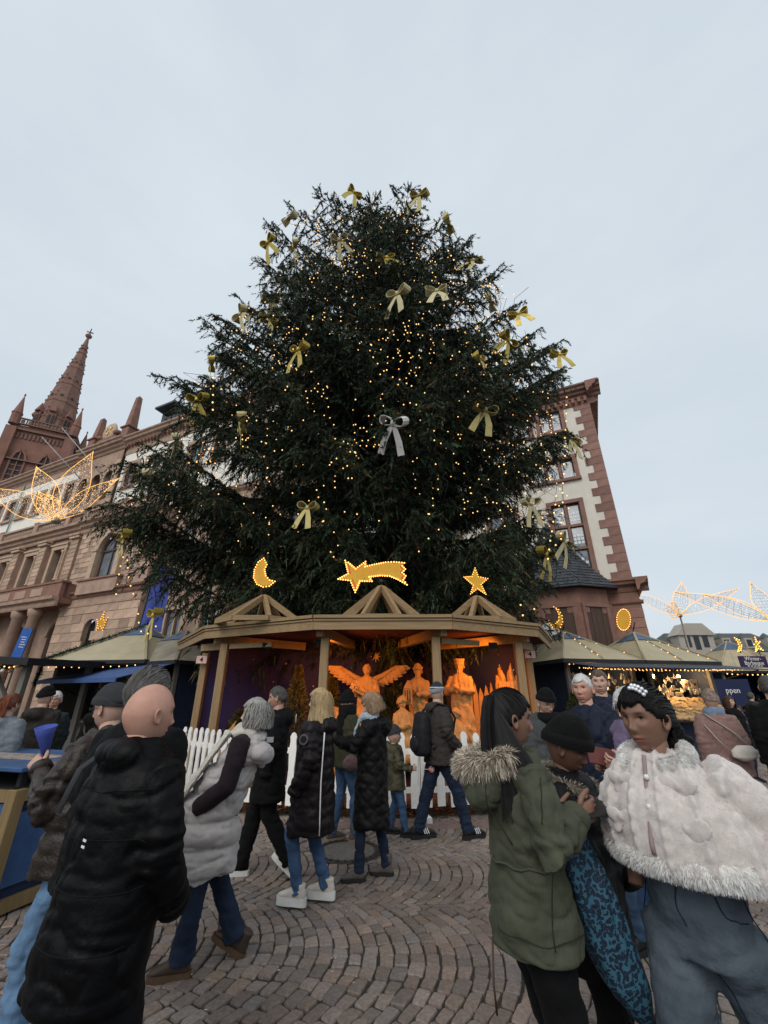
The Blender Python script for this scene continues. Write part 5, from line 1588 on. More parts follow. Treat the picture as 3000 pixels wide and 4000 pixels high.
# section sets for coats (z, half width, half depth, y offset)
def secs(hem, hw=.23, hd=.17, ww=.20, wd=.145, cw=.215, cd=.145, sh=.185, yo=0.0, hy=0.0):
    return [(hem, hw, hd, hy), (hem + .04, hw * 1.02, hd * 1.02, hy), ((hem + 1.02) / 2, (hw + ww) / 2, (hd + wd) / 2, hy * .6), (1.02, ww, wd, 0), (1.15, (ww + cw) / 2, (wd + cd) / 2, yo), (1.27, cw, cd, yo), (1.36, sh, cd * .88, yo), (1.42, sh * .72, cd * .74, 0), (1.455, .09, .085, .005)]

def seam(o, pts, r, mat, name='seam', off=.001, parent=None, step=.02):
    """thin stitched line snapped to the surface of a garment"""
    me = o.data; n = len(me.vertices); V = np.empty(n * 3, np.float32); me.vertices.foreach_get('co', V); V = V.reshape(-1, 3); N = np.empty(n * 3, np.float32); me.vertices.foreach_get('normal', N); N = N.reshape(-1, 3)
    P = [Vector(p) for p in pts]; out = []
    for a, c in zip(P[:-1], P[1:]):
        m = max(1, int((c - a).length / step))
        for i in range(m):
            q = np.array(a.lerp(c, i / m)); d = ((V - q) ** 2).sum(1); j = np.argpartition(d, 5)[:5]; out.append(V[j].mean(0) + N[j].mean(0) * off)
    out = np.array(out); out[1:-1] = (out[:-2] + out[1:-1] * 2 + out[2:]) / 4
    return MB().tube([tuple(p) for p in out], r, 5, mat).build(name, None, parent or o, rec=False)
# ---------------------------------------------------------------- nativity hut
timber = wood_mat('hut_timber', (.23, .15, .075), (.31, .21, .11), 'z', 2.2); timber_x = wood_mat('hut_timber_x', (.23, .15, .075), (.31, .21, .11), 'x', 2.2)
HZ = 2.92
HUT = thing('nativity_hut', 'open wooden nativity hut with starry backdrop and three open roof lanterns', 'hut', (-.3, 9.2, 0))
HO = Vector((-.3, 9.2, 0))
ev = [at_z(px, py, HZ) - Vector((0, 0, HZ)) - HO for px, py in ((700, 2512), (807, 2455), (1227, 2414), (1764, 2412), (2097, 2447), (2146, 2503))]
ev = [Vector((p.x, p.y)) for p in ev]
back = [Vector((ev[5].x - .35, 2.3)), Vector((ev[0].x + .5, 2.3))]
ring = ev + back
cen = Vector((-.1, .3))
def ins(p, d): return p + (cen - p).normalized() * d
# roof deck, fascia boards, trim
MB().prism([tuple(ins(p, .05)) for p in ring], HZ - .03, HZ + .03, timber_x).build('roof_deck', None, HUT)
for i in range(len(ring) - 1):
    a, c = ring[i], ring[i + 1]
    if i > 4: break
    d = (c - a).normalized(); n_ = Vector((d.y, -d.x))
    b = MB(); b.beam((*a, HZ - .10), (*c, HZ - .10), .035, .21, timber_x); b.build('fascia_board', None, HUT)
    b = MB(); b.beam((*(a + n_ * .03), HZ + .02), (*(c + n_ * .03), HZ + .02), .075, .055, timber_x); b.build('eave_trim', None, HUT)
    b = MB(); b.beam((*(a + n_ * .02), HZ - .04), (*(c + n_ * .02), HZ - .04), .045, .03, timber_x); b.build('eave_trim', None, HUT)
def star_mat(name, c1, c2, stars=9.0, size=.055):
    m = bpy.data.materials.new(name); m.use_nodes = True; t = m.node_tree; l = t.links.new; b = t.nodes['Principled BSDF']; tc = _n(t, 'ShaderNodeTexCoord')
    nz_ = _n(t, 'ShaderNodeTexNoise'); nz_.inputs['Scale'].default_value = .55; nz_.inputs['Detail'].default_value = 3; l(tc.outputs['Object'], nz_.inputs['Vector'])
    rp = _n(t, 'ShaderNodeValToRGB'); rp.color_ramp.elements[0].position = .38; rp.color_ramp.elements[0].color = (*c1, 1); rp.color_ramp.elements[1].position = .64; rp.color_ramp.elements[1].color = (*c2, 1); l(nz_.outputs['Fac'], rp.inputs['Fac'])
    v = _n(t, 'ShaderNodeTexVoronoi'); v.inputs['Scale'].default_value = stars; l(tc.outputs['Object'], v.inputs['Vector'])
    wn = _n(t, 'ShaderNodeSeparateColor'); l(v.outputs['Color'], wn.inputs['Color'])
    mu = _n(t, 'ShaderNodeMath', operation='MULTIPLY'); mu.inputs[1].default_value = size * 1.6; l(wn.outputs['Red'], mu.inputs[0])
    lt = _n(t, 'ShaderNodeMath', operation='LESS_THAN'); l(v.outputs['Distance'], lt.inputs[0]); l(mu.outputs[0], lt.inputs[1])
    mm = _n(t, 'ShaderNodeMix', data_type='RGBA'); l(lt.outputs[0], mm.inputs['Factor']); l(rp.outputs['Color'], mm.inputs['A']); mm.inputs['B'].default_value = (.8, .68, .5, 1)
    l(mm.outputs['Result'], b.inputs['Base Color']); b.inputs['Roughness'].default_value = .8
    return m
mural = star_mat('night_mural', (.022, .027, .13), (.055, .024, .075), 5.0, .055); ceil_m = star_mat('star_ceiling', (.10, .022, .022), (.055, .016, .03), 8.5, .07)
MB().prism([tuple(ins(p, .09)) for p in ring], HZ - .07, HZ - .045, ceil_m).build('ceiling', None, HUT)
# posts and beams
post = [ins(p, .42) for p in ev[1:5]]
for p in post:
    MB().box((0, 0, 0), (.15, .15, HZ - .30), timber, bev=.01).build('post', None, HUT, (p.x, p.y, (HZ - .30) / 2))
    tgt = p + (Vector((p.x * .25, 2.0)) - p) * .62
    for q in (MB().beam((*ins(p, -.22), HZ - .21), (*tgt, HZ - .21), .12, .17, timber_x),): q.build('roof_beam', None, HUT)
for i in range(3):
    a, c = post[i], post[i + 1]
    MB().beam((*(a + (c - a) * .06), HZ - .36), (*(a + (c - a) * .5), HZ - .36), .07, .09, timber_x).build('tie_beam', None, HUT) if i != 1 else None
rear = [at_y(783, 2700, 9.7), at_y(2079, 2700, 9.55)]
for q in rear:
    MB().box((0, 0, 0), (.14, .14, HZ - .42), timber, bev=.01).build('post', None, HUT, (q.x - HO.x, q.y - HO.y, (HZ - .42) / 2))
    for p in (post[0] if q.x < 0 else post[3],):
        MB().beam((q.x - HO.x, q.y - HO.y - .25, HZ - .33), (p.x, p.y + .1, HZ - .33), .10, .14, timber_x).build('side_beam', None, HUT)
rl, rr = [Vector((q.x - HO.x, q.y - HO.y)) for q in rear]
walls = [rl + Vector((.02, .1)), Vector((rl.x + 1.2, 1.85)), Vector((rr.x - 1.0, 1.85)), rr + Vector((-.02, .1))]
for a, c in zip(walls[:-1], walls[1:]):
    MB().beam((*a, (HZ - .07) / 2), (*c, (HZ - .07) / 2), .05, HZ - .09, mural).build('backdrop_wall', None, HUT)
# small star of Bethlehem on the backdrop
def star_poly(n, r0, r1, ph=math.pi / 2): return [((r0 if i % 2 == 0 else r1) * math.cos(ph + math.pi * i / n), (r0 if i % 2 == 0 else r1) * math.sin(ph + math.pi * i / n)) for i in range(2 * n)]
sp_ = at_y(1468, 2565, HO.y + 1.78) - HO
MB().prism(star_poly(8, .155, .05), -.012, .012, pmat('star_wood', (.72, .50, .24), rough=.6), Matrix.Translation(sp_) @ Matrix.Rotation(math.pi / 2, 4, 'X')).build('backdrop_star', None, HUT)
sp_ = at_y(1118, 2595, HO.y + 1.78) - HO
MB().prism(star_poly(8, .05, .015), -.01, .01, MATS['star_wood'], Matrix.Translation(sp_) @ Matrix.Rotation(math.pi / 2, 4, 'X')).build('backdrop_star', None, HUT)
# open lanterns on the roof
def lantern(apx, apy, blx, brx, by, Yc):
    ap = at_y(apx, apy, Yc) - HO; L_ = at_z((blx + brx) / 2, by, HZ); hw = (brx - blx) / 2 / F_PX * Yc / ray(apx, by).y
    c = Vector((ap.x, Yc - HO.y)); root = None
    base = MB()
    octo_ = [(c.x + hw * math.cos(R(22.5) + k * math.pi / 4) * 1.06, c.y + hw * .95 * math.sin(R(22.5) + k * math.pi / 4), HZ + .07) for k in range(8)]
    for k in range(8):
        base.beam(octo_[k], octo_[(k + 1) % 8], .07, .09, timber_x)
    root = base.build('roof_lantern', None, HUT)
    for k in range(8):
        MB().beam(octo_[k], (ap.x + .05 * math.cos(R(22.5) + k * math.pi / 4), c.y + .05 * math.sin(R(22.5) + k * math.pi / 4), ap.z), .075, .11, timber_x).build('rafter', None, root)
    MB().lathe([(.09, -.12), (.09, .0), (.02, .07)], 8, timber, False, (ap.x, c.y, ap.z)).build('apex_block', None, root)
    return Vector((ap.x + HO.x, Yc, ap.z + .06))
ap1 = lantern(1033, 2335, 845, 1162, 2440, 8.75); ap2 = lantern(1490, 2298, 1345, 1665, 2408, 8.6); ap3 = lantern(1862, 2338, 1765, 2025, 2425, 8.7)
# number boards
for (px, py, lab, Yb) in ((788, 2577, 'pinkish board with number 4 on the hut post towards the fallow stall', 9.5), (2070, 2556, 'pinkish board with number 4 on the hut post towards the ornament stall', 9.38)):
    q = at_y(px, py, Yb); o = thing('number_board', lab, 'sign', q)
    MB().box((0, 0, 0), (.225, .02, .155), pmat('pink_board', (.62, .42, .38), rough=.7), bev=.004).build('board', None, o)
    text_obj('4', .13, pmat('black_print', (.01, .01, .01), bump=0), o, (0, -.012, -.002), (math.pi / 2, 0, 0), .002, 'number', bold=.004)
# lights inside the hut: two visible flood fittings under the front beams
for i, (x, y, z_) in enumerate(((-2.3, 8.55, 2.52), (-1.2, 8.15, 2.52), (2.15, 8.6, 2.52))):
    f = thing('floodlight', ('amber floodlight under the hut eave above the shepherd', 'amber floodlight under the hut eave beside the angel', 'amber floodlight under the hut eave above the kings')[i], 'floodlight', (x, y, z_))
    b = MB(); b.box((0, 0, .03), (.16, .07, .10), leather_dark if 'leather_dark' in globals() else pmat('lamp_black', (.02, .02, .02), rough=.4), rot=(R(20), 0, 0)); b.build('housing', None, f)
    MB().box((0, .04, .02), (.13, .012, .075), emat('flood_glass', (1, .5, .12), 6), rot=(R(20), 0, 0)).build('lens', None, f)
    ld = bpy.data.lights.new('flood_light', 'SPOT'); ld.energy = (18, 150, 140)[i]; ld.color = (1.0, .30, .032); ld.spot_size = R(150); ld.spot_blend = .8; ld.shadow_soft_size = .12
    lo_ = bpy.data.objects.new('flood_light', ld); COL.objects.link(lo_); lo_.parent = f; lo_.location = (0, .08, 0); lo_.rotation_euler = (R(60), 0, R((0, -32, 25)[i]))
# ground bed of bark and leaves inside
bed = MB().prism([tuple(ins(p, .3)) for p in ring], -.02, .05, pmat('bark_bed', (.05, .026, .016), col2=(.11, .045, .022), scale=22, rough=.95, bump=.8, bscale=60, bdist=.03)); tag(bed.build('bark_mulch', None, None, HO), 'brown bark mulch covering the floor of the nativity hut', 'mulch', kind='stuff')
rg2 = np.random.default_rng(5); n_ = 5200
cx_ = rg2.uniform(-3.6, 3.4, n_); cy_ = 7.35 + np.abs(cx_ + .2) ** 2 * .07 + rg2.exponential(.30, n_); ang = rg2.uniform(0, 6.28, n_); sz = rg2.uniform(.02, .05, n_)
d_ = np.stack([np.cos(ang), np.sin(ang), rg2.uniform(-.5, .5, n_)], 1); e_ = np.stack([-np.sin(ang), np.cos(ang), rg2.uniform(-.5, .5, n_)], 1)
c_ = np.stack([cx_, cy_, rg2.uniform(.02, .10, n_) + .06 * rg2.random(n_)], 1)
V_ = np.stack([c_ - d_ * sz[:, None], c_ + e_ * sz[:, None] * .6, c_ + d_ * sz[:, None], c_ - e_ * sz[:, None] * .6], 1).reshape(-1, 3)
lf = mesh_obj('fallen_leaves', np_mesh('fallen_leaves', V_, np.arange(n_ * 4).reshape(-1, 4), pmat('leaf_litter', (.09, .035, .018), col2=(.16, .07, .03), scale=9, rough=.9, attr='tint'), False, np.repeat(rg2.uniform(.5, 1.5, (n_, 1)) * np.ones((n_, 3)), 4, 0))); tag(lf, 'brown fallen leaves along the picket fence', 'leaves', kind='stuff')
# ---------------------------------------------------------------- carved wooden figures
carve = pmat('carved_lime_wood', (.46, .26, .09), col2=(.56, .34, .13), var=.05, scale=7, rough=.55, bump=.9, bscale=34, bdist=.03, stretch=(3, 3, .7))
def statue(label, x, y, base, h, rz, kneel=False, crown=None, beard=False, wings=False, extra=None, hood=False, cat='carved figure', pitch=6, arms=None):
    s_ = h / 1.70; o = thing('carved_figure', label, cat, (x, y, base), R(rz), 'carved nativity figures')
    b = MB()
    if kneel: secs_ = [(0, .30, .34, .06), (.12, .32, .36, .06), (.35, .27, .30, .02), (.60, .20, .19, -.02), (.78, .21, .17, 0), (.92, .17, .13, 0), (.98, .08, .08, 0)]; hz = 1.10
    else: secs_ = [(0, .25, .21, 0), (.1, .26, .22, 0), (.5, .23, .19, 0), (.95, .19, .15, 0), (1.15, .20, .15, 0), (1.30, .22, .14, 0), (1.40, .17, .11, 0), (1.46, .08, .08, 0)]; hz = 1.575
    loft(b, [(Vector((0, q[3], q[0])) * s_, q[1] * s_, q[2] * s_) for q in secs_], 24)
    sh = hz - .20
    for sg, A in zip((-1, 1), arms or (((-.25, -.10, sh - .28), (-.05, -.24, sh - .20)), ((.25, -.10, sh - .28), (.05, -.25, sh - .26)))):
        b.tube([Vector((sg * .17, 0, sh)) * s_, Vector(A[0]) * s_, Vector(A[1]) * s_], [.075 * s_, .085 * s_, .07 * s_], 12); ball(b, Vector(A[1]) * s_ + Vector((0, -.03, 0)), .045 * s_, 10)
    b.tube([Vector((0, 0, hz - .2)) * s_, Vector((0, 0, hz)) * s_], .055 * s_, 10)
    if extra: extra(b, s_)
    def disp(V, N):
        a_ = np.arctan2(V[:, 0], -V[:, 1]); lowm = np.clip((hz - .15) * s_ - V[:, 2], 0, .3) / .3
        return lowm * (.016 * np.sin(a_ * 9 + 2.5 * vnoise(V * 5 + x * 3)) + .010 * np.sin(V[:, 2] * 26 + a_ * 3 + 4 * vnoise(V * 4 + y))) + .004 * fbm(V * 22, 2)
    garment('robe', b, carve, o, .017, 2, disp)
    V, F, T = head_arrays(False, .5, False, (.6, .5, .4), (.9, .8, .7), 1.2)
    hs = 1.05 * s_; Mh = Matrix.Translation((0, 0, hz * s_)) @ Matrix.Rotation(R(pitch), 4, 'X') @ Matrix.Scale(hs, 4); Mn = np.array(Mh)
    mesh_obj('head', np_mesh('head', V @ Mn[:3, :3].T + Mn[:3, 3], F, carve, True), o)
    cap_mesh('hood' if hood else 'carved_hair', carve, o, Mh, (lambda d: hairline(d, -.3, -.8)) if hood else (lambda d: hairline(d, 0, -.55)), .030 if hood else .018, nz=(.010, 34))
    if beard: bb = MB(); ball(bb, Mh @ Vector((0, -.075, -.10)), (.055 * s_, .035 * s_, .075 * s_), 12); garment('beard', bb, carve, o, .012, 1, lambda V, N: .008 * np.sin(V[:, 0] * 160))
    if crown == 'points':
        MB().lathe([(.098, 0), (.10, .05), (.118, .10), (.105, .10), (.09, .05)], 14, carve, False, M=Mh @ Matrix.Translation((0, .01, .055))).build('crown', None, o)
    if crown == 'turban':
        bb = MB(); bb.tube([Mh @ Vector((.085 * math.cos(a), .012 + .105 * math.sin(a), .070 + .012 * math.sin(3 * a))) for a in np.linspace(0, 6.3, 21)], .030 * s_, 10); ball(bb, Mh @ Vector((0, .01, .10)), .085 * s_, 12); garment('turban', bb, carve, o, .014, 2)
    if wings:
        for sg in (-1, 1):
            rt = MB(); rt.tube([(sg * .10, .12, sh * s_), (sg * .32, .16, (sh + .10) * s_), (sg * .62, .20, (sh + .30) * s_)], [.06, .055, .03], 10, carve); wo = rt.build('wing', None, o)
            for rw, (n_f, l0, l1, dz0) in enumerate(((8, .20, .34, .02), (7, .16, .24, .0))):
                for q in range(n_f):
                    f = (q + .5) / n_f; p0 = Vector((sg * (.14 + .50 * f), .17 - .03 * rw + .05 * f, (sh + .04 + .27 * f ** 1.3 - .03 * rw) * s_)); ang = -1.25 + 1.25 * f; ln = l0 + (l1 - l0) * f
                    d = Vector((sg * math.cos(ang), .0, math.sin(ang))); e = Vector((-d.z, 0, d.x)); wv = .055
                    pts = [p0 - e * wv * .5, p0 + e * wv * .5, p0 + d * ln * .75 + e * wv, p0 + d * ln, p0 + d * ln * .75 - e * wv]
                    fb = MB(); vv = [p + Vector((0, -.014, 0)) for p in pts] + [p + Vector((0, .014, 0)) for p in pts]
                    fb.add(vv, [(0, 1, 2, 3, 4), (9, 8, 7, 6, 5)] + [(i_, (i_ + 1) % 5, 5 + (i_ + 1) % 5, 5 + i_) for i_ in range(5)], carve); fb.build('feather', None, wo)
    return o
def sx(px, py, Y): q = at_y(px, py, Y); return q.x, q.z
x_, z_ = sx(1433, 2624, 9.55); s_h = 1.575
ang_o = statue('carved wooden angel with spread wings holding a Gloria banner', x_, 9.55, z_ - 1.48, 1.62, -4, wings=True)
MB().box((0, 0, 0), (.46, .03, .12), carve, bev=.008).build('banner', None, ang_o, (-.09, -.30, 1.10), (0, R(28), 0)); text_obj('Gloria', .125, pmat('burnt_lettering', (.06, .03, .012), bump=0), ang_o, (-.09, -.318, 1.10), (math.pi / 2, R(28), 0), .003, 'lettering')
x_, z_ = sx(1632, 2628, 9.6)
king = statue('carved king in turban holding a small tower shaped casket', x_, 9.6, z_ - 1.50, 1.64, -16, crown='turban', beard=True)
b = MB(); b.box((-.14, -.36, 1.03), (.15, .12, .30), carve, bev=.01); b.lathe([(.115, 0), (.01, .16)], 4, carve, False, (-.14, -.36, 1.18), ph=R(45)); ck = b.build('casket', None, king)
for q in range(3): MB().box((-.19 + .05 * q, -.425, 1.04), (.022, .012, .22), pmat('casket_slot', (.12, .06, .025), bump=0)).build('casket_slot', None, ck)
x_, z_ = sx(1795, 2612, 9.45)
statue('carved bearded king with crown and crossed hands', x_, 9.45, z_ - 1.56, 1.72, -24, crown='points', beard=True)
x_, z_ = sx(1572, 2748, 9.15); statue('carved woman kneeling in a head scarf below the casket king', x_, 9.15, z_ - 1.02, 1.58, 35, kneel=True, hood=True, pitch=18)
x_, z_ = sx(1780, 2790, 9.0); statue('carved bearded shepherd kneeling below the crowned king', x_, 9.0, z_ - .98, 1.5, -40, kneel=True, beard=True, pitch=16)
x_, z_ = sx(1283, 2735, 9.6); statue('carved bearded man with lowered gaze standing beside the hut post', x_, 9.6, z_ - 1.36, 1.5, 20, beard=True)
x_, z_ = sx(905, 2862, 9.2); statue('carved shepherd in pointed cap crouching near the cypress', x_, 9.2, z_ - .9, 1.35, 30, kneel=True, hood=True, pitch=25, extra=lambda b, s: b.tube([Vector((0, .02, 1.16)) * s, Vector((.03, .02, 1.30)) * s, Vector((.08, .0, 1.40)) * s], [.07 * s, .04 * s, .01], 10))
x_, z_ = sx(1985, 2700, 9.7); o = thing('carved_stump', 'carved tree stump with jagged top at the end of the hut', 'carved figure', (x_, 9.7, 0), 0, 'carved nativity figures')
b = MB(); b.tube([(0, 0, 0), (.02, 0, 1.0), (0, 0, 1.9)], [.30, .24, .22], 18)
for q in range(7): b.tube([(.17 * math.cos(q), .17 * math.sin(q), 1.7), (.2 * math.cos(q), .2 * math.sin(q), 2.05 + .12 * (q % 3))], [.08, .01], 8)
garment('stump', b, carve, o, .02, 1, lambda V, N: .03 * np.abs(np.sin(np.arctan2(V[:, 0], V[:, 1]) * 7 + 3 * vnoise(V * 3))) + .01 * fbm(V * 14, 2))
x_, z_ = sx(1885, 2668, 9.9); o = thing('carved_wall', 'carved row of ragged palm boards behind the crowned king', 'carved figure', (x_, 9.9, 0), 0, 'carved nativity figures')
for q in range(8): MB().prism([(-.06, 0), (.06, 0), (.05, 1), (0, 1.12 + .05 * (q % 3)), (-.05, .97)], -.02, .02, carve, Matrix.Translation((-.42 + .12 * q, .02 * (q % 2), .55)) @ Matrix.Rotation(math.pi / 2, 4, 'X') @ Matrix.Diagonal((1, 1.12, 1, 1))).build('palm_board', None, o)
# ---------------------------------------------------------------- small conifers
def conifer(label, x, y, h, r, seed, tint=(1.0, .9, .6), cat='conifer', shape=1.0):
    o = thing('conifer', label, cat, (x, y, 0)); q = np.random.default_rng(seed); n = int(2600 * h * r / .5)
    MB().tube([(0, 0, 0), (0, 0, h * .9)], [.03, .008], 8, bark).build('trunk', None, o)
    t = q.random(n) ** .8; z = .12 * h + t * h * .88; a = q.uniform(0, 6.28, n); rr = r * (1 - t ** 1.7) ** shape * (.45 + .6 * np.sqrt(q.random(n))) * (1 + .22 * np.sin(a * 5 + z * 9)) + .015
    p = np.stack([rr * np.cos(a), rr * np.sin(a), z], 1); d = np.stack([np.cos(a), np.sin(a), .9 + q.normal(0, .4, n)], 1) + q.normal(0, .35, (n, 3)); d /= np.linalg.norm(d, axis=1, keepdims=True)
    s = np.cross(d, q.normal(0, 1, (n, 3))); s /= np.linalg.norm(s, axis=1, keepdims=True); L_ = q.uniform(.05, .10, n)[:, None]; w = q.uniform(.010, .02, n)[:, None]
    V = np.stack([p - s * w, p + s * w, p + d * L_ + s * w * .3, p + d * L_ - s * w * .3], 1).reshape(-1, 3)
    c = np.repeat(q.uniform(.5, 1.5, (n, 1)) * np.array(tint), 4, 0)
    mesh_obj('foliage', np_mesh('foliage', V, np.arange(n * 4).reshape(-1, 4), pmat('conifer_green', (.085, .080, .032), var=.2, scale=2, rough=.7, bump=0, attr='tint'), False, c), o)
for px, py, Y, r, lab in ((1168, 2610, 9.6, .30, 'slim conifer against the starry backdrop beside the hut post'), (1300, 2640, 10.0, .34, 'dusky conifer behind the carved bearded man'), (1538, 2605, 9.9, .36, 'broad conifer between the angel and the turban king'), (1700, 2585, 10.2, .30, 'conifer behind the hut post between the two kings')):
    x_, z_ = sx(px, py, Y); conifer(lab, x_, Y, z_, r, px)
x_, z_ = sx(880, 2800, 9.3); conifer('low round shrub near the carved shepherd', -2.95, 9.5, 1.35, .42, 77)
# ---------------------------------------------------------------- picket fence
fw = pmat('white_fence_paint', (.86, .84, .80), rough=.6, var=.06, scale=12, bump=.2, bscale=50)
line = [Vector(p) for p in ((-3.75, 8.75), (-2.55, 7.75), (-1.15, 7.32), (.55, 7.28), (1.75, 7.52), (2.75, 8.25))]
labs = ('white picket fence panel running back past the shepherd', 'white picket fence panel beside the conifer', 'white picket fence panel in front of the angel', 'white picket fence panel in front of the kings', 'white picket fence panel by the number board')
for i in range(5):
    a, c = line[i], line[i + 1]; d = (c - a); ln = d.length; ang = math.atan2(d.y, d.x)
    f = thing('picket_fence', labs[i], 'fence', (a.x, a.y, 0), ang, 'fence panels round the nativity hut')
    for z_ in (.36, .86): MB().box((ln / 2, .03, z_), (ln - .03, .035, .075), fw).build('rail', None, f)
    n = int(ln / .175)
    for k in range(n):
        x = (k + .5) * ln / n; w = .058; vs = []
        prof = [(-w, .15), (-w * 1.05, .40), (-w * .8, .62), (-w * 1.1, .86), (-w * .8, .99), (-w * .95, 1.05), (-w * .55, 1.10), (0, 1.115), (w * .55, 1.10), (w * .95, 1.05), (w * .8, .99), (w * 1.1, .86), (w * .8, .62), (w * 1.05, .40), (w, .15)]
        MB().prism(prof, -.011, .011, fw, Matrix.Translation((x, 0, 0)) @ Matrix.Rotation(math.pi / 2, 4, 'X')).build('picket', None, f, (0, rng.uniform(-.004, .004), rng.uniform(-.012, .012)))
    for x in (.04, ln - .04):
        MB().box((x, .055, .50), (.06, .05, 1.0), fw).build('fence_post', None, f); MB().box((x, .0, .04), (.075, .5, .075), fw).build('foot', None, f)
# ---------------------------------------------------------------- light motifs
bulb_m = emat('amber_bulb', (1.0, .52, .12), 2.6); bulb_w = emat('warm_bulb', (1.0, .50, .14), 2.4)
plate_y = pmat('motif_yellow', (.60, .36, .035), col2=(.52, .25, .02), var=.1, scale=6, rough=.6, emit=(1.0, .42, .03), estr=.10); plate_o = pmat('motif_orange', (.52, .14, .02), rough=.6, bump=0)
def bulbs_mesh(pts, r, mat, name, parent=None, n=6):
    pts = np.asarray(pts, float); base = MB(); ball(base, (0, 0, 0), r, n); bv = np.array(base.v); V = (pts[:, None] + bv[None]).reshape(-1, 3); m = len(bv); b = MB()
    tri = [];
    for f in base.f: tri += [(f[0], f[i], f[i + 1]) for i in range(1, len(f) - 1)]
    F = (np.array(tri)[None] + (np.arange(len(pts)) * m)[:, None, None]).reshape(-1, 3)
    return tag(mesh_obj(name, np_mesh(name, V, F, mat, True, None, 3), parent), kind='stuff')
def resample(pts, step):
    out = []; P = [Vector(p) for p in pts] + [Vector(pts[0])]
    for a, c in zip(P[:-1], P[1:]):
        n = max(1, int((c - a).length / step)); out += [a.lerp(c, i / n) for i in range(n)]
    return out
def motif(label, pxs, Y, foot=None, step=.05, br=.016, two=True, cat='light motif', name='light_motif', group=None):
    """flat plywood figure edged with bulbs; outline in photo pixels at distance Y"""
    P = [at_y(x, y, Y) for x, y in pxs]; c = sum(P, Vector((0, 0, 0))) / len(P); base = Vector(foot) if foot else c
    o = thing(name, label, cat, base, 0, group); loc = [p - base for p in P]; c = c - base
    poly = [(p.x, p.z) for p in loc]; M = Matrix.Translation((0, c.y, 0)) @ Matrix.Rotation(math.pi / 2, 4, 'X')
    MB().prism(poly, -.018, .018, plate_o, M).build('plate', None, o)
    inner = [(c.x + (x - c.x) * .86 if not two else x + (c.x - x) * .10, z + (c.z - z) * .12) for x, z in poly]
    MB().prism(inner, .019, .026, plate_y, M).build('painted_face', None, o)
    pts = [(p.x, c.y - .03, p.z) for p in resample([Vector((x, 0, z)) for x, z in poly], step)]
    bulbs_mesh(pts, br, bulb_m, 'bulbs', o)
    if foot:
        low = min(loc, key=lambda p: p.z); mid = Vector((min(max(0, min(p.x for p in loc)), max(p.x for p in loc)), c.y, 0))
        zb = c.z
        cand = [p.z for p in loc if abs(p.x) < .2]; zb = min(cand) if cand else c.z
        MB().tube([(0, 0, 0), (0, c.y, zb + .06)], .018, 8, metal_d).build('stand', None, o)
    return o
metal_d = pmat('dark_metal', (.03, .03, .03), rough=.5, metal=.5)
def z4(pts): return [(1300 + x / 1.843, 2100 + y / 1.843) for x, y in pts]
def z3(pts): return [(600 + x / 2.074, 2100 + y / 2.074) for x, y in pts]
motif('glowing comet motif with jagged tail on the middle roof lantern', z4([(90, 168), (112, 182), (165, 228), (236, 176), (232, 212), (300, 196), (380, 181), (440, 178), (515, 185), (500, 207), (521, 230), (499, 255), (524, 278), (508, 306), (533, 342), (470, 305), (410, 280), (340, 276), (262, 286), (282, 317), (195, 315), (162, 396), (128, 312), (40, 301), (112, 262)]), 8.55, ap2, .045, .017)
motif('glowing crescent moon motif on the roof lantern by the banner', z3([(895, 170), (850, 203), (820, 262), (814, 330), (840, 380), (890, 403), (940, 396), (985, 358), (942, 346), (912, 312), (902, 262), (920, 222)]), 8.7, ap1, .045, .015)
motif('glowing five pointed star motif on the roof lantern by the oriel', z4([(1022, 222), (1047, 284), (1113, 298), (1066, 340), (1100, 410), (1040, 370), (990, 408), (1009, 345), (943, 287), (1000, 282)]), 8.65, ap3, .04, .011)
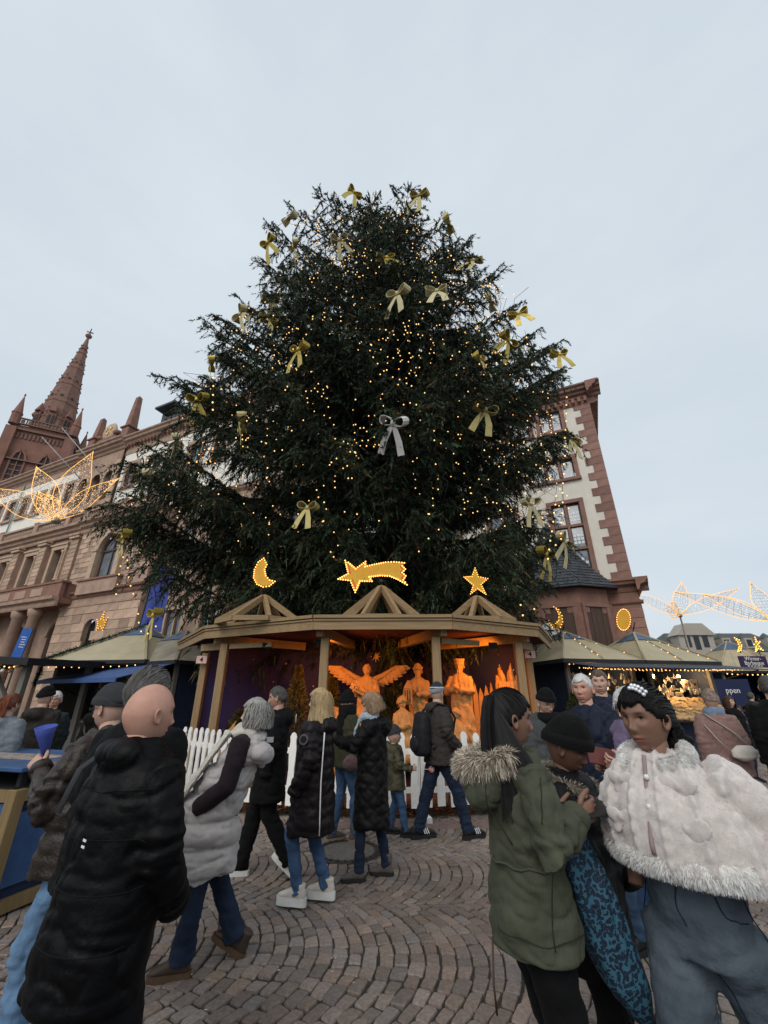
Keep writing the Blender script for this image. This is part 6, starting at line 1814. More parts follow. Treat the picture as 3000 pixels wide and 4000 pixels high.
# ---------------------------------------------------------------- market huts
beige = pmat('beige_roofing', (.36, .31, .205), col2=(.42, .365, .25), var=.05, scale=2.0, rough=.85, bump=.3, bscale=30); beige_g = pmat('weathered_roofing', (.25, .22, .17), col2=(.33, .29, .22), var=.1, scale=3, rough=.9, bump=.4, bscale=25)
capblue = pmat('cap_blue', (.07, .12, .20), rough=.5, var=.1); navy_w = pmat('navy_boards', (.016, .024, .050), rough=.7, var=.2, scale=3, bump=.2); blue_aw = pmat('blue_awning', (.05, .10, .26), rough=.6, var=.15, scale=3, bump=.15, bscale=20)
greywood = wood_mat('grey_wood', (.13, .12, .105), (.19, .175, .15), 'z', 2.5); darkboard = pmat('dark_board', (.022, .022, .024), rough=.7)
def market_hut(label, A, B, depth, ez, az, roofm, wall=None, cap=True, seams=1, open_front=True, over=.0, group=None):
    """A, B: left and right front eave corners on the ground plan"""
    A = Vector((A[0], A[1])); B = Vector((B[0], B[1])); d = B - A; w = d.length; ang = math.atan2(d.y, d.x)
    o = thing('market_hut', label, 'market stall', (A.x, A.y, 0), ang, group); wall = wall or navy_w
    c = (w / 2, depth / 2, az); cs = [(0, 0, ez), (w, 0, ez), (w, depth, ez), (0, depth, ez)]
    k = .30 if cap else 1.0
    def up(p, f): return tuple(Vector(p).lerp(Vector(c), f))
    r = MB()
    for i in range(4):
        p, q = cs[i], cs[(i + 1) % 4]; r.add([p, q, up(q, .72), up(p, .72)], [(0, 1, 2, 3)], roofm)
    r.add(cs, [(3, 2, 1, 0)], darkboard); ro = r.build('roof', None, o)
    t = MB(); lift = Vector((0, 0, .03))
    for i in range(4):
        p, q = cs[i], cs[(i + 1) % 4]; t.add([Vector(up(p, .70)) + lift, Vector(up(q, .70)) + lift, Vector(c) + lift], [(0, 1, 2)], capblue if cap else roofm)
    t.build('roof_cap', None, ro)
    for i in range(4): MB().beam(Vector(cs[i]) + lift * .3, Vector(c) + lift * 1.2, .06, .05, roofm).build('hip_batten', None, ro)
    for i in range(4):
        p, q = Vector(cs[i]), Vector(cs[(i + 1) % 4])
        for s_ in range(seams):
            f = (s_ + 1) / (seams + 1); e = p.lerp(q, f); MB().beam(e + lift * .2, Vector(up(tuple(p.lerp(q, f)), .70)) + lift * .4, .035, .03, roofm).build('seam', None, ro)
        MB().beam(p - lift * 1.2, q - lift * 1.2, .05, .10, darkboard).build('eave_board', None, ro)
    i_ = .25
    for (x0, y0, x1, y1) in ((i_, i_, i_, depth - i_), (i_, depth - i_, w - i_, depth - i_), (w - i_, i_, w - i_, depth - i_)):
        MB().beam((x0, y0, ez / 2), (x1, y1, ez / 2), .05, ez - .02, wall).build('wall', None, o)
    MB().box((w / 2, i_, .5), (w - 2 * i_, .06, 1.0), wall).build('counter_front', None, o); MB().box((w / 2, i_ - .08, 1.02), (w - 2 * i_ + .1, .5, .05), greywood).build('counter', None, o)
    for x in (i_, w - i_): MB().box((0, 0, 0), (.10, .10, ez), greywood).build('corner_post', None, o, (x, i_, ez / 2))
    return o, ang
def string(label, pts, sp=.16, sag=.0, r=.017, mat=None, group='fairy light strings on the stalls'):
    """light string: wire plus bulbs"""
    P = [Vector(p) for p in pts]; o = thing('light_string', label, 'light string', P[0], 0, group); b0 = P[0]; path = []
    for a, c in zip(P[:-1], P[1:]):
        n = max(2, int((c - a).length / .12))
        for i in range(n): f = i / n; path.append(a.lerp(c, f) - b0 - Vector((0, 0, sag * 4 * f * (1 - f))))
    path.append(P[-1] - b0); MB().tube(path, .005, 4, darkboard).build('wire', None, o, rec=False)
    bp_ = []; acc = 0
    for a, c in zip(path[:-1], path[1:]):
        acc += (c - a).length
        if acc > sp: acc = 0; bp_.append(tuple(c + Vector((rng.uniform(-.01, .01), rng.uniform(-.02, 0), -.02 - rng.uniform(0, .03)))))
    if bp_: bulbs_mesh(bp_, r, mat or bulb_w, 'bulbs', o)
    return o
h1, a1 = market_hut('beige roofed ornament hut with blue cap next to the nativity hut', (4.81, 11.84), (7.30, 12.40), 3.2, 2.55, 3.5, beige)
h2, a2 = market_hut('beige roofed ornament hut with blue cap under the oval sun', (7.36, 12.42), (9.9, 13.0), 3.2, 2.55, 3.55, beige)
def hp(h, a, x, y, z): v = Vector((x, y, 0)); v.rotate(Matrix.Rotation(a, 3, 'Z')); return Vector((h.location.x + v.x, h.location.y + v.y, z))
for h, a, nm in ((h1, a1, 'hut beside the nativity'), (h2, a2, 'hut under the oval sun')):
    ap = hp(h, a, 1.26, 1.6, 3.56)
    for (x, y, t_) in ((0, 0, 'first corner'), (1.26, 0, 'front seam'), (2.54, 0, 'second corner')): string('warm bulbs running up the %s of the %s' % (t_, nm), [hp(h, a, x, y, 2.60), ap], .14)
    string('warm bulbs along the eave of the %s' % nm, [hp(h, a, 0, -.06, 2.47), hp(h, a, 2.5, -.06, 2.47)], .10, .05)
# shared dark awning
aw = thing('awning', 'flat dark awning stretched along the front of the two ornament huts', 'awning', h1.location, a1)
MB().add([(.1, -.03, 2.46), (5.15, -.03, 2.46), (5.5, -1.05, 2.30), (.1, -1.05, 2.30), (.1, -.03, 2.44), (5.15, -.03, 2.44), (5.5, -1.05, 2.28), (.1, -1.05, 2.28)], [(0, 3, 2, 1), (4, 5, 6, 7), (3, 7, 6, 2), (1, 2, 6, 5), (0, 1, 5, 4)], pmat('awning_dark', (.03, .038, .055), rough=.6)).build('sheet', None, aw)
for x in (.2, 2.6, 5.2): MB().tube([(x, -.03, 2.1), (x + .05, -.95, 2.28)], .015, 6, metal_d).build('arm', None, aw)
string('dense warm bulbs under the awning edge', [hp(h1, a1, .1, -.55, 2.34), hp(h1, a1, 5.2, -.55, 2.34)], .045, .03, .015); string('second row of warm bulbs under the awning', [hp(h1, a1, .1, -.30, 2.36), hp(h1, a1, 5.1, -.30, 2.36)], .05, .05, .014)
# goods: hanging ornaments, shelves, pictures, boxes, lit by two lamps
orn = pmat('plaster_ornament', (.62, .52, .38), rough=.6, var=.15); kraft = pmat('kraft_paper', (.42, .29, .15), rough=.7, var=.25, scale=6); frame_m = pmat('pale_frame', (.55, .45, .32), rough=.6)
def place(h, a, x, y, z): return hp(h, a, x, y, z), a
om = []
b = MB(); b.prism([(0, 0), (.05, .06), (.045, .10), (.02, .105), (0, .085), (-.02, .105), (-.045, .10), (-.05, .06)], -.008, .008, orn, Matrix.Rotation(math.pi / 2, 4, 'X')); heart = b
b2 = MB(); b2.lathe([(.05, 0), (.045, .02), (.03, .07), (.012, .09), (.02, .11), (.004, .13)], 8, orn); bellm = b2
b3 = MB(); b3.prism(star_poly(5, .065, .028), -.008, .008, orn, Matrix.Translation((0, 0, .05)) @ Matrix.Rotation(math.pi / 2, 4, 'X')); starm = b3
kinds = [('heart_ornament', heart, 'pale heart ornament hanging in the ornament hut'), ('bell_ornament', bellm, 'pale bell ornament hanging in the ornament hut'), ('star_ornament', starm, 'pale star ornament hanging in the ornament hut')]
protos = []
for nm, bb, lb in kinds:
    bb.tube([(0, 0, .1), (0, 0, .3)], .002, 4, metal_d); protos.append((nm, bb.build(nm), lb))
for i in range(84):
    nm, o0, lb = protos[i % 3]; o = o0 if i < 3 else mesh_obj(nm, o0.data)
    x = .45 + (i * .61803 * 4.4) % 4.3; z = rng.uniform(1.66, 2.14); o.location = hp(h1, a1, x, rng.uniform(.1, .9), z); o.rotation_euler = (0, 0, a1 + rng.uniform(-.5, .5)); sc = rng.uniform(.8, 1.4); o.scale = (sc, sc, sc); tag(o, lb, 'ornament', 'ornaments hanging in the huts')
pb = MB(); pb.box((0, 0, 0), (.20, .16, .05), kraft, bev=.01); pk = pb.build('gift_packet')
for i in range(110):
    o = pk if i == 0 else mesh_obj('gift_packet', pk.data); x = 2.9 + (i % 11) * .2 + rng.uniform(-.05, .05); row = (i // 11) % 6
    o.location = hp(h1, a1, x, -.28 + row * .17, 1.09 + row * .085 + rng.uniform(0, .05)); o.rotation_euler = (R(rng.uniform(10, 40)), R(rng.uniform(-15, 15)), a1 + rng.uniform(-.5, .5)); tag(o, 'brown paper wrapped packet heaped on the hut counter', 'packet', 'packets heaped on the counter')
for j in range(2): MB().box((0, 0, 0), (2.2, .3, .03), greywood).build('shelf', None, h2, (1.25, 1.0 + .1 * j, 1.45 + .38 * j))
for i in range(7):
    o = thing('framed_picture', 'small framed picture %s on the hut shelf' % ('with dark motif', 'with pale mount', 'with wide frame', 'with red motif', 'leaning beside a lamp', 'in narrow frame', 'at the shelf end')[i], 'picture', hp(h2, a2, .3 + i * .32, .72, 1.62 + .34 * (i > 4) - .0), a2, 'framed pictures in the hut')
    MB().box((0, 0, 0), (.26, .025, .26), frame_m, bev=.006).build('frame', None, o); MB().box((0, -.016, 0), (.19, .006, .19), pmat('mount', (.66, .60, .50), bump=0)).build('mount', None, o); MB().box((0, -.021, 0), (.08, .004, .07), pmat('motif_%d' % (i % 3), ((.12, .05, .03), (.05, .05, .08), (.25, .06, .04))[i % 3], bump=0)).build('motif', None, o)
for i in range(26):
    b = MB(); hh = rng.uniform(.10, .24); b.lathe([(.045, 0), (.05, .02), (.03, hh * .6), (.036, hh * .75), (.02, hh)], 8, orn); o = b.build('figurine'); o.location = hp(h1 if i < 14 else h2, a1, .5 + (i % 14) * .13, .35 + .1 * (i % 2), 1.05 if i < 14 else 1.05); tag(o, 'small pale carved figurine standing on the hut counter', 'figurine', 'figurines on the counter')
for i, (x, y) in enumerate(((1.3, .7), (3.4, .7), (4.4, .8))):
    q = hp(h1, a1, x, y, 2.18); o = thing('pendant_lamp', ('pendant lamp among the hanging ornaments', 'pendant lamp over the heaped packets', 'pendant lamp over the framed pictures')[i], 'lamp', q)
    MB().tube([(0, 0, .3), (0, 0, .05)], .006, 6, metal_d).build('cord', None, o); bb = MB(); ball(bb, (0, 0, 0), .05, 12, emat('lamp_globe', (1, .72, .38), 14)); bb.build('bulb', None, o)
    ld = bpy.data.lights.new('pendant_light', 'POINT'); ld.energy = 48; ld.color = (1, .62, .28); ld.shadow_soft_size = .06; lo_ = bpy.data.objects.new('pendant_light', ld); COL.objects.link(lo_); lo_.parent = o; lo_.location = (0, -.08, -.06)
conifer('small potted conifer with tiny lights beside the ornament hut', 4.75, 11.3, 1.75, .42, 91, (.7, .9, .6))
# motifs on the huts
def z6(pts): return [(2000 + x / 1.659, 2300 + y / 1.659) for x, y in pts]
motif('yellow crescent moon motif above the hut beside the nativity', z6([(268, 118), (300, 135), (322, 175), (326, 215), (312, 250), (290, 262), (258, 250), (236, 208), (258, 222), (280, 226), (300, 205), (302, 165), (288, 135)]), 13.5, hp(h1, a1, 1.26, 1.6, 3.5), .07, .016)
motif('oval yellow sun disc ringed with bulbs above the ornament hut', [(2434 + 27 * math.cos(t), 2421 + 41 * math.sin(t)) for t in np.linspace(0, 2 * math.pi, 28, endpoint=False)], 14.0, hp(h2, a2, 1.27, 1.6, 3.55), .07, .017)
sg = thing('beer_sign', 'white round topped brewery sign behind the ornament hut roof', 'sign', at_y(2152, 2478, 16))
MB().prism([(-.42, -.55), (.42, -.55)] + [(.42 * math.cos(t), .42 * math.sin(t)) for t in np.linspace(0, math.pi, 14)], -.03, .03, pmat('sign_white', (.66, .66, .64), rough=.5, bump=0), Matrix.Rotation(math.pi / 2, 4, 'X')).build('board', None, sg)
text_obj('Andechs', .20, MATS['black_print'], sg, (.0, -.035, -.08), (math.pi / 2, 0, 0), .003, 'lettering', bold=.004); MB().prism([(-.14, .1), (.14, .1), (.1, .16), (.02, .16), (0, .3), (-.03, .16), (-.1, .16)], .03, .036, MATS['black_print'], Matrix.Rotation(math.pi / 2, 4, 'X')).build('emblem', None, sg); MB().tube([(0, 0, -.5), (0, 0, -3.0)], .03, 6, metal_d).build('pole', None, sg)
# far barbecue stall
fs = at_y(2790, 2640, 22); h3, a3 = market_hut('striped roof barbecue stall with blue walls at the far side', (fs.x, 21.5), (fs.x + 4.2, 21.5), 3.4, 2.75, 4.3, beige, seams=4)
string('warm bulbs along the eave of the barbecue stall', [hp(h3, a3, 0, -.06, 2.66), hp(h3, a3, 4.2, -.06, 2.66)], .2, .05, .03)
sg = thing('stall_sign', 'dark purple board reading Winter-Barbeque on the far stall roof', 'sign', at_y(2942, 2585, 20.6), R(4))
MB().box((0, 0, 0), (1.36, .06, .50), pmat('purple_board', (.03, .015, .06), rough=.6, bump=0), bev=.01).build('board', None, sg); sw = pmat('sign_lettering', (.72, .68, .62), bump=0)
text_obj('Winter-', .25, sw, sg, (0, -.035, .13), (math.pi / 2, 0, 0), .004, 'lettering'); text_obj('Barbeque', .25, sw, sg, (0, -.035, -.06), (math.pi / 2, 0, 0), .004, 'lettering'); [MB().box((-.32 + .16 * i_, -.034, -.19), (.11, .006, .035), sw).build('text_line', None, sg) for i_ in range(5)]
bn = thing('stall_banner', 'navy banner with white lettering ppen below the barbecue stall', 'banner', at_y(2850, 2705, 20.9)); MB().box((0, 0, 0), (2.0, .04, 1.15), pmat('navy_banner', (.012, .018, .06), rough=.6, bump=0)).build('cloth', None, bn); text_obj('ppen', .34, sw, bn, (.16, -.025, .08), (math.pi / 2, 0, 0), .004, 'lettering')
for lab, pts, Y in (('glowing crescent motif over the barbecue stall', [(2868, 2492), (2885, 2500), (2895, 2520), (2892, 2540), (2880, 2545), (2886, 2525), (2880, 2508)], 22.5), ('glowing star motif over the barbecue stall', [(2947, 2490), (2954, 2505), (2966, 2507), (2958, 2518), (2978, 2540), (2960, 2534), (2950, 2545), (2952, 2525), (2944, 2517), (2951, 2508)], 22), ('glowing bell motif beyond the barbecue stall', [(2830, 2545), (2846, 2538), (2856, 2552), (2857, 2570), (2850, 2580), (2832, 2578), (2826, 2565)], 26), ('thin glowing oval motif beyond the ornament huts', [(2778, 2540), (2786, 2538), (2792, 2555), (2790, 2575), (2783, 2577), (2777, 2560)], 27)):
    m = motif(lab, pts, Y, None, .09, .03); MB().tube([(0, 0, 0), (0, 0, -1.4)], .02, 6, metal_d).build('stand', None, m)
# ---------------------------------------------------------------- stalls on the church side
h4, a4 = market_hut('fir garlanded hut with beige roof in front of the porch', (-9.75, 12.7), (-6.6, 12.2), 3.6, 2.55, 3.75, beige, greywood, seams=0)
gr = np.random.default_rng(9)
def garland(label, pts, r=.13, dens=420):
    P = [Vector(p) for p in pts]; o = thing('fir_garland', label, 'garland', P[0]); n = 0; allp = []; 
    for a, c in zip(P[:-1], P[1:]):
        m = int((c - a).length * dens); f = gr.random(m)[:, None]; allp.append(np.array(a) * (1 - f) + np.array(c) * f)
    p = np.concatenate(allp) - np.array(P[0]); n = len(p); d = gr.normal(0, 1, (n, 3)); d /= np.linalg.norm(d, axis=1, keepdims=True); s = np.cross(d, gr.normal(0, 1, (n, 3))); s /= np.linalg.norm(s, axis=1, keepdims=True)
    L_ = gr.uniform(.6, 1.1, n)[:, None] * r; V = np.stack([p - s * .016, p + s * .016, p + d * L_], 1).reshape(-1, 3)
    mesh_obj('fir_sprigs', np_mesh('fir_sprigs', V, np.arange(n * 3).reshape(-1, 3), pmat('fir_green', (.030, .065, .045), rough=.7, attr='tint', bump=0), False, np.repeat(gr.uniform(.5, 1.6, (n, 1)) * np.ones((n, 3)), 3, 0), 3), o)
    MB().tube([q - P[0] for q in P], .02, 6, bark).build('cord', None, o, rec=False)
garland('green fir garland draped down the hip of the hut by the porch', [hp(h4, a4, 1.6, 1.8, 3.8), hp(h4, a4, 0, 0, 2.62), hp(h4, a4, -.05, -.05, 1.9)]); garland('thin fir garland along the rear hip of the hut by the porch', [hp(h4, a4, 1.6, 1.8, 3.8), hp(h4, a4, 0, 3.6, 2.65)], .10)
string('warm bulbs along the eave of the garlanded hut', [hp(h4, a4, 0, -.06, 2.44), hp(h4, a4, 3.1, -.06, 2.44)], .16, .03)
motif('golden five pointed star on the garlanded hut roof', [(0 + (200 + 0) + x, y) for x, y in ((209, 2391), (208, 2422), (224, 2413), (213, 2432), (203, 2462), (194, 2447), (178, 2462), (184, 2436), (181, 2420), (196, 2418))], 14.2, hp(h4, a4, 1.6, 1.8, 3.75), .07, .013)
h5, a5 = market_hut('weathered grey roofed hut with blue flap awning', (-9.1, 13.65), (-5.62, 11.65), 3.2, 2.5, 3.55, beige_g, navy_w, seams=0)
h5.location.x += .12; aw = thing('flap_awning', 'bright blue flap awning propped open on the grey roofed hut', 'awning', h5.location, a5)
MB().add([(.1, -.02, 2.42), (3.9, -.02, 2.42), (3.85, -1.35, 2.03), (.1, -1.35, 2.03), (.1, -.02, 2.40), (3.9, -.02, 2.40), (3.85, -1.35, 2.01), (.1, -1.35, 2.01)], [(0, 3, 2, 1), (4, 5, 6, 7), (3, 7, 6, 2), (0, 1, 5, 4), (1, 2, 6, 5), (0, 4, 7, 3)], blue_aw).build('sheet', None, aw); MB().box((1.98, -1.355, 1.99), (3.8, .02, .10), blue_aw).build('valance', None, aw)
for x in (.3, 2.0, 3.7): MB().tube([(x, .0, 1.5), (x, -1.2, 2.04)], .016, 6, metal_d).build('prop', None, aw)
for x in (.9, 2.2, 3.2): MB().box((0, 0, 0), (.14, .1, 2.3), timber).build('doorway_post', None, h5, (x, -.05, 1.15))
for i in range(3): MB().box((0, 0, 0), (.6, .04, 1.2), pmat('slate_board', (.03, .035, .045), rough=.5)).build('menu_board', None, h5, (.6 + 1.0 * i, .1, 1.55))
# near dark canopy at the edge
cn = thing('dark_canopy', 'dark flat canopy on grey timber posts hung with a bauble garland', 'canopy', (-8.2, 10.4, 0), R(-6))
MB().box((-2.2, .9, 2.52), (4.8, 2.6, .16), darkboard, rot=(R(2), R(3), 0)).build('roof_slab', None, cn)
for a_, c_ in (((-.15, 0, 0), (-.15, 0, 2.44)), ((-1.7, 0, 0), (-1.7, 0, 2.44)), ((-1.2, 0, 2.4), (-.2, 0, 1.2)), ((-3, 0, 0), (-3, 0, 2.4)), ((-3.0, 1.9, 0), (-3.0, 1.9, 2.4)), ((-.15, 1.9, 0), (-.15, 1.9, 2.4))): MB().beam(a_, c_, .13, .13, greywood).build('timber_post', None, cn)
garland('bauble garland hanging under the dark canopy', [Vector((-10.6, 10.55, 2.28)), Vector((-9.4, 10.45, 2.24)), Vector((-8.4, 10.3, 2.30))], .12, 300)
baub = [pmat('bauble_copper', (.45, .18, .08), rough=.25, metal=.5, bump=0), pmat('bauble_white', (.7, .7, .68), rough=.3, bump=0), pmat('bauble_gold', (.55, .38, .10), rough=.25, metal=.6, bump=0)]
for i in range(30):
    b = MB(); ball(b, (0, 0, 0), rng.uniform(.035, .06), 10, baub[i % 3]); o = b.build('bauble'); o.location = (-10.6 + i * .075, 10.42 + rng.uniform(-.12, .05) - .005 * i, 2.24 + rng.uniform(-.1, .1)); tag(o, ('copper', 'white', 'gold')[i % 3] + ' bauble in the garland under the dark canopy', 'bauble', ('copper', 'white', 'gold')[i % 3] + ' baubles under the canopy')
string('warm bulbs woven into the bauble garland', [(-10.6, 10.3, 2.3), (-8.4, 10.1, 2.28)], .12, .02)
sb = thing('info_banner', 'tall blue information board with white lines in front of the porch', 'sign', at_y(70, 2560, 15.5)); MB().box((0, 0, .35), (.36, .04, 1.15), pmat('info_blue', (.02, .10, .38), rough=.5, bump=0), rot=(0, R(5), 0)).build('board', None, sb)
for i in range(5): MB().box((.02 + .02 * (i % 2), -.024, .62 - .085 * i), (.20 - .03 * (i % 3), .004, .022), sw, rot=(0, R(5), 0)).build('text_line', None, sb)
MB().tube([(0, 0, -2.2), (0, 0, -.2)], .03, 6, metal_d).build('pole', None, sb)
# blue flag and green lamp post beside the bay
fl = thing('flag', 'long blue banner flag hanging from a dark pole beside the bay', 'flag', at_z(572, 2620, 0) if False else (-13.2, 24.3, 0))
FY = 24.3; q0 = at_y(640, 2215, FY); q1 = at_y(586, 2470, FY); b = MB(); n = 12; m = 8; vs = []; wv = 1.35
for i in range(n + 1):
    f = i / n; c = q0.lerp(q1, f)
    for j in range(m + 1): g_ = j / m; vs.append((c.x + (g_ - .5) * wv - fl.location.x, .16 * math.sin(g_ * 9 + f * 3), c.z))
b.add(vs, [(i * (m + 1) + j, i * (m + 1) + j + 1, (i + 1) * (m + 1) + j + 1, (i + 1) * (m + 1) + j) for i in range(n) for j in range(m)], pmat('flag_blue', (.05, .075, .30), rough=.8, var=.1), True); b.build('cloth', None, fl, rec=False)
c = (q0.x + q1.x) / 2 - wv * .55 - fl.location.x; MB().tube([(c - .1, .1, 0), (c + .15, .1, q0.z + .4)], .05, 8, metal_d).build('pole', None, fl)
lpst = thing('lamp_post', 'dark green cast iron lamp post half hidden by the spruce', 'street lamp', (at_y(805, 2400, 17.5).x, 17.5, 0)); grn = pmat('lamp_green', (.015, .05, .045), rough=.4, metal=.3)
zt_ = at_y(830, 2120, 17.5).z
MB().lathe([(.16, 0), (.16, .9), (.10, 1.0), (.085, 3.2), (.12, 3.3), (.12, 3.45), (.075, 3.6), (.06, zt_)], 12, grn).build('post', None, lpst); b = MB(); b.lathe([(.05, 0), (.16, .1), (.22, .5), (.24, .55), (.05, .8), (.02, .95)], 8, grn, c=(0, 0, zt_)); b.build('lantern', None, lpst); MB().tube([(0, 0, zt_ - .7), (-.5, 0, zt_ - .6), (-.62, 0, zt_ - .3)], .025, 6, grn).build('bracket', None, lpst)
# ---------------------------------------------------------------- blue bar table in the near corner
bt = thing('bar_table', 'blue standing bar table with timber frame at the edge of the cobbles', 'table', (-3.15, 4.25, 0), R(-16)); bpaint = pmat('blue_paint', (.035, .085, .20), rough=.5, var=.2, scale=5, bump=.2); bdark = pmat('blue_paint_dark', (.012, .026, .065), rough=.55, var=.2, scale=5)
fwood = wood_mat('frame_wood', (.17, .115, .05), (.24, .165, .075), 'z', 2)
MB().box((-.75, .48, .46), (1.46, .92, .80), bdark).build('panel', None, bt)
for x, y in ((0, 0), (-1.5, 0), (0, .96), (-1.5, .96)): MB().box((0, 0, 0), (.10, .10, .90), fwood, bev=.006).build('frame_post', None, bt, (x, y, .45))
for z_ in (.07, .85): MB().box((-.75, .0, z_), (1.4, .08, .09), fwood).build('frame_rail', None, bt); MB().box((0, .48, z_), (.08, .86, .09), fwood).build('frame_rail', None, bt)
MB().box((-.75, -.005, .46), (1.38, .03, .66), bpaint).build('front_panel', None, bt); MB().box((.005, .48, .46), (.03, .84, .52), bpaint).build('side_panel', None, bt)
MB().box((-.75, .48, .885), (1.5, 1.0, .03), darkboard).build('shelf', None, bt)
for x, y in ((-.12, .1), (-1.4, .1), (-.12, .85), (-1.4, .85)): MB().box((x, y, .965), (.05, .05, .14), darkboard).build('support', None, bt)
MB().box((-.75, .48, 1.05), (1.66, 1.12, .035), bpaint, bev=.006).build('table_top', None, bt); MB().box((-.75, .48, 1.071), (1.0, .34, .004), pmat('table_print', (.10, .05, .04), col2=(.45, .40, .34), scale=16, rough=.4, bump=0)).build('printed_strip', None, bt)
b = MB(); b.lathe([(.05, -.01), (.06, 0), (.05, .012), (.01, .016)], 10, pmat('brass', (.4, .35, .25), metal=.6, rough=.4), M=Matrix.Translation((-.35, -.025, .62)) @ Matrix.Rotation(math.pi / 2, 4, 'X')); b.build('rosette', None, bt)
# ---------------------------------------------------------------- gold bows, fairy lights on the spruce, flower lights
def tree_hit(px, py, k=.97):
    d = ray(px, py); best = None; bm_ = 9e9
    for t in np.arange(6, 26, .06):
        p = CAMP + d * t; x, y = p.x - TX, p.y - TY
        if p.z > TH - .2 or p.z < 2.6: continue
        r = math.hypot(x, y) / max(.2, hull(math.atan2(y, x), p.z))
        if r < k: return p
        if r < bm_: bm_ = r; best = p
    return best
def strip(b, pts, w, mat, wdir=(0, 1, 0), taper=None, th=.006):
    """flat ribbon following pts, width along wdir"""
    P = [Vector(p) for p in pts]; wd = Vector(wdir).normalized(); vs = []; n = len(P)
    for i, p in enumerate(P):
        t = (P[min(i + 1, n - 1)] - P[max(i - 1, 0)]).normalized(); nn = t.cross(wd).normalized() * th; ww = wd * (w * (taper[i] if taper else 1) / 2)
        vs += [p - ww + nn, p + ww + nn, p + ww - nn, p - ww - nn]
    fs = [(i * 4 + k, i * 4 + (k + 1) % 4, i * 4 + 4 + (k + 1) % 4, i * 4 + 4 + k) for i in range(n - 1) for k in range(4)] + [(3, 2, 1, 0), tuple((n - 1) * 4 + k for k in range(4))]
    b.add(vs, fs, mat, False)
gold_c = [pmat('matt_gold_ribbon', (.46, .38, .15), rough=.5, var=.12, scale=5, metal=.15, bump=.2, bscale=60), pmat('shiny_gold_ribbon', (.54, .41, .09), rough=.35, var=.2, scale=6, metal=.35, bump=.3, bscale=30), pmat('champagne_ribbon', (.55, .48, .27), rough=.5, var=.1, scale=5, bump=.2, bscale=60), pmat('white_ribbon', (.66, .64, .62), rough=.7, var=.08, scale=4)]
bow_g = ('matt gold ribbon bow tied to a branch of the spruce', 'shiny yellow gold ribbon bow tied to a branch of the spruce', 'pale champagne ribbon bow tied to a branch of the spruce', 'white backed ribbon bow hanging in the middle of the spruce')
def make_bow(k, q):
    m = gold_c[k]; o = thing('ribbon_bow', bow_g[k], 'bow', (0, 0, 0), 0, ('matt gold', 'shiny gold', 'champagne', 'white')[k] + ' bows on the spruce')
    for sg in (-1, 1):
        a = q.uniform(.1, .45); L_ = q.uniform(.30, .38); pts = []
        for i in range(13):
            t = i / 12 * 2 * math.pi; u = (1 - math.cos(t)) / 2; v = math.sin(t) * .12 * (.5 + u * .7); pts.append((sg * (L_ * u * math.cos(a) - v * math.sin(a) * .8), -.02, L_ * u * math.sin(a) + v))
        b = MB(); strip(b, pts, .26, m, (0, 1, .12 * sg), [.35 + .65 * (1 - math.cos(i / 12 * 2 * math.pi)) / 2 for i in range(13)]); b.build('loop', None, o)
        b = MB(); e = q.uniform(.12, .30); strip(b, [(0, -.03, 0), (sg * e * .35, -.06, -.18), (sg * e * .8, -.05 - q.uniform(0, .05), -.44), (sg * e * 1.1, -.07, -.74)], .17, m, (1, 0, .25 * sg), [.45, .8, 1, 1.08]); b.build('tail', None, o)
    b = MB(); ball(b, (0, -.05, .0), (.06, .06, .075), 10, m); b.build('knot', None, o)
    return o
bows = '1382,754,1 1638,766,0 1131,857,2 1049,949,1 1151,965,0 1324,939,2 1510,1012,1 1556,1151,2 1059,1176,0 943,1229,2 1045,1248,0 1170,1368,1 1751,881,0 1850,1021,0 1707,1142,2 1915,1185,2 2026,1229,1 1982,1330,1 1871,1402,1 2185,1388,1 1895,1605,0 1539,1653,3 829,1427,1 774,1563,1 948,1655,0 693,1725,2 590,1861,2 1203,1986,0 487,2100,1 606,2404,1 2228,1718,0 2069,1967,2 2203,2116,2 2129,2166,1'
bq = np.random.default_rng(41); protos_b = {}
for tok in bows.split():
    px, py, k = [int(v) for v in tok.split(',')]; key = (k, int(bq.integers(0, 3)))
    if key not in protos_b: o = protos_b[key] = make_bow(k, bq)
    else: o = copy_tree(protos_b[key])
    p = tree_hit(px, py, .86); d = (CAMP - p).normalized(); p = p + d * .25
    o.location = p; o.rotation_euler = (R(bq.uniform(-25, 30)), R(bq.uniform(-30, 30)), math.atan2(-p.x, p.y) * -1 + R(bq.uniform(-55, 55)))
    s_ = bq.uniform(.75, 1.05); o.scale = (s_, s_, s_)
wire_m = pmat('light_cable', (.02, .03, .02), rough=.6, bump=0); tb_m = emat('tree_bulb', (1.0, .57, .19), 1.7); lgq = np.random.default_rng(77)
sides = ('church', 'porch', 'middle', 'oriel', 'corner')
NSTR = 40
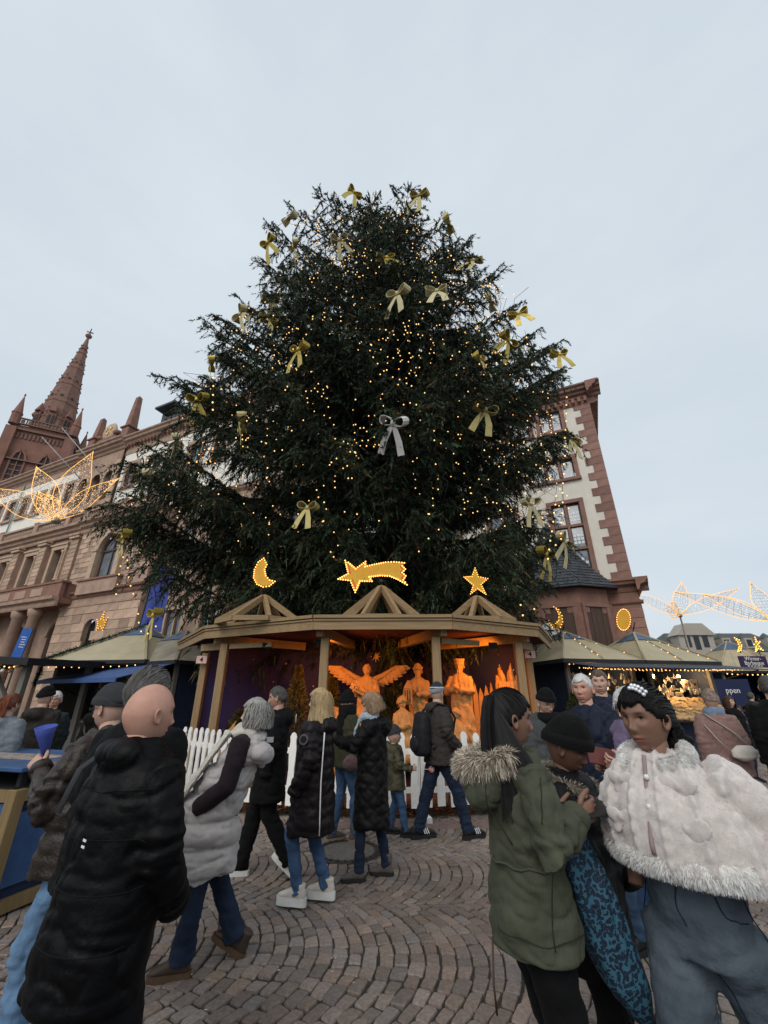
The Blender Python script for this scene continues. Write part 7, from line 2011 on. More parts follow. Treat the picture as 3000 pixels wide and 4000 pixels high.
for i in range(NSTR):
    az = -math.pi - .25 + (math.pi + .5) * (i + .5) / NSTR; zt_ = 22.2 - lgq.uniform(0, 1.5) if i % 2 else lgq.uniform(12, 17); zb_ = lgq.uniform(4.2, 6.5); z = zt_; path = []; ph = lgq.uniform(0, 6.28)
    while z > zb_:
        a = az + .16 * math.sin(z * .9 + ph) + lgq.normal(0, .03); r = hull(a, z) * (.80 + .16 * math.sin(z * 1.7 + ph * 2) + lgq.normal(0, .05)); path.append((r * math.cos(a), r * math.sin(a), z)); z -= lgq.uniform(.18, .34)
    o = thing('light_string', 'string of warm fairy lights winding down the %s side of the spruce' % sides[min(4, i * 5 // NSTR)], 'light string', (TX, TY, 0), 0, 'fairy light strings on the %s side of the spruce' % sides[min(4, i * 5 // NSTR)])
    MB().tube(path, .007, 3, wire_m, cap=False).build('wire', None, o, rec=False)
    pts = []
    for a, c in zip(path[:-1], path[1:]):
        if lgq.random() < .88: f = lgq.random(); pts.append(np.array(a) * f + np.array(c) * (1 - f) + lgq.normal(0, .09, 3))
    bulbs_mesh(pts, .0165, tb_m, 'bulbs', o)
for i, (pa, pb_, sg_) in enumerate((((490, 2130), (455, 2330), .3), ((500, 2150), (530, 2325), .2), ((540, 2350), (610, 2440), .5), ((2215, 1520), (2190, 2080), .0), ((2210, 2080), (2165, 2130), .0), ((2175, 1900), (2140, 2180), .0), ((1130, 870), (1235, 800), .5), ((1250, 830), (1240, 920), .3), ((1745, 960), (1790, 1010), .3), ((1900, 1085), (1960, 1110), .3), ((2050, 1290), (2080, 1440), .4), ((840, 1440), (850, 1600), .5), ((2025, 2320), (2050, 2450), .0), ((2060, 2350), (2110, 2370), .1))):
    p = tree_hit(pa[0], pa[1], 1.0); q = at_y(pb_[0], pb_[1], p.y - .1); P = [p.lerp(q, f) + Vector((0, 0, -sg_ * 4 * f * (1 - f))) for f in np.linspace(0, 1, 9)]
    string('loose fairy light string dangling off the spruce boughs', P, .22, 0, .022, tb_m, 'loose fairy light strings hanging from the spruce')
# ---- flower shaped wire lights
rope = emat('light_rope', (1.0, .50, .12), 1.0); mesh_w = pmat('ornament_wire', (.32, .30, .26), rough=.4, metal=.6, bump=0); spark = emat('spark_bulb', (1.0, .60, .24), 1.7)
def flower(label, base, petals, pole=True, seed=1, rr=.022, nb=150, br=.016):
    o = thing('flower_light', label, 'light ornament', (base.x, base.y, 0)); q = np.random.default_rng(seed); B = Vector((0, 0, base.z))
    for (dx, dy, dz_, ln, wd) in petals:
        ax = Vector((dx, dy, dz_)).normalized(); side = ax.cross(Vector((0, 1, 0)) if abs(ax.y) < .8 else Vector((1, 0, 0))).normalized(); nrm = side.cross(ax)
        def pt(t, s): w = wd * (math.sin(math.pi * t ** .8) ** 1.25) * .5; return B + ax * (ln * t) + side * (w * s) + nrm * (.18 * ln * (t * t - t) + .10 * w * s * s)
        lp = [pt(t, 1) for t in np.linspace(0, 1, 15)] + [pt(t, -1) for t in np.linspace(1, 0, 15)][1:]
        pe = MB().tube(lp, rr, 6, rope).build('petal', None, o, rec=False)
        w = MB()
        for t in np.linspace(.1, .92, 12): w.tube([pt(t, -1), pt(t, 0), pt(t, 1)], .005, 3, mesh_w)
        for s in np.linspace(-.75, .75, 6): w.tube([pt(t, s) for t in np.linspace(.03, .97, 8)], .005, 3, mesh_w)
        tag(w.build('wire_grid', None, pe, rec=False), kind='stuff'); bulbs_mesh([pt(q.uniform(.04, .97), q.uniform(-1, 1)) for _ in range(nb)], br, spark, 'bulbs', pe)
    b = MB(); b.lathe([(.10, -.16), (.16, -.1), (.16, 0), (.06, .1)], 12, mesh_w, c=(0, 0, base.z)); b.build('hub', None, o)
    if pole: MB().lathe([(.14, 0), (.14, .6), (.07, .7), (.055, base.z)], 10, mesh_w).build('pole', None, o)
    return o
fb = at_y(222, 2030, 14.5)
fo = flower('large flower of glowing wire petals strung in front of the porch wing', fb, [(.27, -.1, 1.0, 2.95, 1.35), (1.0, -.15, .75, 2.7, .8), (-.75, .2, .95, 3.4, 1.0), (-1.0, -.35, .42, 2.6, .9), (.25, -1, .5, 1.3, .8), (-.3, -.9, .8, 1.2, .8)], False, 3, .011, 300, .009)
for q in ((-6, 10, 8.0), (-14, 2, 7.4)): MB().tube([(0, 0, fb.z), (q[0] * .5, q[1] * .5, (fb.z + q[2]) / 2 + 1.0), (q[0], q[1], q[2] + 3)], .008, 4, mesh_w).build('cable', None, fo)
flower('flower of glowing wire petals on a slim mast behind the ornament huts', at_y(2655, 2402, 30), [(.22, -.2, 1.0, 2.4, 1.2), (-1.0, -.2, .38, 4.2, .8), (-.75, -.8, .25, 2.6, .8), (1, -.3, .42, 4.4, .8), (.3, 1, .4, 2.6, 1.0)], True, 4, .017, 60, .014)
flower('flower of glowing wire petals on a mast above the barbecue stall', at_y(3020, 2425, 21), [(-.05, .2, 1.0, 2.1, 1.1), (-1.0, .1, .36, 4.6, .9), (-.9, .3, .55, 3.0, .8), (1, .2, .4, 3, .9)], True, 5, .013, 80, .011)
# slanting flag poles on the facade
for i, (a, c, d) in enumerate((((401, 1858), (241, 1670), 3.0), ((312, 1869), (163, 1706), 3.0))):
    s0, z0 = lw(a[0], a[1], .3); s1, z1 = lw(c[0], c[1], d); MB().tube([(s0, -.3, z0), (s1, -d, z1)], [.05, .03], 8, pmat('pole_grey', (.35, .36, .37), rough=.4)).build('flag_pole', None, LW)
# ---------------------------------------------------------------- people on the square
sk_l = skin_mat('fair', (.50, .31, .235)); sk_r = skin_mat('ruddy', (.50, .27, .20)); sk_d = skin_mat('brown', (.215, .115, .078)); sk_dd = skin_mat('deep_brown', (.115, .058, .037)); sk_m = skin_mat('tan', (.40, .23, .165))
def cloth(n, c, rough=.85, var=.15, scale=25, bump=.4, bscale=38, sheen=.15, bdist=.008, **k): return pmat(n, c, rough=rough, var=var, scale=scale, bump=bump, bscale=bscale, sheen=sheen, bdist=bdist, spec=.12, **k)
def denim(n, c): return pmat(n, c, rough=.9, var=.35, scale=7, bump=.5, bscale=45, bdist=.006, sheen=.1, spec=.15)
black = cloth('black_cloth', (.0055, .0055, .006)); black_p = cloth('black_nylon', (.0075, .0072, .008), rough=.55, sheen=0)
brownblk = cloth('brown_black_nylon', (.012, .0095, .0105), rough=.42, sheen=0, bump=.1); navy = cloth('navy_nylon', (.012, .016, .030), rough=.6, sheen=0)
olive = cloth('olive_canvas', (.064, .068, .046), rough=.85, var=.22, scale=9); greyv = cloth('silver_grey_velvet', (.40, .37, .36), rough=.5, sheen=.3, var=.08)
dkbrown = cloth('dark_taupe', (.040, .034, .030)); charcoal = cloth('charcoal_wool', (.035, .036, .040)); mauve = cloth('mauve_wool', (.23, .14, .125))
greyhood = cloth('grey_jersey', (.16, .18, .20)); dkolive = cloth('dark_olive', (.035, .034, .020)); fleece = cloth('black_fleece', (.020, .014, .017), bump=.6, bscale=250)
jeans = denim('blue_denim', (.045, .085, .16)); jeans_l = denim('light_denim', (.12, .21, .34)); jeans_d = denim('dark_denim', (.014, .022, .042)); jeans_g = pmat('grey_denim', (.050, .064, .080), col2=(.105, .130, .155), var=.12, scale=4.5, rough=.9, bump=.6, bscale=60, bdist=.006, spec=.12)
sole_w = pmat('white_rubber', (.62, .61, .58), rough=.7); sole_b = pmat('black_rubber', (.015, .015, .015), rough=.7); sole_br = pmat('brown_rubber', (.10, .06, .035), rough=.8)
suede_g = cloth('grey_suede', (.10, .088, .082)); leather_b = pmat('brown_leather', (.055, .038, .028), rough=.55, bump=.2); leather_k = pmat('black_leather', (.014, .014, .014), rough=.4, bump=.15); cream = pmat('cream_leather', (.55, .50, .44), rough=.6, bump=.1)
h_blk = pmat('black_hair', (.008, .007, .007), rough=.6, var=.3, scale=60, bump=.8, bscale=160, spec=.15); h_grey = pmat('grey_hair', (.30, .29, .27), rough=.5, var=.35, scale=70, stretch=(1, 1, .25), bump=.6, bscale=260)
h_wht = pmat('white_hair', (.55, .54, .52), rough=.55, var=.25, scale=70, stretch=(1, 1, .25), bump=.6, bscale=260); h_dk = pmat('dark_grey_hair', (.060, .055, .050), rough=.5, var=.5, scale=60, bump=.6, bscale=260)
def strand_mat(n, c): return pmat(n, c, rough=.5, var=.25, scale=40, stretch=(1, 1, .15), bump=0, spec=.12, attr='tint')
s_blonde = strand_mat('blonde_strands', (.50, .36, .19)); s_grey = strand_mat('grey_strands', (.38, .36, .33)); s_blk = strand_mat('black_strands', (.010, .009, .009)); s_red = strand_mat('auburn_strands', (.15, .045, .02)); s_lb = strand_mat('light_brown_strands', (.32, .21, .13)); s_fur = strand_mat('hood_fur', (.52, .45, .36)); s_wfur = strand_mat('white_fur', (.84, .81, .78)); s_wht = strand_mat('white_strands', (.58, .57, .55)); s_salt = strand_mat('salt_strands', (.075, .070, .066)); s_knit = strand_mat('knit_fuzz', (.60, .52, .50)); s_brn = strand_mat('brown_strands', (.06, .035, .025))
h_blonde = pmat('blonde_base', (.40, .28, .14), rough=.5, var=.3, scale=60, bump=.5, bscale=250); h_red = pmat('auburn_base', (.11, .035, .017), rough=.5); h_lb = pmat('light_brown_base', (.24, .155, .095), rough=.5, var=.3, scale=60); h_brn = pmat('brown_base', (.045, .028, .02), rough=.5)
metal_g = pmat('dark_wire', (.03, .03, .03), rough=.3, metal=.7, bump=0); white_p = pmat('white_print', (.75, .75, .75), rough=.7, bump=0)
def badge(P, p, nrm, r, mat, name='badge', shape='disc'):
    M = Vector(nrm).normalized().to_track_quat('Z', 'Y').to_matrix().to_4x4(); b = MB()
    if shape == 'disc':
        b.lathe([(r, 0), (r, .004), (r * .8, .005)], 20, mat)
    else: b.box((0, 0, 0), shape, mat)
    o = MB().add(b.v, b.f, mat, M=Matrix.Translation(p) @ M); return o.build(name, None, P.o)
# --- bald man in the black down coat
P = Fig('bald man in bulky black down coat seen from behind', -1.03, 2.0, 150, 1.68, sk_r, hd=True, lean=(0, -.03), yaw=-12, pitch=4, age=1, arms=[((-.225, -.03, 1.10), (-.16, -.17, .92)), ((.225, -.03, 1.10), (.16, -.17, .92))], hs=1.06)
bc = P.coat(cloth('deep_black_nylon', (.0035, .0035, .004), rough=.5, sheen=0), secs(.70, .20, .17, .205, .172, .215, .168, .195, hy=.02), sleeve=(.090, .082, .076, .062), style='puffer', amp=.008, spacing=.15, wr=.7, collar=.95, voxel=.010, hood=[((0, .10, 1.43), (.13, .07, .07), None)])
P.trousers(black, r=(.115, .09, .08, .075)); P.shoes(leather_k, sole_b)
for q in range(4): seam(bc, [P.at(.23 * math.sin(a), .19 * math.cos(a), .86 + .15 * q) for a in np.linspace(-1.4, 1.4, 9)], .0025, black, 'stitching')
for dz_ in (0, -.018):
    badge(P, P.at(-.09, .198, 1.17 + dz_), (.1, 1, 0), 0, white_p, 'print', (.022, .007, .002))
b = MB(); pts = [P.at(*q) for q in ((.13, -.13, 1.34), (.145, -.05, 1.435), (.15, .06, 1.43), (.16, .15, 1.36), (.16, .185, 1.22))]
b.tube(pts, [(.024, .006)] * 5, 8, charcoal); b.build('bag_strap', None, P.o)
# --- tall grey man behind him
P = Fig('tall man with thinning grey hair in black jacket between the two others', -1.26, 2.46, 165, 1.78, sk_l, yaw=-14, pitch=4, age=1, hs=1.08)
P.coat(black, secs(.78, .26, .19, .25, .18, .25, .17, .20), sleeve=(.10, .085, .075, .06), collar=.75)
P.trousers(black); P.shoes(leather_k, sole_b)
def thin(d): return np.minimum(hairline(d, 0, -.5), .75 - np.exp(-((d[:, 0]) ** 2 + (d[:, 1] - .22) ** 2 + (d[:, 2] - .95) ** 2) / .09) * .9)
P.hair(pmat('salt_hair', (.075, .07, .066), rough=.5, var=.7, scale=45, stretch=(1, 1, .3), bump=.8, bscale=240), off=.008, mask=thin, nz=(.003, 34)); P.pulled(s_salt, 800, (0, .7, -.5), off=.016, recede=.5, w=.003, lo=.25, hi=1.6)
# --- man with knit cap and glasses holding the paper cone
P = Fig('bearded man in dark knit cap and glasses holding a blue paper cone', -1.66, 2.86, -95, 1.68, sk_l, hd=True, lean=(0, -.05), pitch=8, age=1, beard=(.75, .80, .85), arms=[((-.24, -.08, 1.12), (-.10, -.33, 1.20)), ((.25, -.10, 1.10), (.06, -.34, 1.26))],
        hands=(dict(d=(.2, -1, .35), n=(-.9, 0, .3), curl=.9), dict(d=(-.2, -1, .45), n=(.9, 0, .3), curl=.9)), feet=((-.09, .1), (.11, -.08)))
P.coat(pmat('worn_brown_leather', (.030, .022, .018), rough=.45, var=.4, scale=14, bump=.4, bscale=90), secs(.78, .25, .18, .24, .175, .245, .17, .195), sleeve=(.10, .085, .072, .055), collar=.8, wr=1.6)
P.trousers(jeans_l, wr=2.0, r=(.088, .070, .062, .062)); P.shoes(leather_b, sole_br, 'boot', shaft=.04)
P.beanie(charcoal, tall=.02, brim=.18, slouch=.02); P.glasses(metal_g)
cone_w = P.world(Vector((-.02, -.42, 1.36)))
cb = MB(); bl_paper = pmat('blue_paper', (.06, .09, .36), rough=.7)
cb.tube([(0, 0, -.11), (0, 0, .05), (.01, -.005, .10)], [.008, .042, .060], 14, bl_paper, cap=False)
o = cb.build('paper_cone', None, None, cone_w, (R(8), R(-14), 0)); tag(o, 'blue paper cone held over the blue bar table', 'paper cone')
so = o.modifiers.new('s', 'SOLIDIFY'); so.thickness = .002
# --- woman in long silver vest
P = Fig('woman with grey bob in long silver quilted vest and dark fleece sleeves', -1.19, 3.72, -86, 1.61, sk_l, hd=True, lean=(0, .15), yaw=8, pitch=-2, female=True, age=.7, arms=[((-.22, .05, 1.12), (-.2, -.12, .92)), ((.24, .06, 1.10), (.20, -.16, .95))], feet=((-.10, .17, .03, 0, -28), (.12, -.14, 0, 8)))
P.coat(greyv, [(.50, .20, .24, -.16), (.54, .235, .33, -.19), (.72, .235, .31, -.17), (.90, .225, .25, -.12), (1.05, .21, .20, -.07), (1.18, .205, .175, -.03), (1.29, .19, .15, 0), (1.37, .16, .125, 0), (1.43, .11, .10, 0)], style='puffer', amp=.040, spacing=.165, voxel=.010, sleeves=False, name='vest', wr=1.0,
       hood=[((0, .155, 1.30), (.16, .075, .11), (R(25), 0, 0)), ((0, .10, 1.38), (.15, .08, .06), None)])
b = MB()
for i in range(2):
    S_, e_, w_ = P.arm[i]; b.tube([S_ - Vector(((-.06, .06)[i], 0, 0)), S_, S_.lerp(e_, .5), e_, e_.lerp(w_, .6), w_], [.06, .078, .074, .066, .06, .05], 14)
loft(b, [(P.at(0, 0, z_ * P.k), a, c) for z_, a, c in ((1.15, .14, .11), (1.3, .17, .12), (1.38, .14, .1))], 20)
garment('fleece_sleeves', b, fleece, P.o, .013, 2, lambda V, N: .006 * fbm(V * np.array([7, 7, 14]), 3) + .003 * vnoise(V * 60))
b = MB(); loft(b, [(P.at(0, .0, 1.40 * P.k), .105, .10), (P.at(0, -.01, 1.44 * P.k), .12, .115), (P.at(0, -.01, 1.49 * P.k), .10, .10), (P.at(0, 0, 1.52 * P.k), .085, .085)], 24)
b.tube([P.at(.07, -.13, 1.38), P.at(.10, -.20, 1.22), P.at(.11, -.27, 1.05), P.at(.12, -.33, .90)], [(.07, .02), (.085, .018), (.09, .016), (.085, .012)], 12)
garment('scarf', b, pmat('cream_scarf', (.55, .50, .42), col2=(.42, .40, .36), scale=14, rough=.9, bump=.5, bscale=160), P.o, .011, 2, lambda V, N: .007 * np.sin(V[:, 0] * 130 + 5 * vnoise(V * 9)) + .004 * fbm(V * 18, 2))
P.trousers(jeans_d, r=(.085, .076, .072, .075), waist=(.12, .09), flare=.012); P.shoes(leather_b, sole_br, 'boot', shaft=.05, size=.96)
P.hair(h_grey, off=.020); P.strands(s_grey, 620, .095, (58, 302), off=.030, seed=6, wave=.010, curl_in=.0, w=.0055, top=1.0, lo=.55)
# --- man in black walking behind her
P = Fig('man with short cropped hair in long black hooded coat striding past the fence', -1.22, 5.2, -82, 1.74, sk_m, feet=((-.08, -.22, 0, 0), (.09, .26, .05, 0, -40)), pitch=8)
P.coat(black, secs(.62, .24, .18, .225, .165, .23, .16, .19), sleeve=(.088, .076, .066, .055), hood=[((0, .13, 1.38), (.14, .08, .10), None)], collar=.6)
P.trousers(black, r=(.10, .085, .08, .08)); P.shoes(black, sole_w, solet=.03, size=1.1, stripe=None); P.hair(h_dk, off=.009, recede=.25)
b = MB()
for q in range(4): b.box((-.03 + .022 * q, .232, 1.41 - .006 * q), (.014, .006, .075 - .012 * (q % 2)), white_p, rot=(0, R(28), 0))
b.build('print', None, P.o)
badge(P, P.at(.305, .0, 1.22), (1, 0, .1), 0, cloth('grey_patch', (.25, .25, .26)), 'patch', (.07, .05, .004))
# --- blonde woman
P = Fig('woman with long blonde hair in dark puffer coat and white platform boots', -.66, 4.62, -104, 1.70, sk_l, female=True, yaw=6, feet=((-.09, .13, .02), (.09, -.06, .02)), arms=[((-.23, .03, 1.12), (-.22, -.03, .90)), ((.24, .05, 1.11), (.235, -.09, .84))])
P.coat(brownblk, secs(.50, .225, .20, .205, .175, .215, .165, .19), sleeve=(.092, .082, .074, .062), style='puffer', amp=.013, spacing=.092, hood=[((0, .135, 1.37), (.14, .075, .085), (R(15), 0, 0))], collar=.5)
b = MB(); pts = [P.at(.17, .14, z_) for z_ in np.linspace(.53, 1.32, 9)]
b.tube([(p.x + .035 * (1 - abs(i - 4) / 5), p.y + .01, p.z) for i, p in enumerate(pts)], [(.006, .004)] * 9, 6, pmat('white_zip', (.7, .68, .68), bump=0)); b.build('zip', None, P.o)
badge(P, P.at(.303, .0, 1.27), (1, 0, .15), .045, cloth('badge_grey', (.09, .08, .085)), 'badge'); badge(P, P.at(.307, .0, 1.271), (1, 0, .15), .030, brownblk, 'badge_centre')
P.trousers(jeans, r=(.090, .066, .058, .058), wr=1.4); P.shoes(cream, sole_w, 'boot', solet=.048, shaft=.05, size=.93)
P.hair(h_blonde, off=.022); P.strands(s_blonde, 900, .245, (62, 298), off=.026, seed=8, wave=.007, body_r=.035, w=.006, top=1.0, lo=.55, hi=1.4, streak=(.25, (.6, .55, .5)))
# --- woman in black quilted coat
P = Fig('woman with blonde bob in black diamond quilted coat checking her watch', -.13, 5.18, -96, 1.67, sk_l, female=True, yaw=10, pitch=26, age=.4, head_off=(0, -.02, -.005), arms=[((-.21, -.20, 1.19), (-.02, -.34, 1.17)), ((.23, -.17, 1.17), (.02, -.38, 1.21))], hands=(None, dict(d=(-.6, -.6, .05), n=(.1, -.5, .9), curl=.9)), feet=((-.09, .14, .0), (.09, -.12, 0, 15)))
P.coat(black_p, secs(.42, .225, .19, .20, .165, .205, .155, .18), sleeve=(.085, .075, .068, .055), style='quilt', amp=.016, spacing=.13, hood=[((0, .14, 1.37), (.15, .085, .10), (R(15), 0, 0))])
b = MB(); loft(b, [(P.at(0, -.01, 1.36), .10, .10), (P.at(0, -.03, 1.42), .115, .115), (P.at(0, -.02, 1.47), .09, .09)], 20); b.tube([P.at(.02, -.13, 1.40), P.at(.03, -.18, 1.30), P.at(.02, -.19, 1.20)], [(.05, .02), (.05, .018), (.045, .015)], 10)
garment('scarf', b, pmat('pale_blue_scarf', (.38, .45, .50), col2=(.20, .24, .28), scale=22, rough=.9, bump=.4), P.o, .012, 2, lambda V, N: .006 * fbm(V * 22, 3))
P.trousers(jeans_d, r=(.085, .062, .055, .05)); P.shoes(suede_g, sole_b, 'boot', shaft=.10, size=.86)
P.hair(h_lb, off=.020); P.strands(s_lb, 560, .11, (55, 305), off=.024, seed=9, wave=.006, top=1.0, streak=(.3, (1.5, 1.45, 1.3)))
# --- person in dark olive jacket
P = Fig('person in dark olive jacket with mauve hip bag and grey lace boots', -.50, 6.3, 125, 1.68, sk_l, pitch=10, feet=((-.09, -.12, 0, 0), (.10, .10, 0, 0)))
P.coat(dkolive, secs(.80, .23, .17, .22, .165, .225, .16, .185), sleeve=(.085, .075, .066, .055), collar=.5, style='puffer', amp=.007, spacing=.16)
b = MB(); loft(b, [(P.at(0, 0, 1.36), .12, .11), (P.at(0, 0, 1.45), .125, .12), (P.at(0, 0, 1.53), .10, .10)], 20); b.tube([P.at(-.06, .12, 1.42), P.at(-.10, .16, 1.2), P.at(-.10, .17, 1.05)], [(.06, .02), (.06, .02), (.05, .015)], 10)
garment('scarf', b, black, P.o, .013, 2, lambda V, N: .008 * fbm(V * 16, 3)); P.beanie(black, tall=.03, brim=-.05)
P.trousers(jeans, r=(.09, .066, .06, .055)); P.shoes(suede_g, pmat('tan_sole', (.25, .19, .13), rough=.8), 'boot', shaft=.06)
b = MB(); ball(b, P.at(-.23, .05, .86), (.06, .13, .10), 16); garment('hip_bag', b, cloth('mauve_leather', (.10, .06, .065)), P.o, .012, 1, lambda V, N: .005 * fbm(V * 20, 2))
# --- child with lollipop
P = Fig('child in camouflage jacket and dark boots holding a lollipop', .15, 6.55, 92, 1.22, sk_l, hs=1.12, arms=[((-.25, -.06, 1.10), (-.22, -.28, 1.05)), None], hands=(dict(d=(0, -1, .1), n=(-1, 0, .2), curl=1.1), None), feet=((-.09, -.18), (.1, .1)))
P.coat(pmat('camouflage', (.030, .032, .018), col2=(.085, .075, .045), scale=16, rough=.85, detail=1, bump=.1), secs(.70, .25, .19, .24, .18, .24, .17, .19), sleeve=(.09, .08, .07, .058), hood=[((0, .14, 1.40), (.13, .08, .09), None)])
P.trousers(jeans, r=(.10, .08, .07, .065)); P.shoes(leather_k, sole_b, 'boot', shaft=.16, size=1.15); P.beanie(charcoal)
lw_ = P.world(Vector((-.22, -.33, 1.05)) * P.k); b = MB(); b.tube([(-.02, 0, 0), (.20, -.02, .0)], .004, 6, white_p); lol = b.build('lollipop', None, None, lw_); tag(lol, 'red and white round lollipop on a stick in front of the fence', 'lollipop')
b = MB(); ball(b, (.235, -.02, 0), (.042, .03, .042), 14, pmat('candy_swirl', (.65, .55, .5), col2=(.6, .08, .08), scale=30, detail=0, rough=.3, bump=0)); b.build('candy', None, lol)
# --- man with backpack
P = Fig('man in striped navy knit cap and taupe jacket with black backpack', .74, 6.42, 112, 1.80, sk_l, lean=(0, -.02), yaw=18, feet=((-.12, -.30, 0, 5), (.12, .26, 0, -5)), arms=[((-.26, .02, 1.12), (-.24, -.14, .97)), ((.26, .02, 1.12), (.24, -.14, .97))])
P.coat(dkbrown, secs(.76, .235, .175, .23, .17, .235, .165, .195), sleeve=(.092, .082, .072, .058), collar=.7, hood=[((0, .12, 1.40), (.13, .06, .07), None)], wr=1.3)
P.trousers(jeans_d, r=(.105, .082, .075, .075), wr=1.5, cuff=.06); P.shoes(leather_k, sole_b, stripe=white_p, size=1.15)
P.beanie(cloth('navy_knit', (.028, .035, .050), bump=.6, bscale=200), tall=.02, mat2=cloth('grey_knit', (.20, .21, .22), bump=.6, bscale=200))
b = MB(); b.lathe([(.088, 0), (.094, .008), (.094, .016), (.086, .024)], 28, cloth('white_knit', (.5, .5, .48)), M=P.HM @ Matrix.Translation((0, .012, .062)) @ Matrix.Diagonal((.98, 1.2, .8, 1))); b.build('cap_stripe', None, P.o)
bp = thing('backpack', 'black backpack with front pocket worn by the man in the striped cap', 'backpack', P.o.location, P.o.rotation_euler.z)
k_ = P.k; b = MB(); loft(b, [(P.at(0, .265, z_ * k_), a, c) for z_, a, c in ((.86, .10, .07), (.90, .155, .10), (1.0, .165, .115), (1.2, .155, .10), (1.32, .13, .08), (1.36, .06, .05))], 24)
V_, F_ = remesh(b, .013, 2); N_ = vnormals(V_, F_); V_ = V_ + N_ * (.006 * fbm(V_ * 12, 2))[:, None]; bpm = cloth('backpack_nylon', (.016, .015, .018), rough=.6); mesh_obj('bag', np_mesh('bag', V_, F_, bpm, True), bp)
b = MB(); ball(b, P.at(0, .365, .99 * k_), (.12, .05, .10), 16); V_, F_ = remesh(b, .013, 1); mesh_obj('front_pocket', np_mesh('front_pocket', V_, F_, bpm, True), bp)
for sg in (-1, 1):
    b = MB(); b.tube([P.at(sg * .09, .19, 1.36 * k_), P.at(sg * .115, .08, 1.455 * k_), P.at(sg * .125, -.09, 1.42 * k_), P.at(sg * .13, -.19, 1.28 * k_), P.at(sg * .16, -.12, 1.08 * k_), P.at(sg * .15, .17, .95 * k_)], [(.03, .009)] * 6, 8, bpm); b.build('strap', None, bp)
MB().tube([P.at(-.03, .375, 1.08 * k_), P.at(-.03, .385, 1.02 * k_)], .006, 6, pmat('steel', (.5, .5, .5), metal=.8, rough=.3)).build('zip_pull', None, bp)
# --- woman in green parka
P = Fig('woman with long black ponytail in olive green parka with fur trimmed hood', .575, 2.10, 96, 1.655, sk_d, hd=True, female=True, yaw=-6, pitch=6, brow=(.10, .08, .07), lip=(.85, .55, .55), nose=.85, iris=(.05, .03, .02), hs=1.02, arms=[((-.245, -.01, 1.14), (-.15, -.165, 1.235)), ((.24, -.02, 1.14), (.06, -.18, 1.22))],
        hands=(dict(d=(.25, -1, .12), n=(-.9, 0, -.1), curl=.55, thumb=.2), dict(d=(-.2, -1, .1), n=(0, .1, -1), curl=.3)), feet=((-.09, .02), (.10, -.02)))
pk_c = P.coat(olive, [(.80, .185, .160, .0), (.84, .192, .170, 0), (.94, .188, .164, 0), (1.05, .165, .143, 0), (1.08, .165, .143, 0), (1.17, .18, .152, -.01), (1.27, .188, .146, -.01), (1.36, .172, .125, 0), (1.42, .125, .10, 0), (1.455, .09, .085, 0)], sleeve=(.082, .076, .068, .054), wr=1.1, voxel=.008, amp=.0, freq=8,
       hood=[((0, .16, 1.33), (.15, .085, .12), (R(20), 0, 0))], extra=lambda b, s: (b.tube([s.at(.183 * math.sin(a), .160 * math.cos(a), .795) for a in np.linspace(0, 2 * math.pi, 25)], .017, 8),))
b = MB(); b.tube([Vector((.162 * math.sin(a), .141 * math.cos(a), 1.04 + .006 * math.sin(9 * a))) for a in np.linspace(0, 2 * math.pi, 33)], .0045, 6, olive); b.build('waist_cord', None, P.o)
b = MB(); b.tube([(-.04, .18, .82), (-.06, .195, .70), (-.055, .19, .62)], .004, 6, leather_b); b.build('drawcord', None, P.o)
r_ = np.random.default_rng(4); n_ = 6500; a_ = r_.uniform(-1.65, 1.65, n_); q_ = r_.uniform(0, 2 * math.pi, n_)
ringc = np.stack([.130 * np.sin(a_), .080 + .145 * np.cos(a_), 1.405 - .035 * np.cos(a_)], 1); rad = np.stack([np.sin(a_), np.cos(a_), 0 * a_], 1)
nn_ = rad * np.cos(q_)[:, None] + np.array([0, 0, 1.0]) * np.sin(q_)[:, None]
fur('hood_fur', ringc + nn_ * .022, nn_ + rad * .4, .042, .0014, s_fur, P.o, 3, .5, hair_tint(n_, 7, .55, 1.6, (.2, (.3, .27, .25))))
b = MB(); b.tube([tuple(np.array([.130 * math.sin(a), .080 + .145 * math.cos(a), 1.405 - .035 * math.cos(a)])) for a in np.linspace(-1.65, 1.65, 21)], .026, 10, pmat('fur_base', (.16, .13, .10), rough=.9)); b.build('fur_trim', None, P.o)
sm = cloth('olive_stitch', (.028, .030, .019))
for pts_ in ([(-.3, .02, 1.0), (-.3, .01, .9), (-.3, 0, .83)], [(-.12, .2, 1.40), (-.16, .2, 1.25), (-.17, .2, 1.08)], [(-.3, .0, 1.38), (-.33, .06, 1.28), (-.32, .05, 1.18)]): seam(pk_c, pts_, .0022, sm, 'stitching')
seam(pk_c, [(-.22 * math.cos(a), .22 * math.sin(a), .845) for a in np.linspace(-1.5, 1.5, 12)], .002, sm, 'stitching')
P.trousers(black, r=(.086, .080, .07, .06), waist=(.135, .105)); P.shoes(leather_k, sole_b)
P.hair(h_blk, off=.010, nz=(.001, 30), low=-.4); P.pulled(s_blk, 1500, (0, .62, .72), off=.018, low=-.5, w=.0035)
def pony(P_, t, r): return P_
K_ = 14; n_ = 900; tie = np.array([0, .085, .085])
t_ = np.linspace(0, 1, K_)[None]; a_ = r_.uniform(0, 6.28, (n_, 1)); rr = np.sqrt(r_.random((n_, 1))); Ln = r_.uniform(.8, 1.05, (n_, 1))
cx_ = -.055 * np.sin(t_ * 2.2) * Ln; cy_ = tie[1] + .055 * np.sin(np.clip(t_ * 3.0, 0, 1.6)) - .055 * t_; cz_ = tie[2] + .045 * np.sin(np.clip(t_ * 7, 0, 3.1)) - .40 * Ln * t_ ** 1.15
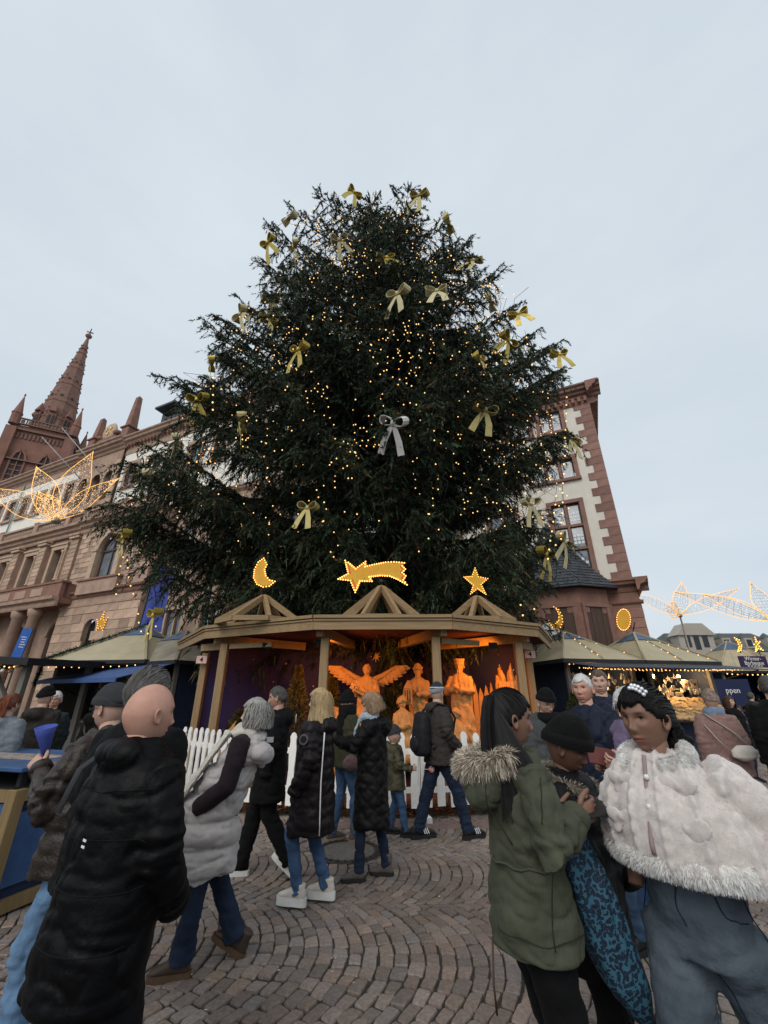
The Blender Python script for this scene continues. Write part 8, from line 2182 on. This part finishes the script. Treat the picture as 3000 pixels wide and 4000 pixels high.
rd = .014 + .052 * np.sin(np.clip(t_ * 1.35 + .08, 0, 1.57)) - .02 * t_
PP_ = np.stack([cx_ + rd * 1.25 * rr * np.cos(a_), cy_ + rd * .8 * rr * np.sin(a_) + 0 * Ln, cz_ + 0 * a_], 2)
Mn_ = np.array(P.HM); PP_ = PP_ @ Mn_[:3, :3].T + Mn_[:3, 3]
ribbons('ponytail', PP_, r_.uniform(.003, .006, n_), s_blk, P.o, hair_tint(n_, 3, .5, 2.2))
# loose lengths over the near shoulder
n_ = 330; t_ = np.linspace(0, 1, 12)[None]; a_ = r_.uniform(0, 1, (n_, 1)); Ln = r_.uniform(.75, 1.1, (n_, 1))
PP_ = np.stack([-.045 - .085 * np.sin(t_ * 1.5) - .05 * a_ * t_, .10 - .18 * a_ * t_ - .02 * t_, .075 - .40 * Ln * t_], 2) @ Mn_[:3, :3].T + Mn_[:3, 3]
ribbons('loose_hair', PP_, r_.uniform(.002, .004, n_), s_blk, P.o, hair_tint(n_, 13, .5, 2.0))
tab = P.world(Vector((-.085, -.285, 1.25)) * P.k); o = MB().box((0, 0, 0), (.155, .24, .010), leather_k, bev=.004).build('tablet', None, None, tab, (R(-4), R(-8), P.o.rotation_euler.z + R(8))); tag(o, 'thin black tablet held flat by the woman in the parka', 'tablet')
PK = P
# --- blue leopard bag
bagc = Vector((.86, 2.12, 0))
bag = thing('carrier_bag', 'blue leopard print cloth bag hanging beside the green parka', 'bag', (bagc.x - .03, bagc.y, .33), R(8))
def leo():
    m = bpy.data.materials.new('leopard_cloth'); m.use_nodes = True; t = m.node_tree; l = t.links.new; b = t.nodes['Principled BSDF']
    tc = _n(t, 'ShaderNodeTexCoord'); v = _n(t, 'ShaderNodeTexVoronoi'); v.inputs['Scale'].default_value = 68; v.inputs['Randomness'].default_value = .9
    nz_ = _n(t, 'ShaderNodeTexNoise'); nz_.inputs['Scale'].default_value = 30; ad = _n(t, 'ShaderNodeMix', data_type='RGBA'); ad.inputs['Factor'].default_value = .03
    l(tc.outputs['Object'], nz_.inputs['Vector']); l(tc.outputs['Object'], ad.inputs['A']); l(nz_.outputs['Color'], ad.inputs['B']); l(ad.outputs['Result'], v.inputs['Vector'])
    rp = _n(t, 'ShaderNodeValToRGB'); e = rp.color_ramp.elements; e[0].position = .28; e[0].color = (.010, .028, .065, 1); e[1].position = .60; e[1].color = (.035, .125, .19, 1)
    x = e.new(.36); x.color = (.004, .008, .022, 1); x = e.new(.50); x.color = (.006, .012, .03, 1)
    l(v.outputs['Distance'], rp.inputs['Fac']); l(rp.outputs['Color'], b.inputs['Base Color']); b.inputs['Roughness'].default_value = .75
    return m
b = MB(); loft(b, [(Vector((.155, .05, .17)), .012, .02), (Vector((.14, .05, .21)), .042, .04), (Vector((.095, .03, .30)), .082, .055), (Vector((.04, .02, .43)), .098, .06), (Vector((.0, .0, .57)), .088, .055), (Vector((-.04, 0, .70)), .075, .05), (Vector((-.065, 0, .80)), .04, .035), (Vector((-.075, 0, .86)), .018, .02)], 20)
V_, F_ = remesh(b, .012, 2); N_ = vnormals(V_, F_); V_ = V_ + N_ * (.010 * np.sin(np.arctan2(V_[:, 1], V_[:, 0] - .05) * 7 + V_[:, 2] * 5 + 2 * vnoise(V_ * 8)) * np.clip((V_[:, 2] - .2) * 2, .2, 1))[:, None]
mesh_obj('cloth_body', np_mesh('cloth_body', V_, F_, leo(), True), bag)
MB().tube([(-.09, 0, .84), (-.13, -.03, .90), (-.12, .02, .96), (-.07, .0, .85)], .007, 6, navy).build('handle', None, bag)
# --- boy with fur hood
P = Fig('boy in black hat and black coat with fur hood looking down', .95, 2.52, 52, 1.50, sk_dd, hd=True, pitch=24, hs=1.1, head_off=(0, -.03, -.01), brow=(.2, .15, .14), lip=(.9, .6, .6), nose=.85, iris=(.05, .03, .02), arms=[((-.24, -.03, 1.1), (-.20, -.12, .9)), ((.24, -.06, 1.12), (.12, -.22, .95))], feet=((-.1, 0), (.1, .02)))
P.coat(black_p, secs(.62, .25, .19, .235, .175, .235, .17, .19), sleeve=(.095, .085, .078, .062), style='puffer', amp=.009, spacing=.13, collar=.7, hood=[((0, .13, 1.37), (.15, .09, .11), None)])
P.trousers(black, r=(.10, .08, .07, .065)); P.shoes(leather_k, sole_b); 
P.beanie(cloth('black_fleece_hat', (.006, .006, .006), bump=.8, bscale=180), off=.022, tall=.028, brim=.10)
n_ = 5000; a_ = r_.uniform(-2.5, 2.5, n_); q_ = r_.uniform(0, 6.28, n_); kk = P.k
ringc = np.stack([.165 * np.sin(a_), .02 + .15 * np.cos(a_), 1.40 + .05 * np.cos(a_)], 1) * kk; rad = np.stack([np.sin(a_), np.cos(a_), 0 * a_], 1); nn_ = rad * np.cos(q_)[:, None] + np.array([0, 0, 1.0]) * np.sin(q_)[:, None]
fur('hood_fur', ringc + nn_ * .02, nn_ + rad * .3, .042, .0015, s_fur, P.o, 5, .5, hair_tint(n_, 8, .35, 1.2, (.35, (.35, .3, .28))))
b = MB(); b.tube([(.165 * kk * math.sin(a), (.02 + .15 * math.cos(a)) * kk, (1.40 + .05 * math.cos(a)) * kk) for a in np.linspace(-2.5, 2.5, 21)], .024, 10, MATS['fur_base']); b.build('fur_trim', None, P.o)
# --- man with black cap and glasses
P = Fig('man in black knit cap and glasses with grey jacket, head bowed', 1.66, 4.75, 12, 1.70, sk_l, hd=True, pitch=24, head_off=(0, -.04, -.01), arms=[((-.24, -.05, 1.1), (-.15, -.26, 1.10)), ((.24, -.05, 1.1), (.16, -.27, 1.13))], hands=(None, dict(d=(-.2, -1, .3), n=(1, 0, .2), curl=.9)))
P.coat(cloth('slate_jacket', (.055, .06, .06)), secs(.75, .25, .18, .24, .17, .24, .17, .20), sleeve=(.095, .085, .072, .058), hood=[((0, .13, 1.40), (.14, .08, .08), None)], collar=.3)
b = MB(); loft(b, [(P.at(0, -.04, 1.34), .10, .10), (P.at(0, -.05, 1.42), .12, .12), (P.at(0, -.05, 1.48), .095, .095)], 20); garment('scarf', b, black, P.o, .013, 2, lambda V, N: .007 * fbm(V * 18, 2))
P.trousers(jeans_d); P.shoes(leather_k, sole_b); P.beanie(black, tall=.02, brim=.22); P.glasses(metal_g)
# --- white haired man in navy jacket
P = Fig('man with short white hair in navy hooded winter jacket with shield badge on the sleeve', 1.73, 3.95, -62, 1.82, sk_r, hd=True, yaw=20, age=1, brow=(.7, .66, .6), arms=[((-.25, .02, 1.12), (-.22, -.16, .92)), ((.26, .04, 1.12), (.21, -.13, .90))])
nv = P.coat(navy, secs(.70, .255, .19, .25, .185, .25, .175, .205), sleeve=(.102, .092, .082, .066), style='puffer', amp=.005, spacing=.2, collar=.65, hood=[((0, .15, 1.39), (.16, .09, .11), (R(15), 0, 0))], wr=1.4, voxel=.011)
for pts_ in ([(0, -.3, 1.45), (0, -.3, .75)], [(-.25, -.15, 1.3), (.25, -.15, 1.3)], [(.3, .1, 1.35), (.35, .0, 1.1)]): seam(nv, pts_, .003, black, 'zip')
P.trousers(denim('mid_denim', (.05, .09, .15))); P.shoes(leather_k, sole_b); P.hair(h_wht, off=.009, recede=.1, nz=(.003, 55)); P.pulled(s_wht, 900, (0, .8, -.35), off=.014, recede=.1, w=.0028, lo=.5, hi=1.3)
badge(P, P.at(.328, .0, 1.24), (1, -.1, .1), 0, cloth('badge_white', (.5, .5, .5)), 'badge', (.062, .082, .004)); badge(P, P.at(.332, .0, 1.24), (1, -.1, .1), 0, black, 'badge_centre', (.046, .064, .004))
# --- tall man in navy down jacket
P = Fig('tall man with receding hair in navy jacket with white monogram', 2.27, 4.75, -18, 1.90, sk_l, hd=True, yaw=-8, age=.6, brow=(.4, .3, .24))
P.coat(navy, secs(.80, .25, .19, .245, .18, .25, .175, .205), sleeve=(.1, .09, .08, .064), style='puffer', amp=.009, spacing=.12, collar=.55, hood=[((0, .13, 1.41), (.15, .08, .08), None)])
P.trousers(MATS['mid_denim'], r=(.10, .078, .07, .07), wr=1.6); P.shoes(leather_k, sole_b, 'boot', shaft=.03, size=1.12); P.hair(pmat('fair_brown_hair', (.10, .065, .045), rough=.5, var=.4, scale=60, bump=.5), off=.012, recede=.6)
text_obj('JJ', .085, white_p, P.o, P.at(.10, -.212, 1.20 * P.k), (R(90), 0, 0), name='monogram', bold=.004)
badge(P, P.at(.10, -.214, 1.155 * P.k), (0, -1, 0), 0, white_p, 'print', (.11, .008, .002))
# --- old person with white hair and wallet
P = Fig('elderly woman with cropped white hair in navy jacket and lilac scarf opening a wallet', 1.63, 3.06, -84, 1.68, sk_r, hd=True, yaw=8, pitch=12, female=True, age=1, brow=(.75, .7, .68), arms=[((-.25, .0, 1.12), (-.08, -.17, 1.24)), ((.26, .0, 1.11), (.12, -.17, 1.25))], hands=(dict(d=(.1, -1, .2), n=(-.9, 0, .2), curl=.8), dict(d=(-.25, -1, .2), n=(.8, 0, -.4), curl=.7)))
P.coat(navy, secs(.78, .25, .19, .24, .18, .24, .175, .195), sleeve=(.095, .085, .075, .058), collar=.4, wr=1.2)
b = MB(); loft(b, [(P.at(0, -.02, 1.36), .10, .10), (P.at(0, -.03, 1.43), .115, .115), (P.at(0, -.02, 1.49), .09, .09)], 20); b.tube([P.at(.04, -.13, 1.40), P.at(.06, -.19, 1.25)], [(.05, .02), (.04, .015)], 10)
garment('scarf', b, cloth('lilac_scarf', (.13, .10, .16)), P.o, .012, 2, lambda V, N: .008 * fbm(V * 20, 3))
P.trousers(jeans); P.shoes(leather_k, sole_b); P.hair(h_wht, off=.016, nz=(.004, 30), low=-.5); P.pulled(s_wht, 1000, (0, .8, -.5), off=.028, w=.003, lo=.5, hi=1.3)
wl_ = P.world(Vector((.03, -.265, 1.285))); o = MB().box((0, 0, 0), (.012, .19, .105), pmat('maroon_leather', (.11, .03, .026), rough=.45, bump=.2), bev=.004).build('wallet', None, None, wl_, (R(-10), R(-25), P.o.rotation_euler.z)); tag(o, 'maroon leather wallet in the hands of the white haired woman', 'wallet')
# --- woman in pale poncho
P = Fig('young woman in pale pink knitted cape with white fur trim and grey flared jeans', 1.16, 2.0, -52, 1.665, sk_d, hd=True, lean=(0, -.10), female=True, yaw=-12, pitch=4, brow=(.10, .08, .07), lip=(1.05, .62, .60), nose=.85, iris=(.05, .03, .02), hs=1.06, arms=[((-.20, .02, 1.15), (-.17, -.10, .98)), ((.36, .08, 1.17), (.34, -.05, 1.02))], feet=((-.15, -.02), (.16, .30)))
knit = pmat('pink_knit', (.61, .55, .515), var=.12, scale=40, rough=.95, bump=.7, bscale=300, bdist=.004, sheen=.4)
capes = [(1.095, .275, .21, -.01), (1.13, .28, .215, -.01), (1.20, .27, .208, -.01), (1.28, .245, .192, -.005), (1.33, .215, .165, 0), (1.39, .16, .125, 0), (1.43, .105, .10, 0), (1.45, .08, .08, 0)]
b = MB(); loft(b, [(P.at(.045 * (1.43 - q[0]) / .4, q[3], q[0]) * P.k, q[1] * P.k, q[2] * P.k) for q in capes], 40, ex=2.1)
S_, e_, w_ = P.arm[1]; b.tube([S_, e_, e_.lerp(w_, .7)], [.08, .105, .09], 16)
def knit_disp(V, N):
    an = np.arctan2(V[:, 0], -V[:, 1]); u = an * 26
    rib = np.abs(np.sin(u * .5)) ** .6; cab = np.exp(-((np.mod(an, .42) - .21) / .045) ** 2)
    return .006 * rib + .015 * cab * (.7 + .5 * np.abs(np.sin(V[:, 2] * 70 + 3 * np.floor(an / .42)))) + .006 * np.sin(an * 5.3 + 1) * np.clip((1.4 - V[:, 2]) / .4, 0, 1) + .004 * fbm(V * 20, 2)
cape = garment('cape', b, knit, P.o, .007, 2, knit_disp)
cv_ = np.array([tuple(v.co) for v in cape.data.vertices]); cn_ = np.array([tuple(v.normal) for v in cape.data.vertices]); ci_ = np.random.default_rng(2).integers(0, len(cv_), 13000)
fur('cape_fuzz', cv_[ci_] + np.random.default_rng(3).normal(0, .003, (13000, 3)), cn_[ci_], .010, .0005, s_knit, P.o, 33, .8, hair_tint(13000, 4, .8, 1.15))
def ring_fur(zc, c, rx, ry, rz_, n, seed, ln, name, a0=0, a1=6.283, slope=0.0, trim=.035):
    rq = np.random.default_rng(seed); a = rq.uniform(a0, a1, n); q = rq.uniform(0, 6.283, n)
    ca, sa = np.cos(a), np.sin(a); rad = np.stack([ca, sa, 0 * a], 1)
    cen = np.stack([c[0] + rx * ca, c[1] + ry * sa, zc + slope * sa], 1); nn = rad * np.cos(q)[:, None] + np.array([0, 0, 1.0]) * np.sin(q)[:, None]
    fur(name, cen + nn * np.array([trim * .7, trim * .7, trim]), nn + rad * .3, ln, .0009, s_wfur, P.o, seed, .7, hair_tint(n, seed, .75, 1.1), droop=.35)
    b = MB(); aa = np.linspace(a0, a1, 49); b.tube([(c[0] + rx * math.cos(x), c[1] + ry * math.sin(x), zc + slope * math.sin(x)) for x in aa], [(trim * .8, trim)] * 49, 12, pmat('fur_base_white', (.66, .62, .58), rough=.95, bump=.6, bscale=120)); b.build('fur_edge', None, P.o)
ring_fur(1.12 * P.k, (.035, -.028), .276 * P.k, .213 * P.k, 0, 42000, 21, .016, 'hem_fur', trim=.037)
ring_fur(1.435 * P.k, (0, -.065), .112, .108, 0, 20000, 22, .015, 'collar_fur', -1.35, 4.5, .035, .034)
bw_ = knit
def front(x, z): return P.at(x + .01, -(.238 - max(0, z - 1.15) * .48) + abs(x) ** 2 * 1.6, z)
for cx2, cz2, sc in ((.10, 1.33, 1.0), (.11, 1.21, 1.2), (-.10, 1.33, .8), (-.11, 1.21, .85)):
    c = front(cx2, cz2) + Vector((0, .005, 0)); b = MB()
    for sg in (-1, 1): ball(b, c + Vector((.030 * sg * sc, -.010, .006)), (.040 * sc, .008, .030 * sc), 12, None, (0, R(-18 * sg), 0)); ball(b, c + Vector((.020 * sg, -.004, -.036 * sc)), (.022 * sc, .007, .036 * sc), 12, None, (0, R(-22 * sg), 0))
    ball(b, c + Vector((0, -.012, .002)), (.012, .012, .014), 10); garment('knit_bow', b, bw_, P.o, .006, 1)
b = MB(); b.tube([front(0, z_) + Vector((-.004, .004, 0)) for z_ in np.linspace(1.12, 1.42, 10)], [(.008, .006)] * 10, 8, pmat('cape_seam', (.30, .22, .21), rough=.9)); b.build('front_seam', None, P.o)
for z_ in (1.35, 1.26):
    b = MB(); ball(b, front(.004, z_) + Vector((0, -.008, 0)), .010, 10, pmat('pearl', (.75, .73, .70), rough=.2, bump=0)); b.build('button', None, P.o)
b = MB(); b.tube([(P.at(.045 * .7, 0, 0) + Vector((.272 * math.sin(a), -.224 * math.cos(a), 1.20 * P.k + .004 * math.sin(60 * a)))) for a in np.linspace(-.3, 2.6, 60)], .006, 6, pmat('ribbon_weave', (.60, .52, .50), rough=.8)); b.build('ribbon_trim', None, P.o)
tr_ = P.trousers(jeans_g, r=(.103, .088, .086, .10), waist=(.165, .13), top=1.08, flare=.045, wr=1.9, cuff=.02); P.shoes(leather_k, sole_b)
for pts_ in ([(.3, .0, 1.0), (.32, .1, .6), (.34, .3, .15)], [(-.3, 0, 1.0), (-.3, -.02, .15)], [(0, -.3, 1.05), (0, -.25, .86)], [(.14, -.3, 1.02), (.2, -.2, .95), (.3, -.05, .93)], [(.05, -.1, .8), (.10, .05, .5), (.1, .25, .15)]): seam(tr_, pts_, .0022, jeans_d, 'stitching')
P.hair(h_blk, off=.016, nz=(.005, 60), low=-.55); P.pulled(s_blk, 1600, (.1, .95, -.05), off=.026, low=-.6, w=.004, wave=.002)
b = MB(); pts_ = [P.HM @ Vector(q) for q in ((0, .09, -.01), (.01, .125, -.05), (.015, .14, -.12), (.02, .135, -.20), (.02, .12, -.27))]
b.tube(pts_, [.035, .050, .058, .055, .03], 14); garment('curly_ponytail', b, h_blk, P.o, .008, 1, lambda V, N: .016 * fbm(V * 38, 3))
clip = MB()
for j in range(5): ball(clip, P.HM @ Vector((.016 + .0105 * j, -.062 + .004 * j, .118 - .0030 * j * j * .5)), .0085, 8, pmat('rhinestone', (.75, .75, .78), rough=.15, metal=.4, bump=.2))
for j in range(5): ball(clip, P.HM @ Vector((.016 + .0105 * j, -.046 + .004 * j, .127 - .0030 * j * j * .5)), .0085, 8, MATS['rhinestone'])
clip.build('hair_clip', None, P.o)
# --- people beyond
def simple(label, x, y, rz, h, coatm, hem=.75, skin=sk_l, hairm=None, hatm=None, legs=jeans_d, group=None, style='cloth', hood=False, yaw=0, long=None, pitch=0, **kw):
    P = Fig(label, x, y, rz, h, skin, yaw=yaw, pitch=pitch, group=group, **kw)
    P.coat(coatm, secs(hem, .25, .19, .235, .175, .24, .17, .195), sleeve=(.095, .085, .075, .06), style=style, amp=.008, spacing=.12, collar=.5, hood=[((0, .14, 1.38), (.14, .08, .09), None)] if hood else None, voxel=.02)
    P.trousers(legs); P.shoes(leather_k, sole_b)
    if hatm: P.beanie(hatm)
    if hairm: P.hair(hairm, off=.014)
    if long: P.strands(long, 420, .16, (60, 300), off=.024, seed=17, top=1.0)
    return P
P = simple('woman with auburn ponytail in grey hooded sweatshirt behind the bar table', -4.42, 5.45, 172, 1.66, greyhood, .80, hairm=h_red, hood=True, female=True)
P.strands(s_red, 300, .17, (140, 220), off=.035, seed=31, top=1.0)
simple('man in black knit cap and dark waxed coat standing with his back turned', -4.55, 6.15, 176, 1.74, cloth('waxed_brown', (.024, .020, .017), rough=.6), .70, hatm=black, hood=True)
P = simple('elderly man with white hair and glasses facing the square', -5.0, 6.95, 22, 1.70, cloth('dark_teal_coat', (.022, .030, .032)), .7, hairm=h_wht, skin=sk_r, age=1, brow=(.7, .68, .65)); P.glasses(metal_g)
P = simple('woman with pinned dark hair and crossbody strap in black jacket near the hut', -4.0, 6.55, 160, 1.66, black, .75, hairm=h_brn, female=True, hood=True)
b = MB(); b.tube([P.at(.14, .10, 1.40), P.at(0, .19, 1.2), P.at(-.17, .17, .98)], [(.014, .005)] * 3, 6, leather_b); b.build('strap', None, P.o)
simple('person in dark green coat half hidden behind the waxed coat', -4.3, 7.2, 150, 1.68, cloth('bottle_green', (.014, .024, .018)), .65, hairm=h_brn)
P = simple('woman in mauve wool coat with patterned hat, blue scarf and cream bag walking away', 4.28, 6.0, 165, 1.70, mauve, .74, hatm=pmat('patterned_knit', (.06, .045, .04), col2=(.28, .2, .16), scale=40, rough=.9), legs=cloth('rose_trousers', (.30, .2, .19)), female=True)
b = MB(); loft(b, [(P.at(0, 0, 1.38), .11, .105), (P.at(0, 0, 1.45), .12, .115), (P.at(0, 0, 1.50), .095, .095)], 20); garment('scarf', b, cloth('blue_scarf', (.16, .22, .32)), P.o, .013, 2, lambda V, N: .008 * fbm(V * 18, 3))
hb = thing('crossbody_bag', 'cream crescent crossbody bag on the back of the mauve coat', 'handbag', P.o.location, P.o.rotation_euler.z)
b = MB(); loft(b, [(Vector((-.10, .235, .92)), .04, .03), (Vector((-.10, .245, .96)), .13, .05), (Vector((-.11, .24, 1.03)), .14, .045), (Vector((-.13, .225, 1.09)), .08, .025)], 20); V_, F_ = remesh(b, .012, 2); mesh_obj('pouch', np_mesh('pouch', V_, F_, cream, True), hb)
MB().tube([(-.22, .20, 1.05), (-.08, .20, 1.22), (.12, .14, 1.39), (.14, .02, 1.43)], [(.018, .005)] * 4, 6, cream).build('strap', None, hb); MB().tube([(.02, .225, 1.02), (.12, .215, 1.14), (.19, .12, 1.30)], [(.016, .005)] * 3, 6, cream).build('strap', None, hb)
simple('man in long black coat with short dark hair seen from behind', 4.55, 5.35, 160, 1.86, black, .45, hairm=h_dk, yaw=-20)
simple('woman with loose dark hair walking between the far stalls', 7.7, 10.2, 20, 1.64, black, .6, hairm=h_brn, long=s_brn, female=True)
P = simple('small child in pink quilted coat near the barbecue stall', 15.4, 20, -120, 1.24, cloth('pink_quilt', (.35, .20, .22)), .72, hairm=h_brn, style='puffer', hs=1.12)
for i, (px_, Yd, hh, cm, lb) in enumerate(((2700, 17, 1.72, black, 'person in black winter coat beyond the far stall'), (2960, 14, 1.75, charcoal, 'person in charcoal coat beside the barbecue sign'), (2985, 24, 1.70, dkbrown, 'person in brown coat far across the square'))):
    q = at_y(px_, 2800, Yd); simple(lb, q.x, Yd, 30 + 70 * i, hh, cm, .7, hairm=h_dk)
bpy.data.scenes.remove(TMP)
